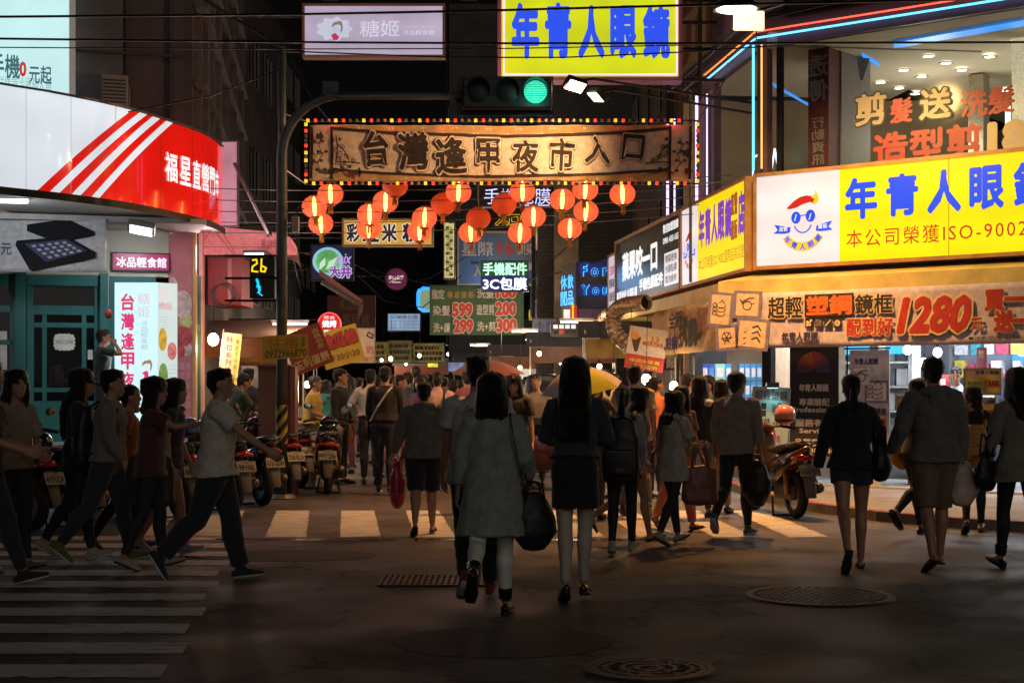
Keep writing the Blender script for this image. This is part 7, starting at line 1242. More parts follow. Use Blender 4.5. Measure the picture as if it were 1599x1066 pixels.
pJ = person('man in a black T-shirt on the cafe step, hand raised to his mouth', 1.64, atY(158, 22.0), -72, STAND, ((4, 6, 10), {'to': (.06, .2, 1.5), 'curl': .9}), 2, top=T((.02, .022, .024), sleeve=.36, hem=.88), bottom=TRO((.03, .03, .035)), shoe=SNK(), hair=SH, detail=D2, eyes=True, z=PLAT)
pZ = person('woman in a black hooded jacket and denim shorts, bare legs, loose ponytail', 1.59, at(1330, 888), -4, ((-17, 24, -64), (8, 3, 0)), ((4, 16, 14), (8, 18, 46)), 2, f=True, wt=1.06, top=dict(mat=cl((.013, .013, .015), 'jacket_cloth'), sleeve=1, loose=.04, hem=.88, hood=True), bottom=dict(kind='shorts', mat=cl((.02, .03, .045), 'denim'), len=.17, loose=.02), shoe=FLIP, hair=TAIL(len=.42, at=.1), detail=D1)
pAA = person('tall young man in a grey hoodie and khaki shorts carrying a plastic bag', 1.69, at(1458, 890), 6, ((-9, 12, -26), (8, 2, 0)), ((6, 18, 34), (-2, 10, 10)), 2, top=dict(mat=cl((.135, .13, .12), 'fleece'), sleeve=1, loose=.04, hem=.87, hood=True, wr=.009), bottom=dict(kind='shorts', mat=cl((.17, .12, .075), 'trouser_cloth'), len=.5, loose=.03), shoe=FLIP, hair=dict(style='short', vol=.006), detail=D1)
pCC = person('woman in a beige flared coat, dark tights and ankle boots at the right edge', 1.63, at(1590, 890), 8, WALKA, ((6, 10, 20), (4, 10, 20)), 2, f=True, head=(10, 0), top=T((.2, .165, .13), sleeve=1, loose=.03, hem=.74, flare=.07, name='coat'), bottom=LEG((.018, .016, .016)), shoe=dict(kind='boot', mat=LEATH, shaft=.3), hair=LONG(.2), detail=D1)
# --- on the far crossing
pR = person('stout woman in a grey hoodie and black shorts with white piping, red carrier bag', 1.52, at(662, 835), 2, ((-12, 16, -30), (9, 3, 0)), ((4, 20, 14), (0, 16, 12)), 3, wt=1.15, top=dict(mat=cl((.14, .12, .1), 'fleece'), sleeve=1, loose=.035, hem=.86, hood=True, wr=.01), bottom=dict(kind='shorts', mat=cl((.012, .012, .014), 'trouser_cloth'), len=.5, loose=.03, stripe=SOLEW), shoe=FLIP, hair=dict(style='short', vol=.004), detail=D1)
pS = person('girl with bowed ponytail and large black backpack over a grey jacket', 1.46, at(972, 866), -10, ((-6, 10, -18), (6, 3)), ((6, 8, 20), (4, 8, 30)), 2, f=True, top=dict(mat=cl((.26, .25, .24), 'jacket_cloth'), sleeve=1, loose=.028, hem=.84), bottom=LEG(), shoe=SNK((.3, .32, .2)), hair=TAIL(len=.3, at=.17, tie=mat('bow_yellow', (.4, .28, .06), .6)), detail=D1)
pS2 = person('girl in profile with bare legs beside the black backpack', 1.5, at(994, 846), -80, ((16, 8), (-22, 40)), f=True, top=T((.12, .11, .12), sleeve=1, hem=.84), bottom=dict(kind='shorts', mat=cl(DENIM, 'denim'), len=.2), shoe=FLIP, hair=LONG(.2), detail=D2, eyes=True)
pV = person('girl in a long pale grey tee with draped hood, brown tote on her arm', 1.44, at(1050, 850), -52, ((15, 6), (-13, 16)), ((-4, 10, 14), (14, 12, 75, 10)), 3, f=True, top=dict(mat=cl((.34, .31, .28), 'jersey'), sleeve=.4, loose=.035, hem=.7, flare=.01, hood=True), bottom=LEG(), shoe=FLAT((.3, .25, .18)), hair=LONG(.14, vol=.006), detail=D1)
pV2 = person('girl in coral trousers looking back over her shoulder behind the grey tee', 1.5, at(1060, 828), -150, WALKA, f=True, head=(-40, 0), top=T((.2, .1, .08), sleeve=.4, hem=.86), bottom=TRO((.55, .17, .09), loose=.02), shoe=FLIP, hair=LONG(.3), detail=D2, eyes=True)
pW = person('long haired woman in a black top with white shoulders and patterned handbag', 1.6, at(1092, 808), -30, ((-26, 52, -70), (6, 3)), ((2, 10, 20), (8, 12, 70, 20)), 2, f=True, top=dict(mat=cl((.02, .02, .022), 'jersey'), sleeve=.3, loose=.02, hem=.9), bottom=TRO((.06, .06, .07), loose=.008), shoe=FLAT(), hair=LONG(.36), detail=D2)
obj('shoulder_yoke', MB().loft([(PINFO[pW['label']]['sp'](1.385, -.15, -.01), .05, .085), (PINFO[pW['label']]['sp'](1.42, 0, -.01), .06, .09), (PINFO[pW['label']]['sp'](1.385, .15, -.01), .05, .085)], right=(0, 0, 1), n=14), cl(WHITEC, 'cotton'), pW, True, local=True)
pX = person('person in khaki trousers with reddish brown hair looking into the shop', 1.56, at(1126, 800), -20, STAND, ((6, 8, 40, 20), (6, 8, 40, 20)), 2, f=True, top=T((.05, .025, .02), sleeve=.4, hem=.9), bottom=TRO((.32, .2, .1), loose=.012), shoe=FLAT(), hair=LONG(.12, mat=HBRN), detail=D2)
pY = person('boy in a loose grey shirt and black trousers turning away with a black bag', 1.63, at(1150, 836), -28, ((-14, 34, -44), (9, 4, 2)), ((2, 8, 14), (-4, 10, 12)), 2, head=(-22, 0), top=dict(mat=cl((.22, .19, .165), 'cotton'), sleeve=.8, loose=.04, hem=.87, straight=True, collar=True), bottom=TRO((.012, .012, .013), loose=.008), shoe=SNK((.08, .08, .08)), hair=dict(style='short', vol=.008), detail=D1, eyes=True, acc=('glasses',))
pT = person('tall man in a cream T-shirt behind the bowed ponytail girl', 1.74, atY(990, 17.6), 8, WALKA, top=T((.42, .33, .2), sleeve=.38, hem=.86, loose=.03), bottom=TRO((.05, .05, .06)), shoe=SNK(), hair=SH, detail=D2)
pU = person('ponytailed woman in an orange top at the right stalls', 1.62, atY(1024, 20.5), -30, STAND, f=True, head=(-35, 5), top=T((.62, .17, .06), sleeve=.4, hem=.9), bottom=TRO((.04, .04, .05)), shoe=FLAT(), hair=TAIL(len=.36, at=.17), detail=D2, eyes=True)
pBB = person('girl with an orange backpack and reddish hair before the optical shop', 1.5, at(1520, 832), -14, WALKB, ((6, 8, 20), (4, 8, 16)), 2, f=True, top=T((.03, .02, .018), sleeve=1, hem=.76, flare=.02), bottom=LEG(), shoe=FLAT((.12, .05, .03)), hair=LONG(.26, mat=HBRN), detail=D2)
pDD = person('woman in black leggings with a yellow handbag, half behind the hooded man', 1.58, at(1432, 836), -50, ((18, 8), (-24, 34, -50)), f=True, top=T((.1, .07, .05), sleeve=1, hem=.9), bottom=LEG(), shoe=dict(kind='heel', mat=LEATH), hair=LONG(.2), detail=D2)
pCL = person('shop clerk in a pale blue shirt leaning over the optical counter', 1.62, atY(1494, 21.6), 160, STAND, ((20, 8, 60, 20), (20, 8, 60, 20)), 12, head=(0, -15), top=T((.5, .55, .62), sleeve=.5, hem=.9), bottom=TRO((.03, .03, .04)), shoe=SNK(), hair=SH, detail=D2, eyes=True, z=.14)
# --- in the street behind
pO = person('man in a white shirt and black trousers resting a hand on the scooter', 1.74, at(578, 757), 4, ((4, 4), (-6, 8)), ({'to': (-.5, .12, 1.0), 'hint': (-.3, -.2, -.8), 'curl': .5}, (6, 8, 14)), 3, top=T((.62, .52, .44), sleeve=1, hem=.99, loose=.028, collar=True), bottom=TRO((.014, .014, .016)), shoe=FLAT(), hair=SH, detail=D2)
pQ = person('man in a black jumper with a pale bag strap across his back', 1.75, at(601, 772), -5, ((5, 3), (-5, 6)), ((6, 10, 40, 20), (6, 10, 30, 20)), 2, top=T((.013, .013, .014), sleeve=1, hem=.95, loose=.03), bottom=TRO((.018, .02, .026)), shoe=SNK((.02, .02, .02)), hair=SH, detail=D2)
obj('bag_strap', MB().loft([(PINFO[pQ['label']]['sp'](1.43, .1, -.02), .004, .012), (PINFO[pQ['label']]['sp'](1.36, .06, -.15), .004, .012), (PINFO[pQ['label']]['sp'](1.15, -.08, -.165), .004, .012), (PINFO[pQ['label']]['sp'](.96, -.19, -.11), .004, .012)], right=(0, 1, 0), n=8), SOLEW, pQ, local=True)
pN = person('young man in a black shirt seen in three quarter profile among the scooters', 1.76, at(530, 756), -110, STAND, ((4, 6, 12), (4, 6, 12)), 0, head=(18, 0), top=T((.013, .013, .014), sleeve=1, hem=.86), bottom=TRO((.016, .016, .018)), shoe=FLAT(), hair=SH, detail=D2, eyes=True)
pY2 = person('older man in a yellow polo shirt facing the left stalls', 1.66, atY(486, 24.6), -95, STAND, ((6, 8, 50, 20), (10, 8, 60, 20)), 6, wt=1.12, top=T((.55, .36, .05), sleeve=.38, hem=.92, collar=True), bottom=TRO((.05, .045, .04)), shoe=FLAT(), hair=dict(style='short', mat=hairm((.12, .1, .09))), detail=D2, eyes=True)
pTe = person('person in a teal hooded top beside the yellow polo shirt', 1.58, atY(508, 25.6), -20, STAND, f=True, top=dict(mat=cl((.04, .24, .2), 'fleece'), sleeve=1, hem=.86, hood=True), bottom=TRO((.03, .03, .04)), shoe=SNK(), hair=BOB(), detail=D2)
pK = person('man in a navy T-shirt seen from behind at the left stall', 1.75, atY(388, 22.8), 6, STAND, ((10, 8, 40, 20), (4, 9, 12)), 2, wt=1.08, top=T((.03, .032, .05), sleeve=.38, hem=.88, loose=.03), bottom=TRO((.03, .03, .035)), shoe=SNK(), hair=SH, detail=D2)
pLl = person('man in a dark green T-shirt bending over the left stall', 1.68, atY(366, 22.4), -60, STAND, ((30, 6, 20), (30, 6, 20)), 12, head=(0, -25), top=T((.05, .075, .035), sleeve=.36, hem=.9), bottom=TRO((.03, .03, .035)), shoe=SNK(), hair=SH, detail=D2, eyes=True)
pM = person('stall keeper in an orange cap under the pink awning', 1.62, atY(346, 26.5), -120, STAND, top=T((.05, .05, .05), sleeve=.4, hem=.9), bottom=TRO((.03, .03, .03)), shoe=SNK(), hair=dict(style='short', cap=cl((.5, .1, .03), 'cap_cloth')), detail=D3, eyes=True)
pBl = person('man in a blue shirt and khaki trousers deep in the crowd', 1.74, atY(636, 27.5), 4, STAND, ((10, 8, 60, 20), (10, 8, 50, 20)), 2, wt=1.08, top=T((.04, .07, .14), sleeve=.4, hem=.9, loose=.03), bottom=TRO((.36, .27, .17)), shoe=FLAT(), hair=SH, detail=D2)
pPk = person('man in a pink shirt with one black rucksack strap behind the hoodie', 1.72, atY(683, 22.5), 2, WALKA, top=T((.55, .34, .3), sleeve=1, hem=.9, collar=True), bottom=TRO((.1, .08, .07)), shoe=FLAT(), hair=SH, detail=D2)
obj('rucksack_strap', MB().loft([(PINFO[pPk['label']]['sp'](1.42, .11, .03), .012, .03), (PINFO[pPk['label']]['sp'](1.44, .11, -.06), .012, .03), (PINFO[pPk['label']]['sp'](1.3, .1, -.15), .012, .03), (PINFO[pPk['label']]['sp'](1.1, .13, -.15), .012, .03)], n=8), LEATH, pPk, True, local=True)
pWt = person('boy in a white T-shirt right of the pink shirted man', 1.6, atY(707, 24), 8, WALKB, top=T((.6, .46, .34), sleeve=.38, hem=.9), bottom=TRO((.05, .05, .06)), shoe=SNK(), hair=SH, detail=D2)
pFc = person('woman in a black sleeveless top coming towards the camera far up the street', 1.58, atY(722, 27), 176, WALKA, ((14, 10, 70, 30), (10, 8, 30)), f=True, top=T((.02, .02, .022), sleeve=.1, hem=.9), bottom=TRO((.05, .05, .06)), shoe=FLAT(), hair=LONG(.1), detail=D2, eyes=True)
pGl = person('woman with glasses in a black printed tee facing the camera', 1.64, atY(803, 18.2), 170, WALKB, ((4, 10, 14), (4, 12, 16)), 2, f=True, wt=1.18, top=dict(mat=cl((.014, .014, .015), 'jersey'), sleeve=.36, hem=.86, loose=.03, print=mat('tee_print', (.4, .1, .1), .6, 0, .6, 20)), bottom=TRO((.04, .03, .02)), shoe=FLAT(), hair=LONG(.22), detail=D2, eyes=True, acc=('glasses',))
pUm = person('person in brown sleeves under the yellow and white umbrella', 1.62, atY(926, 17.4), -10, STAND, ({'to': (-.02, .12, 1.28), 'curl': 1.0}, (20, 30, 60)), f=True, top=T((.07, .045, .03), sleeve=1, hem=.9), bottom=TRO((.04, .04, .04)), shoe=FLAT(), hair=LONG(.1), detail=D2)
CROWD = [(470, 30, 20, 'in a grey top near the frying stall'), (500, 32, -70, 'half hidden behind the stall cards'), (548, 28.5, 150, 'in rose with a pale face among the crowd'), (560, 33, -30, 'with dark hair behind the white shirt'), (585, 30, 120, 'facing right behind the black jumper'), (610, 36, 0, 'dark and small left of the blue shirt'), (650, 29, 0, 'tall in black beside the blue shirt'), (664, 33, 20, 'in violet far behind the pink shirt'), (694, 34, -10, 'in slate behind the boy in white'), (715, 40, 10, 'in dark red far up the street'), (738, 36, 175, 'in cream walking this way'), (752, 44, 0, 'small and dark below the price banner'), (770, 33, -20, 'in grey under the orange parasol'), (786, 40, 160, 'in blue walking this way by the parasol'), (806, 46, 0, 'smallest of the far walkers'), (822, 31, -60, 'in green by the tarp covered cart'), (846, 27, 178, 'riding up in dark clothes by the cart'), (868, 34, -30, 'in brown by the pillar'), (952, 23, -60, 'in tan behind the umbrella'), (964, 27, 20, 'in dark blue near the yellow notice'), (528, 38, 10, 'far away under the red board'), (630, 42, 170, 'far away facing this way under the lit menu'), (676, 46, 0, 'far away and dark in mid street'), (1012, 27, -40, 'in white by the ice cream stall'), (540, 26.5, 30, 'in black just behind the white shirted man'), (622, 25.5, -100, 'turning right beside the black jumper'), (656, 26, 160, 'facing this way beside the hoodie'), (730, 25.5, 20, 'in dark grey left of the olive shirt woman'), (775, 24, -15, 'in brown just past the man in white'), (838, 23, 170, 'walking this way beside the tarp cart'), (858, 30, 0, 'behind the left edge of the umbrella'), (944, 20.5, 40, 'under the right edge of the umbrella'), (1072, 21.5, -60, 'looking into the side window'), (1108, 22, 150, 'coming out by the boxes')]
PAL = [(.2, .18, .17), (.35, .1, .1), (.06, .05, .08), (.03, .06, .12), (.3, .25, .18), (.02, .02, .02), (.12, .05, .1), (.05, .1, .06), (.4, .36, .3)]
protos = []
for i in range(6):
 fm = i % 2 == 0; c_ = CROWD[i]
 p = person('%s %s' % ('woman' if fm else 'man', c_[3]), 1.58 + .04 * i, atY(c_[0], c_[1]), c_[2], STAND if i % 3 else WALKA, f=fm, top=dict(mat=cl(PAL[i]), sleeve=(.4, 1)[i % 2], hem=.88), bottom=TRO(PAL[(i + 3) % 9]) if i != 2 else dict(kind='skirt', mat=cl(PAL[5]), hem=.6), shoe=FLAT(), hair=(LONG(.25), SH, BOB(), SH, TAIL(), SH)[i], detail=.017, eyes=c_[2] > 100, group='distant crowd in the street'); protos.append((p, fm))
def crowd_copies():
 for i, c_ in enumerate(CROWD[6:], 6):
  src, fm = protos[(i * 5 + i // 6) % 6]; d = dup(src, (*atY(c_[0], c_[1]), src.location.z), R(c_[2]), '%s %s' % ('woman' if fm else 'man', c_[3])); h = (1.6 + .12 * ((i * 7) % 10) / 10) / 1.7
  if 'tall' in c_[3]: h = 1.08
  d.scale = (h, h, h)
  for ch in kids_of(d):
   for nm in ('shirt', 'trousers'):
    if ch.name.startswith(nm): ch.material_slots[0].link = 'OBJECT'; ch.material_slots[0].material = cl(PAL[(i * 4 + (nm == 'shirt')) % 9])
# bags: things of their own, hung where the photo shows them
def put(t, who, v, rz=0):
 p = PINFO[who['label']]; t.location = world_pt(who, v); t.rotation_euler = (0, 0, who.rotation_euler.z + R(rz)); return t
def handbag(label, who, v, w_, h_, d_, m, strap=None, rz=0, sag=.0, nm='shoulder_bag', cat='bag', hard=False, nh=2, hh=.16):
 t = thing(nm, label, cat); put(t, who, v, rz); b = MB()
 if hard: b.loft([((0, 0, -h_), w_ * .5, d_ * .5), ((0, 0, -h_ * .5), w_ * .48, d_ * .46), ((0, 0, 0), w_ * .44, d_ * .3)], right=(1, 0, 0), n=20)
 else: b.loft([((0, 0, -h_), w_ * .36, d_ * .42), ((0, 0, -h_ * .75), w_ * .52, d_ * .55), ((0, 0, -h_ * .4), w_ * .5, d_ * .5), ((0, 0, -.02), w_ * .34, d_ * .26), ((0, 0, .02), w_ * .22, d_ * .16)], right=(1, 0, 0), n=20)
 o = obj('bag_body', b, m, t, local=True); weld(o, .012, 3, (.006, (6, 6, 4), len(label)))
 for k in range(nh): y = (k - .5) * d_ * .4 if nh > 1 else 0; obj('handle', MB().tube([(-w_ * .22, y, -.03), (-w_ * .17, y, hh * .7), (-w_ * .06, y, hh), (w_ * .06, y, hh), (w_ * .17, y, hh * .7), (w_ * .22, y, -.03)], .009, 8), strap or m, t, True, local=True)
 return t
def strap(name, label_t, who, pts, m, wd=.014, th=.004):
 o = obj(name, MB().loft([(world_pt(who, v), th, wd) for v in pts], right=(0, 0, 1) if False else (1, 0, 0), n=8), m, label_t, True); return o
BAGB = mat('bag_black', (.012, .012, .013), .5, 0, .2, 10, .2, 50); BAGR = mat('bag_brown', (.2, .07, .045), .45, 0, .15, 8, .15, 50)
t = handbag('slouchy black shoulder bag at the hip of the woman in the olive shirt', pA, (.3, .02, .84), .3, .3, .16, BAGB, rz=20, hh=.1); strap('shoulder_strap', t, pA, [(.24, .02, .86), (.2, -.1, 1.1), (.16, -.12, 1.3), (.135, -.05, 1.44), (.15, .06, 1.4), (.2, .12, 1.2), (.26, .08, .9)], BAGB, .02)
handbag('large dark brown tote on the shoulder of the woman in dark red', pE, (-.2, -.05, .98), .42, .36, .16, mat('tote_brown', (.05, .035, .022), .5, 0, .2, 8), rz=88, hard=True, hh=.26)
handbag('large tan brown tote hanging on the arm of the girl in pale grey', pV, (.18, .26, .84), .36, .3, .14, BAGR, rz=60, hard=True, hh=.26)
handbag('patterned dark handbag held by the long haired woman in black', pW, (.2, .28, 1.0), .34, .22, .16, mat('bag_pattern', (.05, .035, .022), .45, 0, .7, 45), rz=20, hard=True, hh=.12)
handbag('big black gathered bag hanging from the hand of the grey shirted boy', pY, (.2, .06, .74), .3, .36, .24, BAGB, hh=.1)
t = handbag('black shoulder bag at the side of the woman in denim shorts', pZ, (.25, -.03, 1.1), .26, .26, .16, BAGB, rz=70, hh=.14)
PLRED = mat('plastic_red', (.4, .03, .06), .3, 0, .25, 9, .4, 22, trans=.2); PLWH = mat('plastic_white', (.55, .42, .36), .35, 0, .2, 9, .5, 22, trans=.3)
handbag('crumpled red plastic carrier bag held by the stout woman in the hoodie', pR, (-.3, .02, .77), .27, .4, .15, PLRED, rz=80, nm='carrier_bag', hh=.07)
handbag('small crumpled white plastic bag in the hand of the hooded young man', pAA, (.25, .0, .79), .26, .26, .16, PLWH, nm='carrier_bag', hh=.06)
handbag('yellow handbag on the arm of the woman in black leggings', pDD, (-.24, .1, .98), .28, .2, .14, mat('bag_yellow', (.55, .25, .03), .45, 0, .2, 8), rz=30, hh=.16)
handbag('black bag at the elbow of the woman in the beige coat', pCC, (-.28, .02, .98), .28, .26, .14, BAGB, rz=40, hh=.16)
handbag('flowery yellow and pink bag among the scooters by the man in white', pO, (-.42, .3, .92), .3, .36, .16, mat('bag_floral', (.5, .18, .08), .6, 0, .7, 9), nm='carrier_bag', hh=.08)
handbag('black hip bag of the man in the black jumper', pQ, (-.24, -.02, .98), .16, .26, .08, BAGB, rz=70, nh=1, hh=.05)
def rucksack(label, who, m, w_=.3, h_=.42, zt=1.38, d_=.16, y=-.2):
 t = thing('rucksack', label, 'backpack'); put(t, who, (0, y, zt)); b = MB(); b.loft([((0, 0, -h_), w_ * .46, d_ * .46), ((0, -.01, -h_ * .8), w_ * .5, d_ * .55), ((0, 0, -h_ * .3), w_ * .48, d_ * .48), ((0, .02, 0), w_ * .34, d_ * .3)], n=20); o = obj('pack_body', b, m, t, local=True); weld(o, .011, 3, (.004, (5, 5, 5), 3))
 p_ = obj('front_pocket', MB().rbox(-w_ * .36, w_ * .36, -d_ * .5 - .04, -d_ * .4, -h_ * .92, -h_ * .48, .02), m, t, True, local=True); obj('zip', MB().tube([(-w_ * .3, -d_ * .5 - .042, -h_ * .52), (w_ * .3, -d_ * .5 - .042, -h_ * .52)], .005, 5), STEEL, p_, local=True); obj('patch', MB().box(-.03, .05, -d_ * .5 - .045, -d_ * .5 - .04, -h_ * .86, -h_ * .78), mat('patch_brown', (.12, .04, .025), .6), p_, local=True)
 for sd in (-1, 1): obj('shoulder_strap', MB().loft([((sd * .1, .04, .0), .012, .028), ((sd * .11, -y - .06, .07), .012, .028), ((sd * .12, -y + .1, .0), .012, .026), ((sd * .13, -y + .12, -.16), .01, .022), ((sd * .14, -y, -.34), .008, .016), ((sd * .12, .04, -.38), .008, .014)], right=(0, 0, 1), n=8), m, t, True, local=True)
 return t
rucksack('large black rucksack on the back of the girl with bowed ponytail', pS, BAGB, .34, .52, 1.36); rucksack('dark rucksack on the man in the grey sweater', pF, BAGB, .3, .44, 1.36, .15); rucksack('orange rucksack on the girl before the optical shop', pBB, mat('pack_orange', (.5, .2, .03), .5, 0, .15, 8, .2, 60), .3, .36, 1.24, .14)
# umbrellas
def umbrella(label, c, r, h, segs, tilt, stem=True):
 t = thing('umbrella', label, 'umbrella', c); M_ = Matrix.Translation(c) @ Euler(tilt).to_matrix().to_4x4(); n = len(segs)
 for i, m_ in enumerate(segs):
  b = MB(M_); rows = 6; k = 6
  for j in range(rows + 1):
   for q in range(k + 1): a = 2 * math.pi * (i + q / k) / n; rr_ = r * j / rows * (1 - .07 * math.sin(math.pi * q / k) * (j / rows)); b.v.append(M_ @ Vector((rr_ * math.cos(a), rr_ * math.sin(a), h * (1 - (j / rows) ** 2))))
  for j in range(rows):
   for q in range(k): a = j * (k + 1) + q; b.f.append([a, a + 1, a + k + 2, a + k + 1])
  obj('canopy_panel', b, m_, t, True)
 for i in range(n): a = 2 * math.pi * i / n; obj('rib', MB(M_).tube([(r * j / 5 * math.cos(a), r * j / 5 * math.sin(a), h * (1 - (j / 5) ** 2) - .006) for j in range(6)], .004, 5), STEEL, t)
 if stem: obj('stem', MB(M_).tube([(0, 0, h + .05), (0, 0, -.55)], .008, 6), STEEL, t); obj('handle', MB(M_).tube([(0, 0, -.5), (0, 0, -.62), (.03, 0, -.66), (.06, 0, -.63)], .014, 6), BLACK, t)
 return t
YU = mat('umbrella_yellow', (.8, .74, .008), .6, 0, .08, 4); YW = mat('umbrella_white', (.62, .52, .46), .6, 0, .08, 4)
for m_ in (YU, YW): m_.node_tree.nodes['Principled BSDF'].inputs['Specular IOR Level'].default_value = .2
umbrella('yellow umbrella with white panels held up behind the long haired woman', P(908, 606, 16.6), .45, .23, [YU, YW, YU, YU, YW, YU, YU, YW], (R(8), R(-10), R(10)))
umbrella('orange red parasol over a stall in the middle of the street', P(762, 583, 30), .72, .26, [cl((.36, .08, .04), 'canvas')] * 8, (R(5), 0, 0))
t = thing('vendor_cart', 'dark vendor cart under a blue tarpaulin by the concrete pillar', 'cart', P(845, 660, 25)); a, c = P(822, 585, 25.5), P(872, 690, 25.5); b = MB(); b.rbox(a.x, c.x, 25.2, 26.4, .7, a.z, .1); o = obj('tarpaulin', b, mat('tarp_blue', (.015, .022, .05), .4, 0, .3, 4, .5, 8), t, True); weld(o, .04, 2, (.04, (1.2, 1.2, 1.2), 4)); obj('cart_body', MB().box(a.x + .05, c.x - .05, 25.2, 26.3, .3, .74), DARKM, t)
for sd in (0, 1): obj('wheel', MB().lathe([(0, -.04), (.2, -.04), (.22, 0), (.2, .04), (0, .04)], 20, (a.x + .02 + sd * (c.x - a.x - .04), 25.7, .22), 'x'), RUBBER, t)
t = thing('tail_lamp_car', 'red car tail seen low behind the woman with glasses', 'car', P(830, 655, 22)); p = P(838, 662, 22); obj('boot', MB().rbox(p.x - .35, p.x + .5, 22, 23.6, .3, .8, .1), mat('car_red', (.035, .004, .004), .3, 0, .05, 3, coat=.6), t, True); obj('tail_lamp', MB().rbox(p.x - .3, p.x - .1, 21.97, 22.02, .6, .7, .02), lit('tail_red', (1, .04, .02), 1.6), t); obj('rear_window', MB().rbox(p.x - .28, p.x + .42, 22.3, 23.3, .8, 1.05, .1), DGLASS, t); obj('wheel', MB().lathe([(0, -.1), (.28, -.1), (.3, 0), (.28, .1), (0, .1)], 20, (p.x - .22, 22.5, .3), 'x'), RUBBER, t); t['label'] = 'small red car with one tail lamp showing, parked behind the woman with glasses'; t.name = 'parked_car'
# scooters
def scooter(label, loc, rz, body, plate, accent=None, group=None):
 t = thing('scooter', label, 'scooter', (loc[0], loc[1], 0), R(rz), group); ac = accent or body; o = lambda n, b, m, par=t, s=True: obj(n, b, m, par, s, local=True)
 def wheel(y):
  w_ = o('wheel', MB().lathe([(.17, -.05), (.22, -.055), (.255, -.03), (.262, 0), (.255, .03), (.22, .055), (.17, .05)], 28, (0, y, .262), 'x'), RUBBER); r_ = MB(); r_.lathe([(.0, -.035), (.04, -.045), (.05, -.03), (.15, -.02), (.175, -.045), (.175, .045), (.15, .02), (.05, .03), (.04, .045), (0, .035)], 24, (0, y, .262), 'x'); o('rim', r_, ALU, w_)
 wheel(-.62); wheel(.64)
 o('rear_cowl', MB().loft([((0, -.92, .8), .045, .035), ((0, -.8, .74), .11, .075), ((0, -.6, .67), .15, .12), ((0, -.38, .6), .165, .14), ((0, -.16, .52), .15, .17), ((0, -.04, .46), .11, .17)], n=18), body); 
 for sd in (-1, 1): o('side_panel', MB().loft([((sd * .13, -.72, .66), .02, .05), ((sd * .168, -.45, .56), .022, .1), ((sd * .15, -.18, .46), .02, .09)], n=12), ac)
 o('seat', MB().loft([((0, -.84, .84), .07, .03), ((0, -.68, .83), .13, .05), ((0, -.42, .8), .15, .055), ((0, -.2, .755), .14, .055), ((0, .0, .76), .1, .05)], n=16), mat('seat_vinyl', (.014, .014, .015), .4, 0, .15, 10, .15, 60))
 o('grab_rail', MB().tube([(-.12, -.6, .82), (-.13, -.85, .86), (-.08, -.98, .88), (.08, -.98, .88), (.13, -.85, .86), (.12, -.6, .82)], .014, 8), STEEL)
 o('floorboard', MB().rbox(-.16, .16, -.12, .42, .27, .34, .03), BLACK); o('leg_shield', MB().loft([((0, .4, .3), .15, .06), ((0, .47, .5), .19, .07), ((0, .44, .72), .2, .08), ((0, .36, .93), .13, .07)], n=18), body); o('nose_panel', MB().loft([((0, .53, .48), .07, .03), ((0, .52, .7), .1, .04), ((0, .45, .9), .07, .03)], n=12), ac)
 o('front_mudguard', MB().loft([((0, .42, .46), .07, .03), ((0, .62, .555), .085, .035), ((0, .86, .42), .055, .02)], n=12), body); o('fork', MB().tube([(-.09, .64, .26), (-.085, .5, .62)], .022, 8).tube([(.09, .64, .26), (.085, .5, .62)], .022, 8), STEEL, t)
 hb_ = o('handlebar', MB().tube([(-.33, .22, 1.0), (-.2, .31, 1.03), (0, .36, 1.0), (.2, .31, 1.03), (.33, .22, 1.0)], .015, 8), BLACK); o('cockpit', MB().loft([((-.1, .36, .99), .05, .06), ((0, .38, 1.01), .075, .08), ((.1, .36, .99), .05, .06)], right=(0, 0, 1), n=12), body)
 for sd in (-1, 1):
  o('grip', MB().tube([(sd * .22, .3, 1.028), (sd * .36, .2, .995)], .02, 8), RUBBER); o('brake_lever', MB().tube([(sd * .16, .36, 1.02), (sd * .33, .27, .99)], .007, 6), CHROME); m_ = o('mirror', MB().ball((sd * .3, .27, 1.22), .065, .018, .045), BLACK); o('mirror_glass', MB().lathe([(0, -.02), (.04, -.019)], 14, (sd * .3, .268, 1.22), 'y'), CHROME, m_); o('stalk', MB().tube([(sd * .19, .31, 1.03), (sd * .24, .3, 1.13), (sd * .28, .28, 1.19)], .007, 6), CHROME, m_)
  o('turn_signal', MB().ball((sd * .13, -.84, .69), .035, .03, .022, 10, 6), mat('amber_lens', (.5, .14, .01), .2)); o('shock_absorber', MB().tube([(sd * .12, -.64, .28), (sd * .11, -.52, .62)], .03, 10), mat('spring_red', (.25, .1, .03), .4, .4))
 o('headlight', MB().ball((0, .45, .99), .07, .04, .05), mat('lens_clear', (.4, .4, .42), .1)); o('tail_lamp', MB().loft([((-.1, -.885, .7), .03, .025), ((0, -.925, .71), .04, .035), ((.1, -.885, .7), .03, .025)], right=(0, 0, 1), n=12), mat('lens_red', (.3, .012, .01), .12, coat=.5))
 o('engine', MB().rbox(-.1, .12, -.7, -.15, .2, .42, .06), mat('engine_grey', (.05, .05, .05), .5, .5, .3, 14, .3, 40)); o('exhaust', MB().loft([((.15, -.2, .24), .025, .025), ((.17, -.45, .27), .055, .055), ((.18, -.85, .36), .06, .06)], n=14), mat('exhaust_steel', (.12, .1, .09), .35, .8)); o('centre_stand', MB().tube([(-.12, -.2, .22), (-.16, -.32, .01)], .014, 6).tube([(.12, -.2, .22), (.16, -.32, .01)], .014, 6).tube([(-.16, -.32, .015), (.16, -.32, .015)], .014, 6), DARKM)
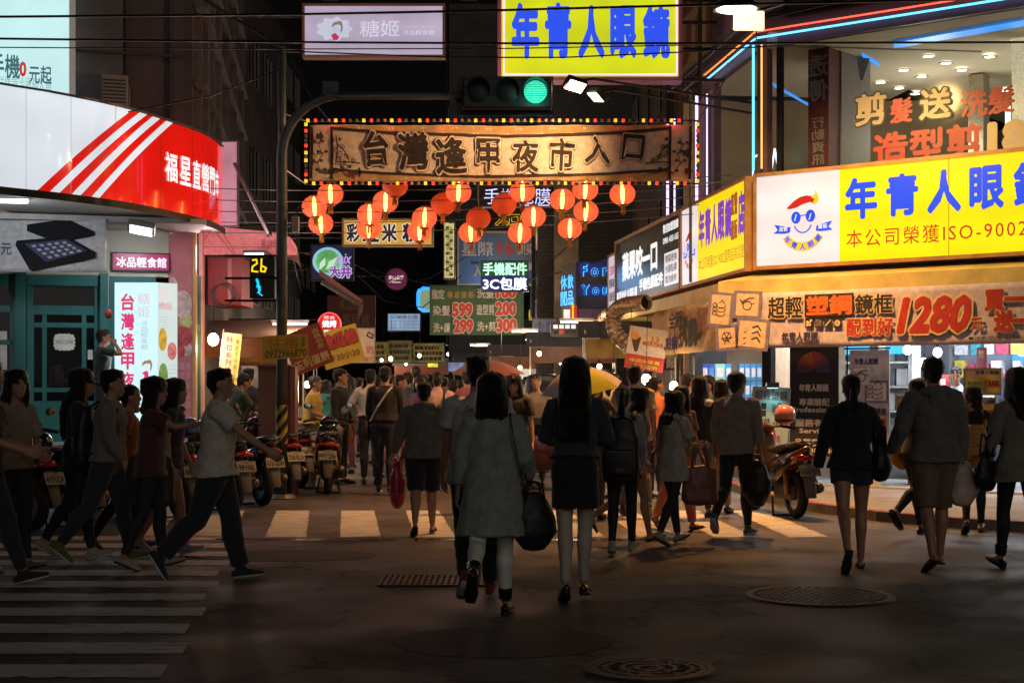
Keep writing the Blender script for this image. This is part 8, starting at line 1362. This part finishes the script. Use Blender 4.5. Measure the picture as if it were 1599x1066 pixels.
 o('mudguard', MB().loft([((0, -.9, .62), .08, .02), ((0, -.98, .45), .075, .014), ((0, -1.04, .26), .06, .01)], n=10), mat('mudguard_grey', (.1, .09, .08), .6))
 Mp = Matrix.Translation((0, -1.0, .545)) @ Matrix.Rotation(R(74), 4, 'X') @ Matrix.Translation((0, 0, .015)); Mp = Matrix.Translation((0, -.995, .56)) @ Matrix.Rotation(R(68), 4, 'X')
 pl_ = o('number_plate', MB(Mp).rbox(-.125, .125, -.066, .066, -.004, .004, .003), mat('plate_white', (.27, .25, .21), .5), t, False); tb = MB(Mp); _put(tb, plate, (-.112, -.048, .112, .026), .025, .006, 0, 1, 0); _put(tb, '台灣', (-.035, .036, .035, .058), 0, .006, 0, 1, 0); o('plate_lettering', tb, INK, pl_, False)
 return t
def paintm(n, c): return mat('scooter_' + n, c, .22, 0, .06, 5, coat=.7)
pk_, dk, bl, rd_, sv, og, wn_ = paintm('black', (.012, .012, .014)), paintm('charcoal', (.03, .03, .033)), paintm('blue', (.02, .06, .16)), paintm('red', (.2, .015, .015)), paintm('silver', (.25, .25, .26)), paintm('orange', (.11, .032, .01)), paintm('maroon', (.07, .01, .012))
SC = 'scooters parked along the left kerb'
def sloc(px, py): g = G(px, py); return (g.x, g.y)
def fwd(px, py, rz, d=.66): g = G(px, py); return (g.x - d * math.sin(R(rz)), g.y + d * math.cos(R(rz)))
scooter('black and dark red scooter seen from behind, standing alone with its plate P9Y-236', fwd(512, 772, 6), 6, pk_, 'P9Y·236', wn_)
scooter('red tailed scooter at the street end of the parked row', fwd(470, 762, 30), 30, dk, '368·NCB', rd_, SC); scooter('dark red scooter second from the street end of the parked row', fwd(446, 776, 33), 33, wn_, '730·KLA', None, SC); scooter('charcoal scooter third from the street end, blue helmet on its mirror', fwd(412, 790, 34), 34, dk, '612·GDN', bl, SC); scooter('black scooter just right of the man in the pale grey T-shirt', fwd(366, 800, 34), 34, pk_, '198·HAL', None, SC)
scooter('dark scooter with plate 989-GHL between the woman in red and the striding man', fwd(284, 812, 36), 36, pk_, '989·GHL', sv, SC); scooter('blue scooter behind the woman in dark red', fwd(232, 806, 40), 40, bl, '527·MBE', None, SC); scooter('black scooter behind the man in the grey sweater, its plate showing by his knee', fwd(124, 826, 52), 52, pk_, '803·HTK', None, SC); scooter('dark scooter nearest the left edge below the teal door', fwd(52, 830, 56), 56, dk, '415·LCA', None, SC)
sR = scooter('orange and black scooter with plate NGU-868 and a pink helmet at the right kerb', fwd(1246, 809, 13), 13, og, 'NGU·868', pk_)
def helmet(label, p, m, vis=True):
 t = thing('helmet', label, 'helmet', p); o = obj('shell', MB().ball(p, .13, .14, .125, 20, 14), m, t, True); obj('rim', MB().lathe([(.1, -.085), (.118, -.075), (.128, -.05)], 24, p), BLACK, t, True); obj('visor', MB().loft([(p + Vector((-.1, -.06, -.02)), .006, .03), (p + Vector((0, -.135, -.02)), .006, .035), (p + Vector((.1, -.06, -.02)), .006, .03)], n=8), BLACK, t, True) if vis else None; return t
helmet('glossy salmon pink helmet resting on the orange scooter mirror', Vector(world_pt(sR, (.2, .18, 1.16))), mat('helmet_pink', (.65, .2, .16), .15, 0, .04, 3, coat=.7), False)
helmet('blue and white helmet hung among the scooters behind the woman in dark red', P(296, 668, 18.0), mat('helmet_blue', (.04, .14, .35), .2, 0, .5, 9, coat=.5)); helmet('dark shiny helmet on a scooter below the teal door', P(64, 690, 17.5), mat('helmet_black', (.012, .012, .014), .15, coat=.6)); helmet('silver grey helmet among the parked scooters left of the striding man', P(262, 676, 18), mat('helmet_silver', (.3, .3, .32), .25, .3, .4, 9))
# optical shop goods and posters
def shop_box(label, u, z, w_, h_, m, band, group='boxes in the shop window'):
 t = thing('lens_box', label, 'box', (u, 26.2, z), group=group); part('carton', t, m, [(u, u + w_, z, z + h_, -.18, 0)], F(26.2)); part('label_band', t, band, [(u + w_ * .15, u + w_ * .85, z + h_ * .2, z + h_ * .75, 0, .003)], F(26.2))
BXM = {k: mat('carton_' + k, v, .4) for k, v in dict(magenta=(.5, .03, .16), blue=(.03, .08, .4), azure=(.05, .25, .55), mint=(.2, .5, .45), white=(.6, .62, .62), navy=(.02, .04, .16)).items()}
row = [('magenta', 'azure', .085), ('blue', 'white', .105), ('blue', 'azure', .105), ('mint', 'white', .17), ('azure', 'white', .1)]; part('window_shelf', rb, mat('counter_pink', (0, 0, 0)), [(3.08, 4.3, 1.24, 1.3, -.3, .06)], F(26.2)); part('window_back', rb, mat('window_dark', (.05, .05, .06), .5), [(3.08, 3.72, 1.31, 2.7, -.5, -.45)], F(26.2)); lamp('shop_light', (3.7, 25.6, 2.6), 22, (.9, .95, 1), 'AREA', .5, (R(-18), 0, 0))
for r_ in range(2):
 u = 3.13 + .02 * r_
 for i, (c1, c2, w_) in enumerate(row): shop_box('%s lens box, %s of the %s row in the left window stack' % (c1, ('first', 'second', 'third', 'fourth', 'last')[i], ('lower', 'upper')[r_]), u, 1.31 + .3 * r_, w_, .28, BXM[c1], BXM[c2]); u += w_ + .006
for r_ in range(2):
 for i in range(4): shop_box('azure carton with white label, %s of the %s row beside the door post' % (('first', 'second', 'third', 'last')[i], ('lower', 'upper')[r_]), 3.87 + .1 * i, 1.31 + .3 * r_, .092, .28, BXM['azure'], BXM['white'])
simple('display_tray', 'tray of small pale packets below the window boxes', 'tray', mat('tray_pale', (.5, .55, .4), .4, 0, .5, 30), [(3.15 + i * .075, 3.2 + i * .075, 1.0, 1.14, -.015, .03) for i in range(15)], F(26.3))
sh = thing('shelf_unit', 'white shelf unit of small boxes in the optical shop doorway', 'shelf', RF.pt(.6, .14, -1.8)); part('cabinet', sh, mat('shelf_white', (.6, .65, .7), .4), [(.3, .36, .14, 2.6, -2.1, -1.8), (1.4, 1.46, .14, 2.6, -2.1, -1.8), (.36, 1.4, .14, 2.6, -2.12, -2.08)] + [(.36, 1.4, .4 + i * .36, .43 + i * .36, -2.08, -1.8) for i in range(6)], RF); part('light_header', sh, lit('header_cyan', srgb(70, 190, 240), 1), [(.3, 1.46, 1.98, 2.25, -1.8, -1.77)], RF)
for i in range(5):
 for j in range(5): part('packet', sh, mat('packet_%d' % ((i * 3 + j) % 4), [(.1, .12, .14), (.5, .52, .55), (.2, .24, .3), (.4, .4, .38)][(i * 3 + j) % 4], .5), [(.4 + j * .2, .57 + j * .2, .44 + i * .36, .68 + i * .36, -2.0, -1.84)], RF)
wl = thing('lens_cabinet', 'back wall cabinet with lit blue header and round lens windows in the shop', 'cabinet', RF.pt(4, .14, -3.6)); part('light_header', wl, lit('header_blue', srgb(90, 176, 240), 1, .15, 2), [(2.3, 5.0, 1.88, 2.2, -3.6, -3.5)], RF)
for i in range(8): b = MB(RF.mat(2.45 + i * .32, 2.04, -3.495)); b.poly(arc(0, 0, .09, .09, 0, 360, 20)[:-1], .01); obj('lens_window', b, lit('lens_glow', srgb(225, 230, 255), 1.1), wl)
for i in range(5): part('door_panel', wl, mat('cab_%d' % (i % 3), [(.35, .45, .62), (.08, .4, .22), (.5, .5, .65)][i % 3], .4, 0, .3, 3), [(2.35 + i * .54, 2.84 + i * .54, 1.0, 1.86, -3.6, -3.52)], RF); part('rail', wl, ALU, [(2.33 + i * .54, 2.35 + i * .54, .3, 1.86, -3.6, -3.5)], RF)
part('lower_shelf', wl, mat('shelf_dark', (.12, .1, .14), .5, 0, .6, 9), [(2.3, 5.0, .2, .95, -3.6, -3.3)], RF)
simple('counter', 'orange brown wooden counter inside the optical shop', 'counter', WOOD, [(1.9, 2.6, .14, .95, -1.2, -.7), (3.9, 4.7, .14, .9, -1.4, -.9)], RF)
simple('curtain', 'glittering violet bead curtain at the right of the shop', 'curtain', mat('bead_violet', (.1, .04, .22), .25, .4, .8, 60), [(4.5, 5.0, 1.2, 2.7, -2.2, -2.15)], RF); simple('gold_strips', 'column of gilt hanging strips in the shop', 'decoration', mat('gilt', (.6, .35, .1), .25, .7, .5, 30, stretch=(6, 6, .3)), [(3.7, 4.3, .9, 2.7, -2.6, -2.55)], RF)
fo = thing('foil_balloons', 'crumpled silver foil bunch at the top right of the shop', 'balloon', RF.pt(4.75, 2.0, -1.0)); b = MB(); [b.ball(RF.pt(4.6 + .14 * (i % 3), 2.1 + .1 * (i % 2), -.9 - .05 * i), .12, .1, .1) for i in range(6)]; o = obj('foil', b, mat('foil', (.6, .58, .52), .15, .9, .3, 8, .8, 12), fo, True); weld(o, .02, 1, (.012, (5, 5, 5), 2))
# posters
def poster(label, pl, r, m, off, frame=None, tilt=0, nm='poster', **k): return Sign(nm, label, pl, r, m, .01, off, frame, .015, cat='poster', tilt=tilt, **k)
s = poster('tall black optical poster with grey bilingual lettering beside the orange scooter', RF, (1236, 541, 1312, 712), cloth((.012, .012, .014), 'poster', .1), .05); GRL = mat('poster_grey', (.55, .5, .5), .6)
for tx, q, bo in (('年青人眼鏡', (.2, .34, .8, .41), .05), ('專業驗配', (.2, .47, .82, .54), .03), ('Professional', (.04, .55, .98, .6), .03), ('服務有週', (.12, .66, .88, .73), .03), ('Service', (.2, .745, .8, .79), .03), ('品質看得見', (.1, .84, .98, .91), .03), ('Quality In', (.05, .925, .95, .98), .03)): s.text(tx, q, GRL, bo, .004)
for i, (a, m_) in enumerate(((-50, (.2, .04, .02)), (-20, (.22, .07, .02)), (15, (.2, .03, .03)), (48, (.12, .03, .08)), (80, (.05, .03, .1)), (-80, (.08, .03, .1)))): T_ = s.M @ Matrix.Translation((s.w * .5, s.h * .78, .002 + .001 * i)) @ Matrix.Rotation(R(-a), 4, 'Z'); obj('fan_stripe', MB(T_).poly([(-.03, .03), (.03, .03), (.07, .26), (-.07, .26)], .002), mat('fan_%d' % i, m_, .6), s.root)
s = poster('white hanging poster of folding spectacles at the shop front', RF, (1326, 546, 1388, 690), cloth((.42, .42, .47), 'poster', .1), -.02); s.panel((.1, .2, .5, .38), mat('poster_white', (.6, .6, .62), .6), 'picture', .001, .004); s.panel((.38, .33, .97, .58), DLIL, 'picture_border', .001, .003); s.panel((.44, .36, .92, .55), mat('poster_white', (0, 0, 0)), 'picture', .003, .006); glasses(s.M @ Matrix.Translation((s.w * .3, s.h * .71, .008)), s.w * .35, s.root, 1); glasses(s.M @ Matrix.Translation((s.w * .68, s.h * .545, .008)), s.w * .42, s.root, 0)
s.text('年青人眼鏡', (.12, .09, .72, .16), mat('navy_print', (0, 0, 0)), .03); s.text('超輕鏡框', (.4, .63, .92, .71), DPR, .02); s.panel((.3, .74, .93, .83), ORR, 'orange_block', .001, .004); s.text('塑鋼', (.36, .75, .88, .82), DPR, .03, .01); obj('hanging_rod', MB(s.M).tube([(-.08, s.h + .02, 0), (s.w + .02, s.h + .02, 0)], .012, 6).tube([(-.04, s.h + .05, 0), (-.04, .0, 0)], .012, 6), BLACK, s.root)
s = Sign('a_board', 'pale blue standing board with red 1280 price and clip lamp by the scooter', Pl(RF.pt(-.1, 0, .35), (1, -.3)), (1172, 604, 1232, 715), mat('board_paleblue', (.32, .45, .47), .6, 0, .1, 3), .04, 0, None, cat='sign', tilt=-3); s.text('超輕塑鋼', (.08, .05, .92, .18), GPR, .01); s.text('配到好', (.06, .44, .5, .55), DPR, .01); s.text('1280', (.04, .58, .68, .78), REDP, .06); s.text('元', (.7, .68, .8, .77), REDP, .02); s.text('買一送一', (.06, .82, .6, .92), GPR, .01); s.text('年青人眼鏡', (.58, .48, .95, .53), DPR, .01)
for i in range(4): x0, y0 = .08 + .17 * (i % 2), .23 + .1 * (i // 2); s.panel((x0, y0, x0 + .14, y0 + .085), DPR, 'icon_block', .001, .004)
glasses(s.M @ Matrix.Translation((s.w * .7, s.h * .7, .008)), s.w * .28, s.root, 0); p = s.M @ Vector((s.w * .55, s.h + .02, .12)); cl_ = thing('clip_lamp', 'small black clip lamp shining cyan light on the standing board', 'lamp', p); obj('head', MB().rbox(p.x - .09, p.x + .09, p.y - .05, p.y + .05, p.z - .03, p.z + .05, .02), BLACK, cl_); obj('lens', MB().box(p.x - .07, p.x + .07, p.y - .04, p.y + .04, p.z - .036, p.z - .031), lit('lens_cyan', (.5, 1, .95), 4), cl_); obj('clip', MB().tube([p, s.M @ Vector((s.w * .55, s.h - .05, .0))], .012, 6), BLACK, cl_); l_ = lamp('clip_light', p + Vector((0, -.02, -.06)), 3.0, (.5, 1, .92), 'SPOT', .03, spot=110, parent=cl_); aim(l_, s.M @ Vector((s.w * .5, s.h * .3, 0)))
YPO = mat('poster_amber', (.62, .42, .06), .6, 0, .35, 5)
for i, (r, lab) in enumerate((((1504, 576, 1560, 615), 'upper yellow price poster with red 1388 on the glass'), ((1512, 622, 1552, 660), 'lower yellow price poster below the 1388 one'), ((1399, 619, 1425, 657), 'small yellow price poster left of the hooded man'))):
 s = poster(lab, RF, r, YPO, -.06, ALU); s.text('年青人眼鏡', (.3, .06, .96, .22), mat('navy_print', (0, 0, 0)), .03); s.text('1388' if i < 2 else '599', (.56, .46, .96, .72), REDP, .05); s.text('多焦點', (.06, .5, .5, .66), mat('print_green', (.06, .22, .12), .6), .01); s.text('配到好', (.06, .74, .6, .9), mat('print_green', (0, 0, 0)), .0); obj('starburst', MB(s.M).poly([(s.w * (.17 + (.13 if k % 2 else .09) * math.cos(k * .393)), s.h * (.84 + (.13 if k % 2 else .09) * math.sin(k * .393))) for k in range(16)], .003), mat('burst_pink', (.5, .25, .35), .6), s.root)
s = poster('small red notice standing in the shop left of the hooded man', RF, (1424, 584, 1444, 612), mat('notice_red', (.35, .02, .02), .5), -.8); s.text('PROMO', (.1, .62, .9, .78), WT, .0) if False else s.panel((.3, .25, .7, .6), SOLEW, 'white_mark')
s = poster('dark red hanging notice high in the shop', RF, (1478, 540, 1494, 577), mat('notice_maroon', (.2, .02, .03), .5), -1.0); s.text('驗光', (.2, .1, .8, .5), GP, .02, vertical=True)
t = thing('price_stand', 'chrome wheeled clothes rail by the right edge', 'rail', RF.pt(4.6, .12, .25)); obj('frame', MB().tube([RF.pt(4.5, .16, .25), RF.pt(4.9, .16, .25)], .014, 6).tube([RF.pt(4.7, .16, .25), RF.pt(4.7, 1.2, .25)], .014, 6), CHROME, t)
for u in (4.5, 4.9): obj('wheel', MB().lathe([(0, -.02), (.045, -.02), (.045, .02), (0, .02)], 14, RF.pt(u, .155, .25), 'x'), RUBBER, t)
# street stalls
def stall(label, x, y, w_, m, top_, seed):
 t = thing('food_stall', label, 'stall', (x, y, 0)); r = random.Random(seed); obj('counter', MB().rbox(x - w_ / 2, x + w_ / 2, y - .3, y + .4, .1, .85, .02), m, t); obj('worktop', MB().box(x - w_ / 2 - .04, x + w_ / 2 + .04, y - .35, y + .45, .853, .89), ALU, t); obj('roof', MB().add([(x - w_ / 2 - .1, y - .6, 2.35), (x + w_ / 2 + .1, y - .6, 2.35), (x + w_ / 2 + .1, y + .6, 2.7), (x - w_ / 2 - .1, y + .6, 2.7)], [(0, 1, 2, 3)]), top_, t); obj('menu_panel', MB().box(x - w_ / 2, x + w_ / 2, y - .62, y - .6, 2.0, 2.34), lit('menu_%d' % seed, [(.5, .12, .02), (.5, .26, .03), (.4, .08, .03)][seed % 3], .1, .9, 5), t)
 for sx_ in (-1, 1):
  for sy in (-.3, .4): obj('post', MB().cyl((x + sx_ * w_ / 2, y + sy, .1), (x + sx_ * w_ / 2, y + sy, 2.5), .02, 8), ALU, t)
 for i in range(5): obj('food_tray', MB().rbox(x - w_ / 2 + .1 + i * w_ / 5.5, x - w_ / 2 + .1 + i * w_ / 5.5 + .2, y - .25, y + .1, .895, .96, .01), mat('tray_%d' % (i % 3), [(.5, .2, .05), (.4, .3, .2), (.3, .08, .04)][i % 3], .5, 0, .6, 20), t)
 return t
TOPS = [cl((.1, .015, .014), 'canvas'), cl((.02, .032, .025), 'canvas'), cl((.06, .045, .02), 'canvas')]
for i, (x, y, w_, lab) in enumerate(((-4.6, 27.2, 1.7, 'lit snack stall under the pink awning'), (-5.6, 31.5, 1.9, 'frying stall with red canvas on the left'), (-6.3, 37, 2, 'dim stall on the left under the dark red board'), (-7, 46, 2.2, 'distant stall on the left side'), (2.1, 27.5, 1.6, 'ice cream stall at the right below the ducts'), (1.3, 33, 1.8, 'stall at the right beneath the blue neon box'), (.4, 43, 2, 'green roofed stall under the price banner'), (-.8, 53, 2.4, 'distant lit stall at the right'), (-3.2, 62, 3, 'farthest stall closing the middle of the street'))): stall(lab, x, y, w_, [STEEL, WOOD, BRN][i % 3], TOPS[i % 3], i)
t = thing('steel_drum', 'pale steel stock pot drum beside the brown cabinet', 'drum', P(478, 690, 23)); q = P(477, 660, 23); obj('drum', MB().lathe([(0, 0), (.24, 0), (.25, .02), (.25, .78), (.24, .8), (0, .8)], 24, (q.x, 23, 0)), ALU, t, False); obj('lid', MB().lathe([(0, .84), (.2, .83), (.26, .8), (.26, .79)], 24, (q.x, 23, 0)), STEEL, t)
# packed glass shelves along the back of the optical shop
gs = thing('display_shelf', 'tall glass display shelf packed with small coloured goods at the back of the shop', 'shelf', RF.pt(2, .14, -3)); part('upright', gs, ALU, [(1.55, 1.58, .14, 2.3, -3.2, -2.9), (2.9, 2.93, .14, 2.3, -3.2, -2.9), (4.2, 4.23, .14, 2.3, -3.2, -2.9)], RF)
for j in range(5): part('shelf', gs, GLASS, [(1.58, 4.2, .6 + j * .34, .615 + j * .34, -3.2, -2.9)], RF)
GC = [mat('goods_%d' % i, c, .4, 0, .3, 20) for i, c in enumerate(((.1, .2, .5), (.5, .52, .6), (.35, .06, .1), (.06, .3, .35), (.55, .4, .08), (.25, .15, .4), (.6, .6, .65), (.05, .06, .1)))]; rg = random.Random(4)
for j in range(5):
 u = 1.62
 while u < 4.1:
  ww = .09 + .12 * rg.random(); part('goods', gs, GC[rg.randrange(8)], [(u, u + ww, .62 + j * .34, .68 + j * .34 + .2 * rg.random(), -3.12, -2.95)], RF); u += ww + .02 + .05 * rg.random()
# dim stall boards and awnings closing the far street
for i, (a, c0, d0, c1, col, e_, lab) in enumerate(((566, 534, 604, 566, (120, 96, 20), .4, 'olive yellow stall board far up the street, left one of the row'), (606, 532, 642, 566, (96, 84, 30), .35, 'olive stall board with dark print far up the street, middle of the row'), (645, 536, 692, 566, (130, 110, 40), .35, 'pale olive stall board far up the street, right one of the row'), (778, 549, 802, 561, (220, 150, 140), .6, 'small pink lit card above the orange parasol'), (795, 560, 842, 592, (214, 214, 190), .75, 'bright white stall front glowing behind the orange parasol'), (700, 566, 724, 580, (120, 140, 190), .5, 'bluish lit stall edge far up the street'), (668, 561, 684, 573, (235, 225, 60), .9, 'round yellow lit lamp shade far up the street'), (826, 484, 838, 500, (220, 200, 20), .9, 'yellow neon scrap beside the green price banner'))):
 s = Sign('stall_board', lab, F(44 + i * 1.3), (a, c0, d0, c1), lit('stallboard_%d' % i, srgb(*col), e_, .5, 6), .1, 0, DARKM, .02)
 if i < 3:
  b = MB(s.M); r = random.Random(i)
  for y in range(3):
   x = .06
   while x < .88: ww = .05 + .08 * r.random(); b.box(s.w * x, s.w * (x + ww), s.h * (.12 + .28 * y), s.h * (.3 + .28 * y), .001, .004); x += ww + .03
  obj('dark_print', b, mat('stall_print', (.03, .02, .01), .7), s.root)
finish(); crowd_copies()
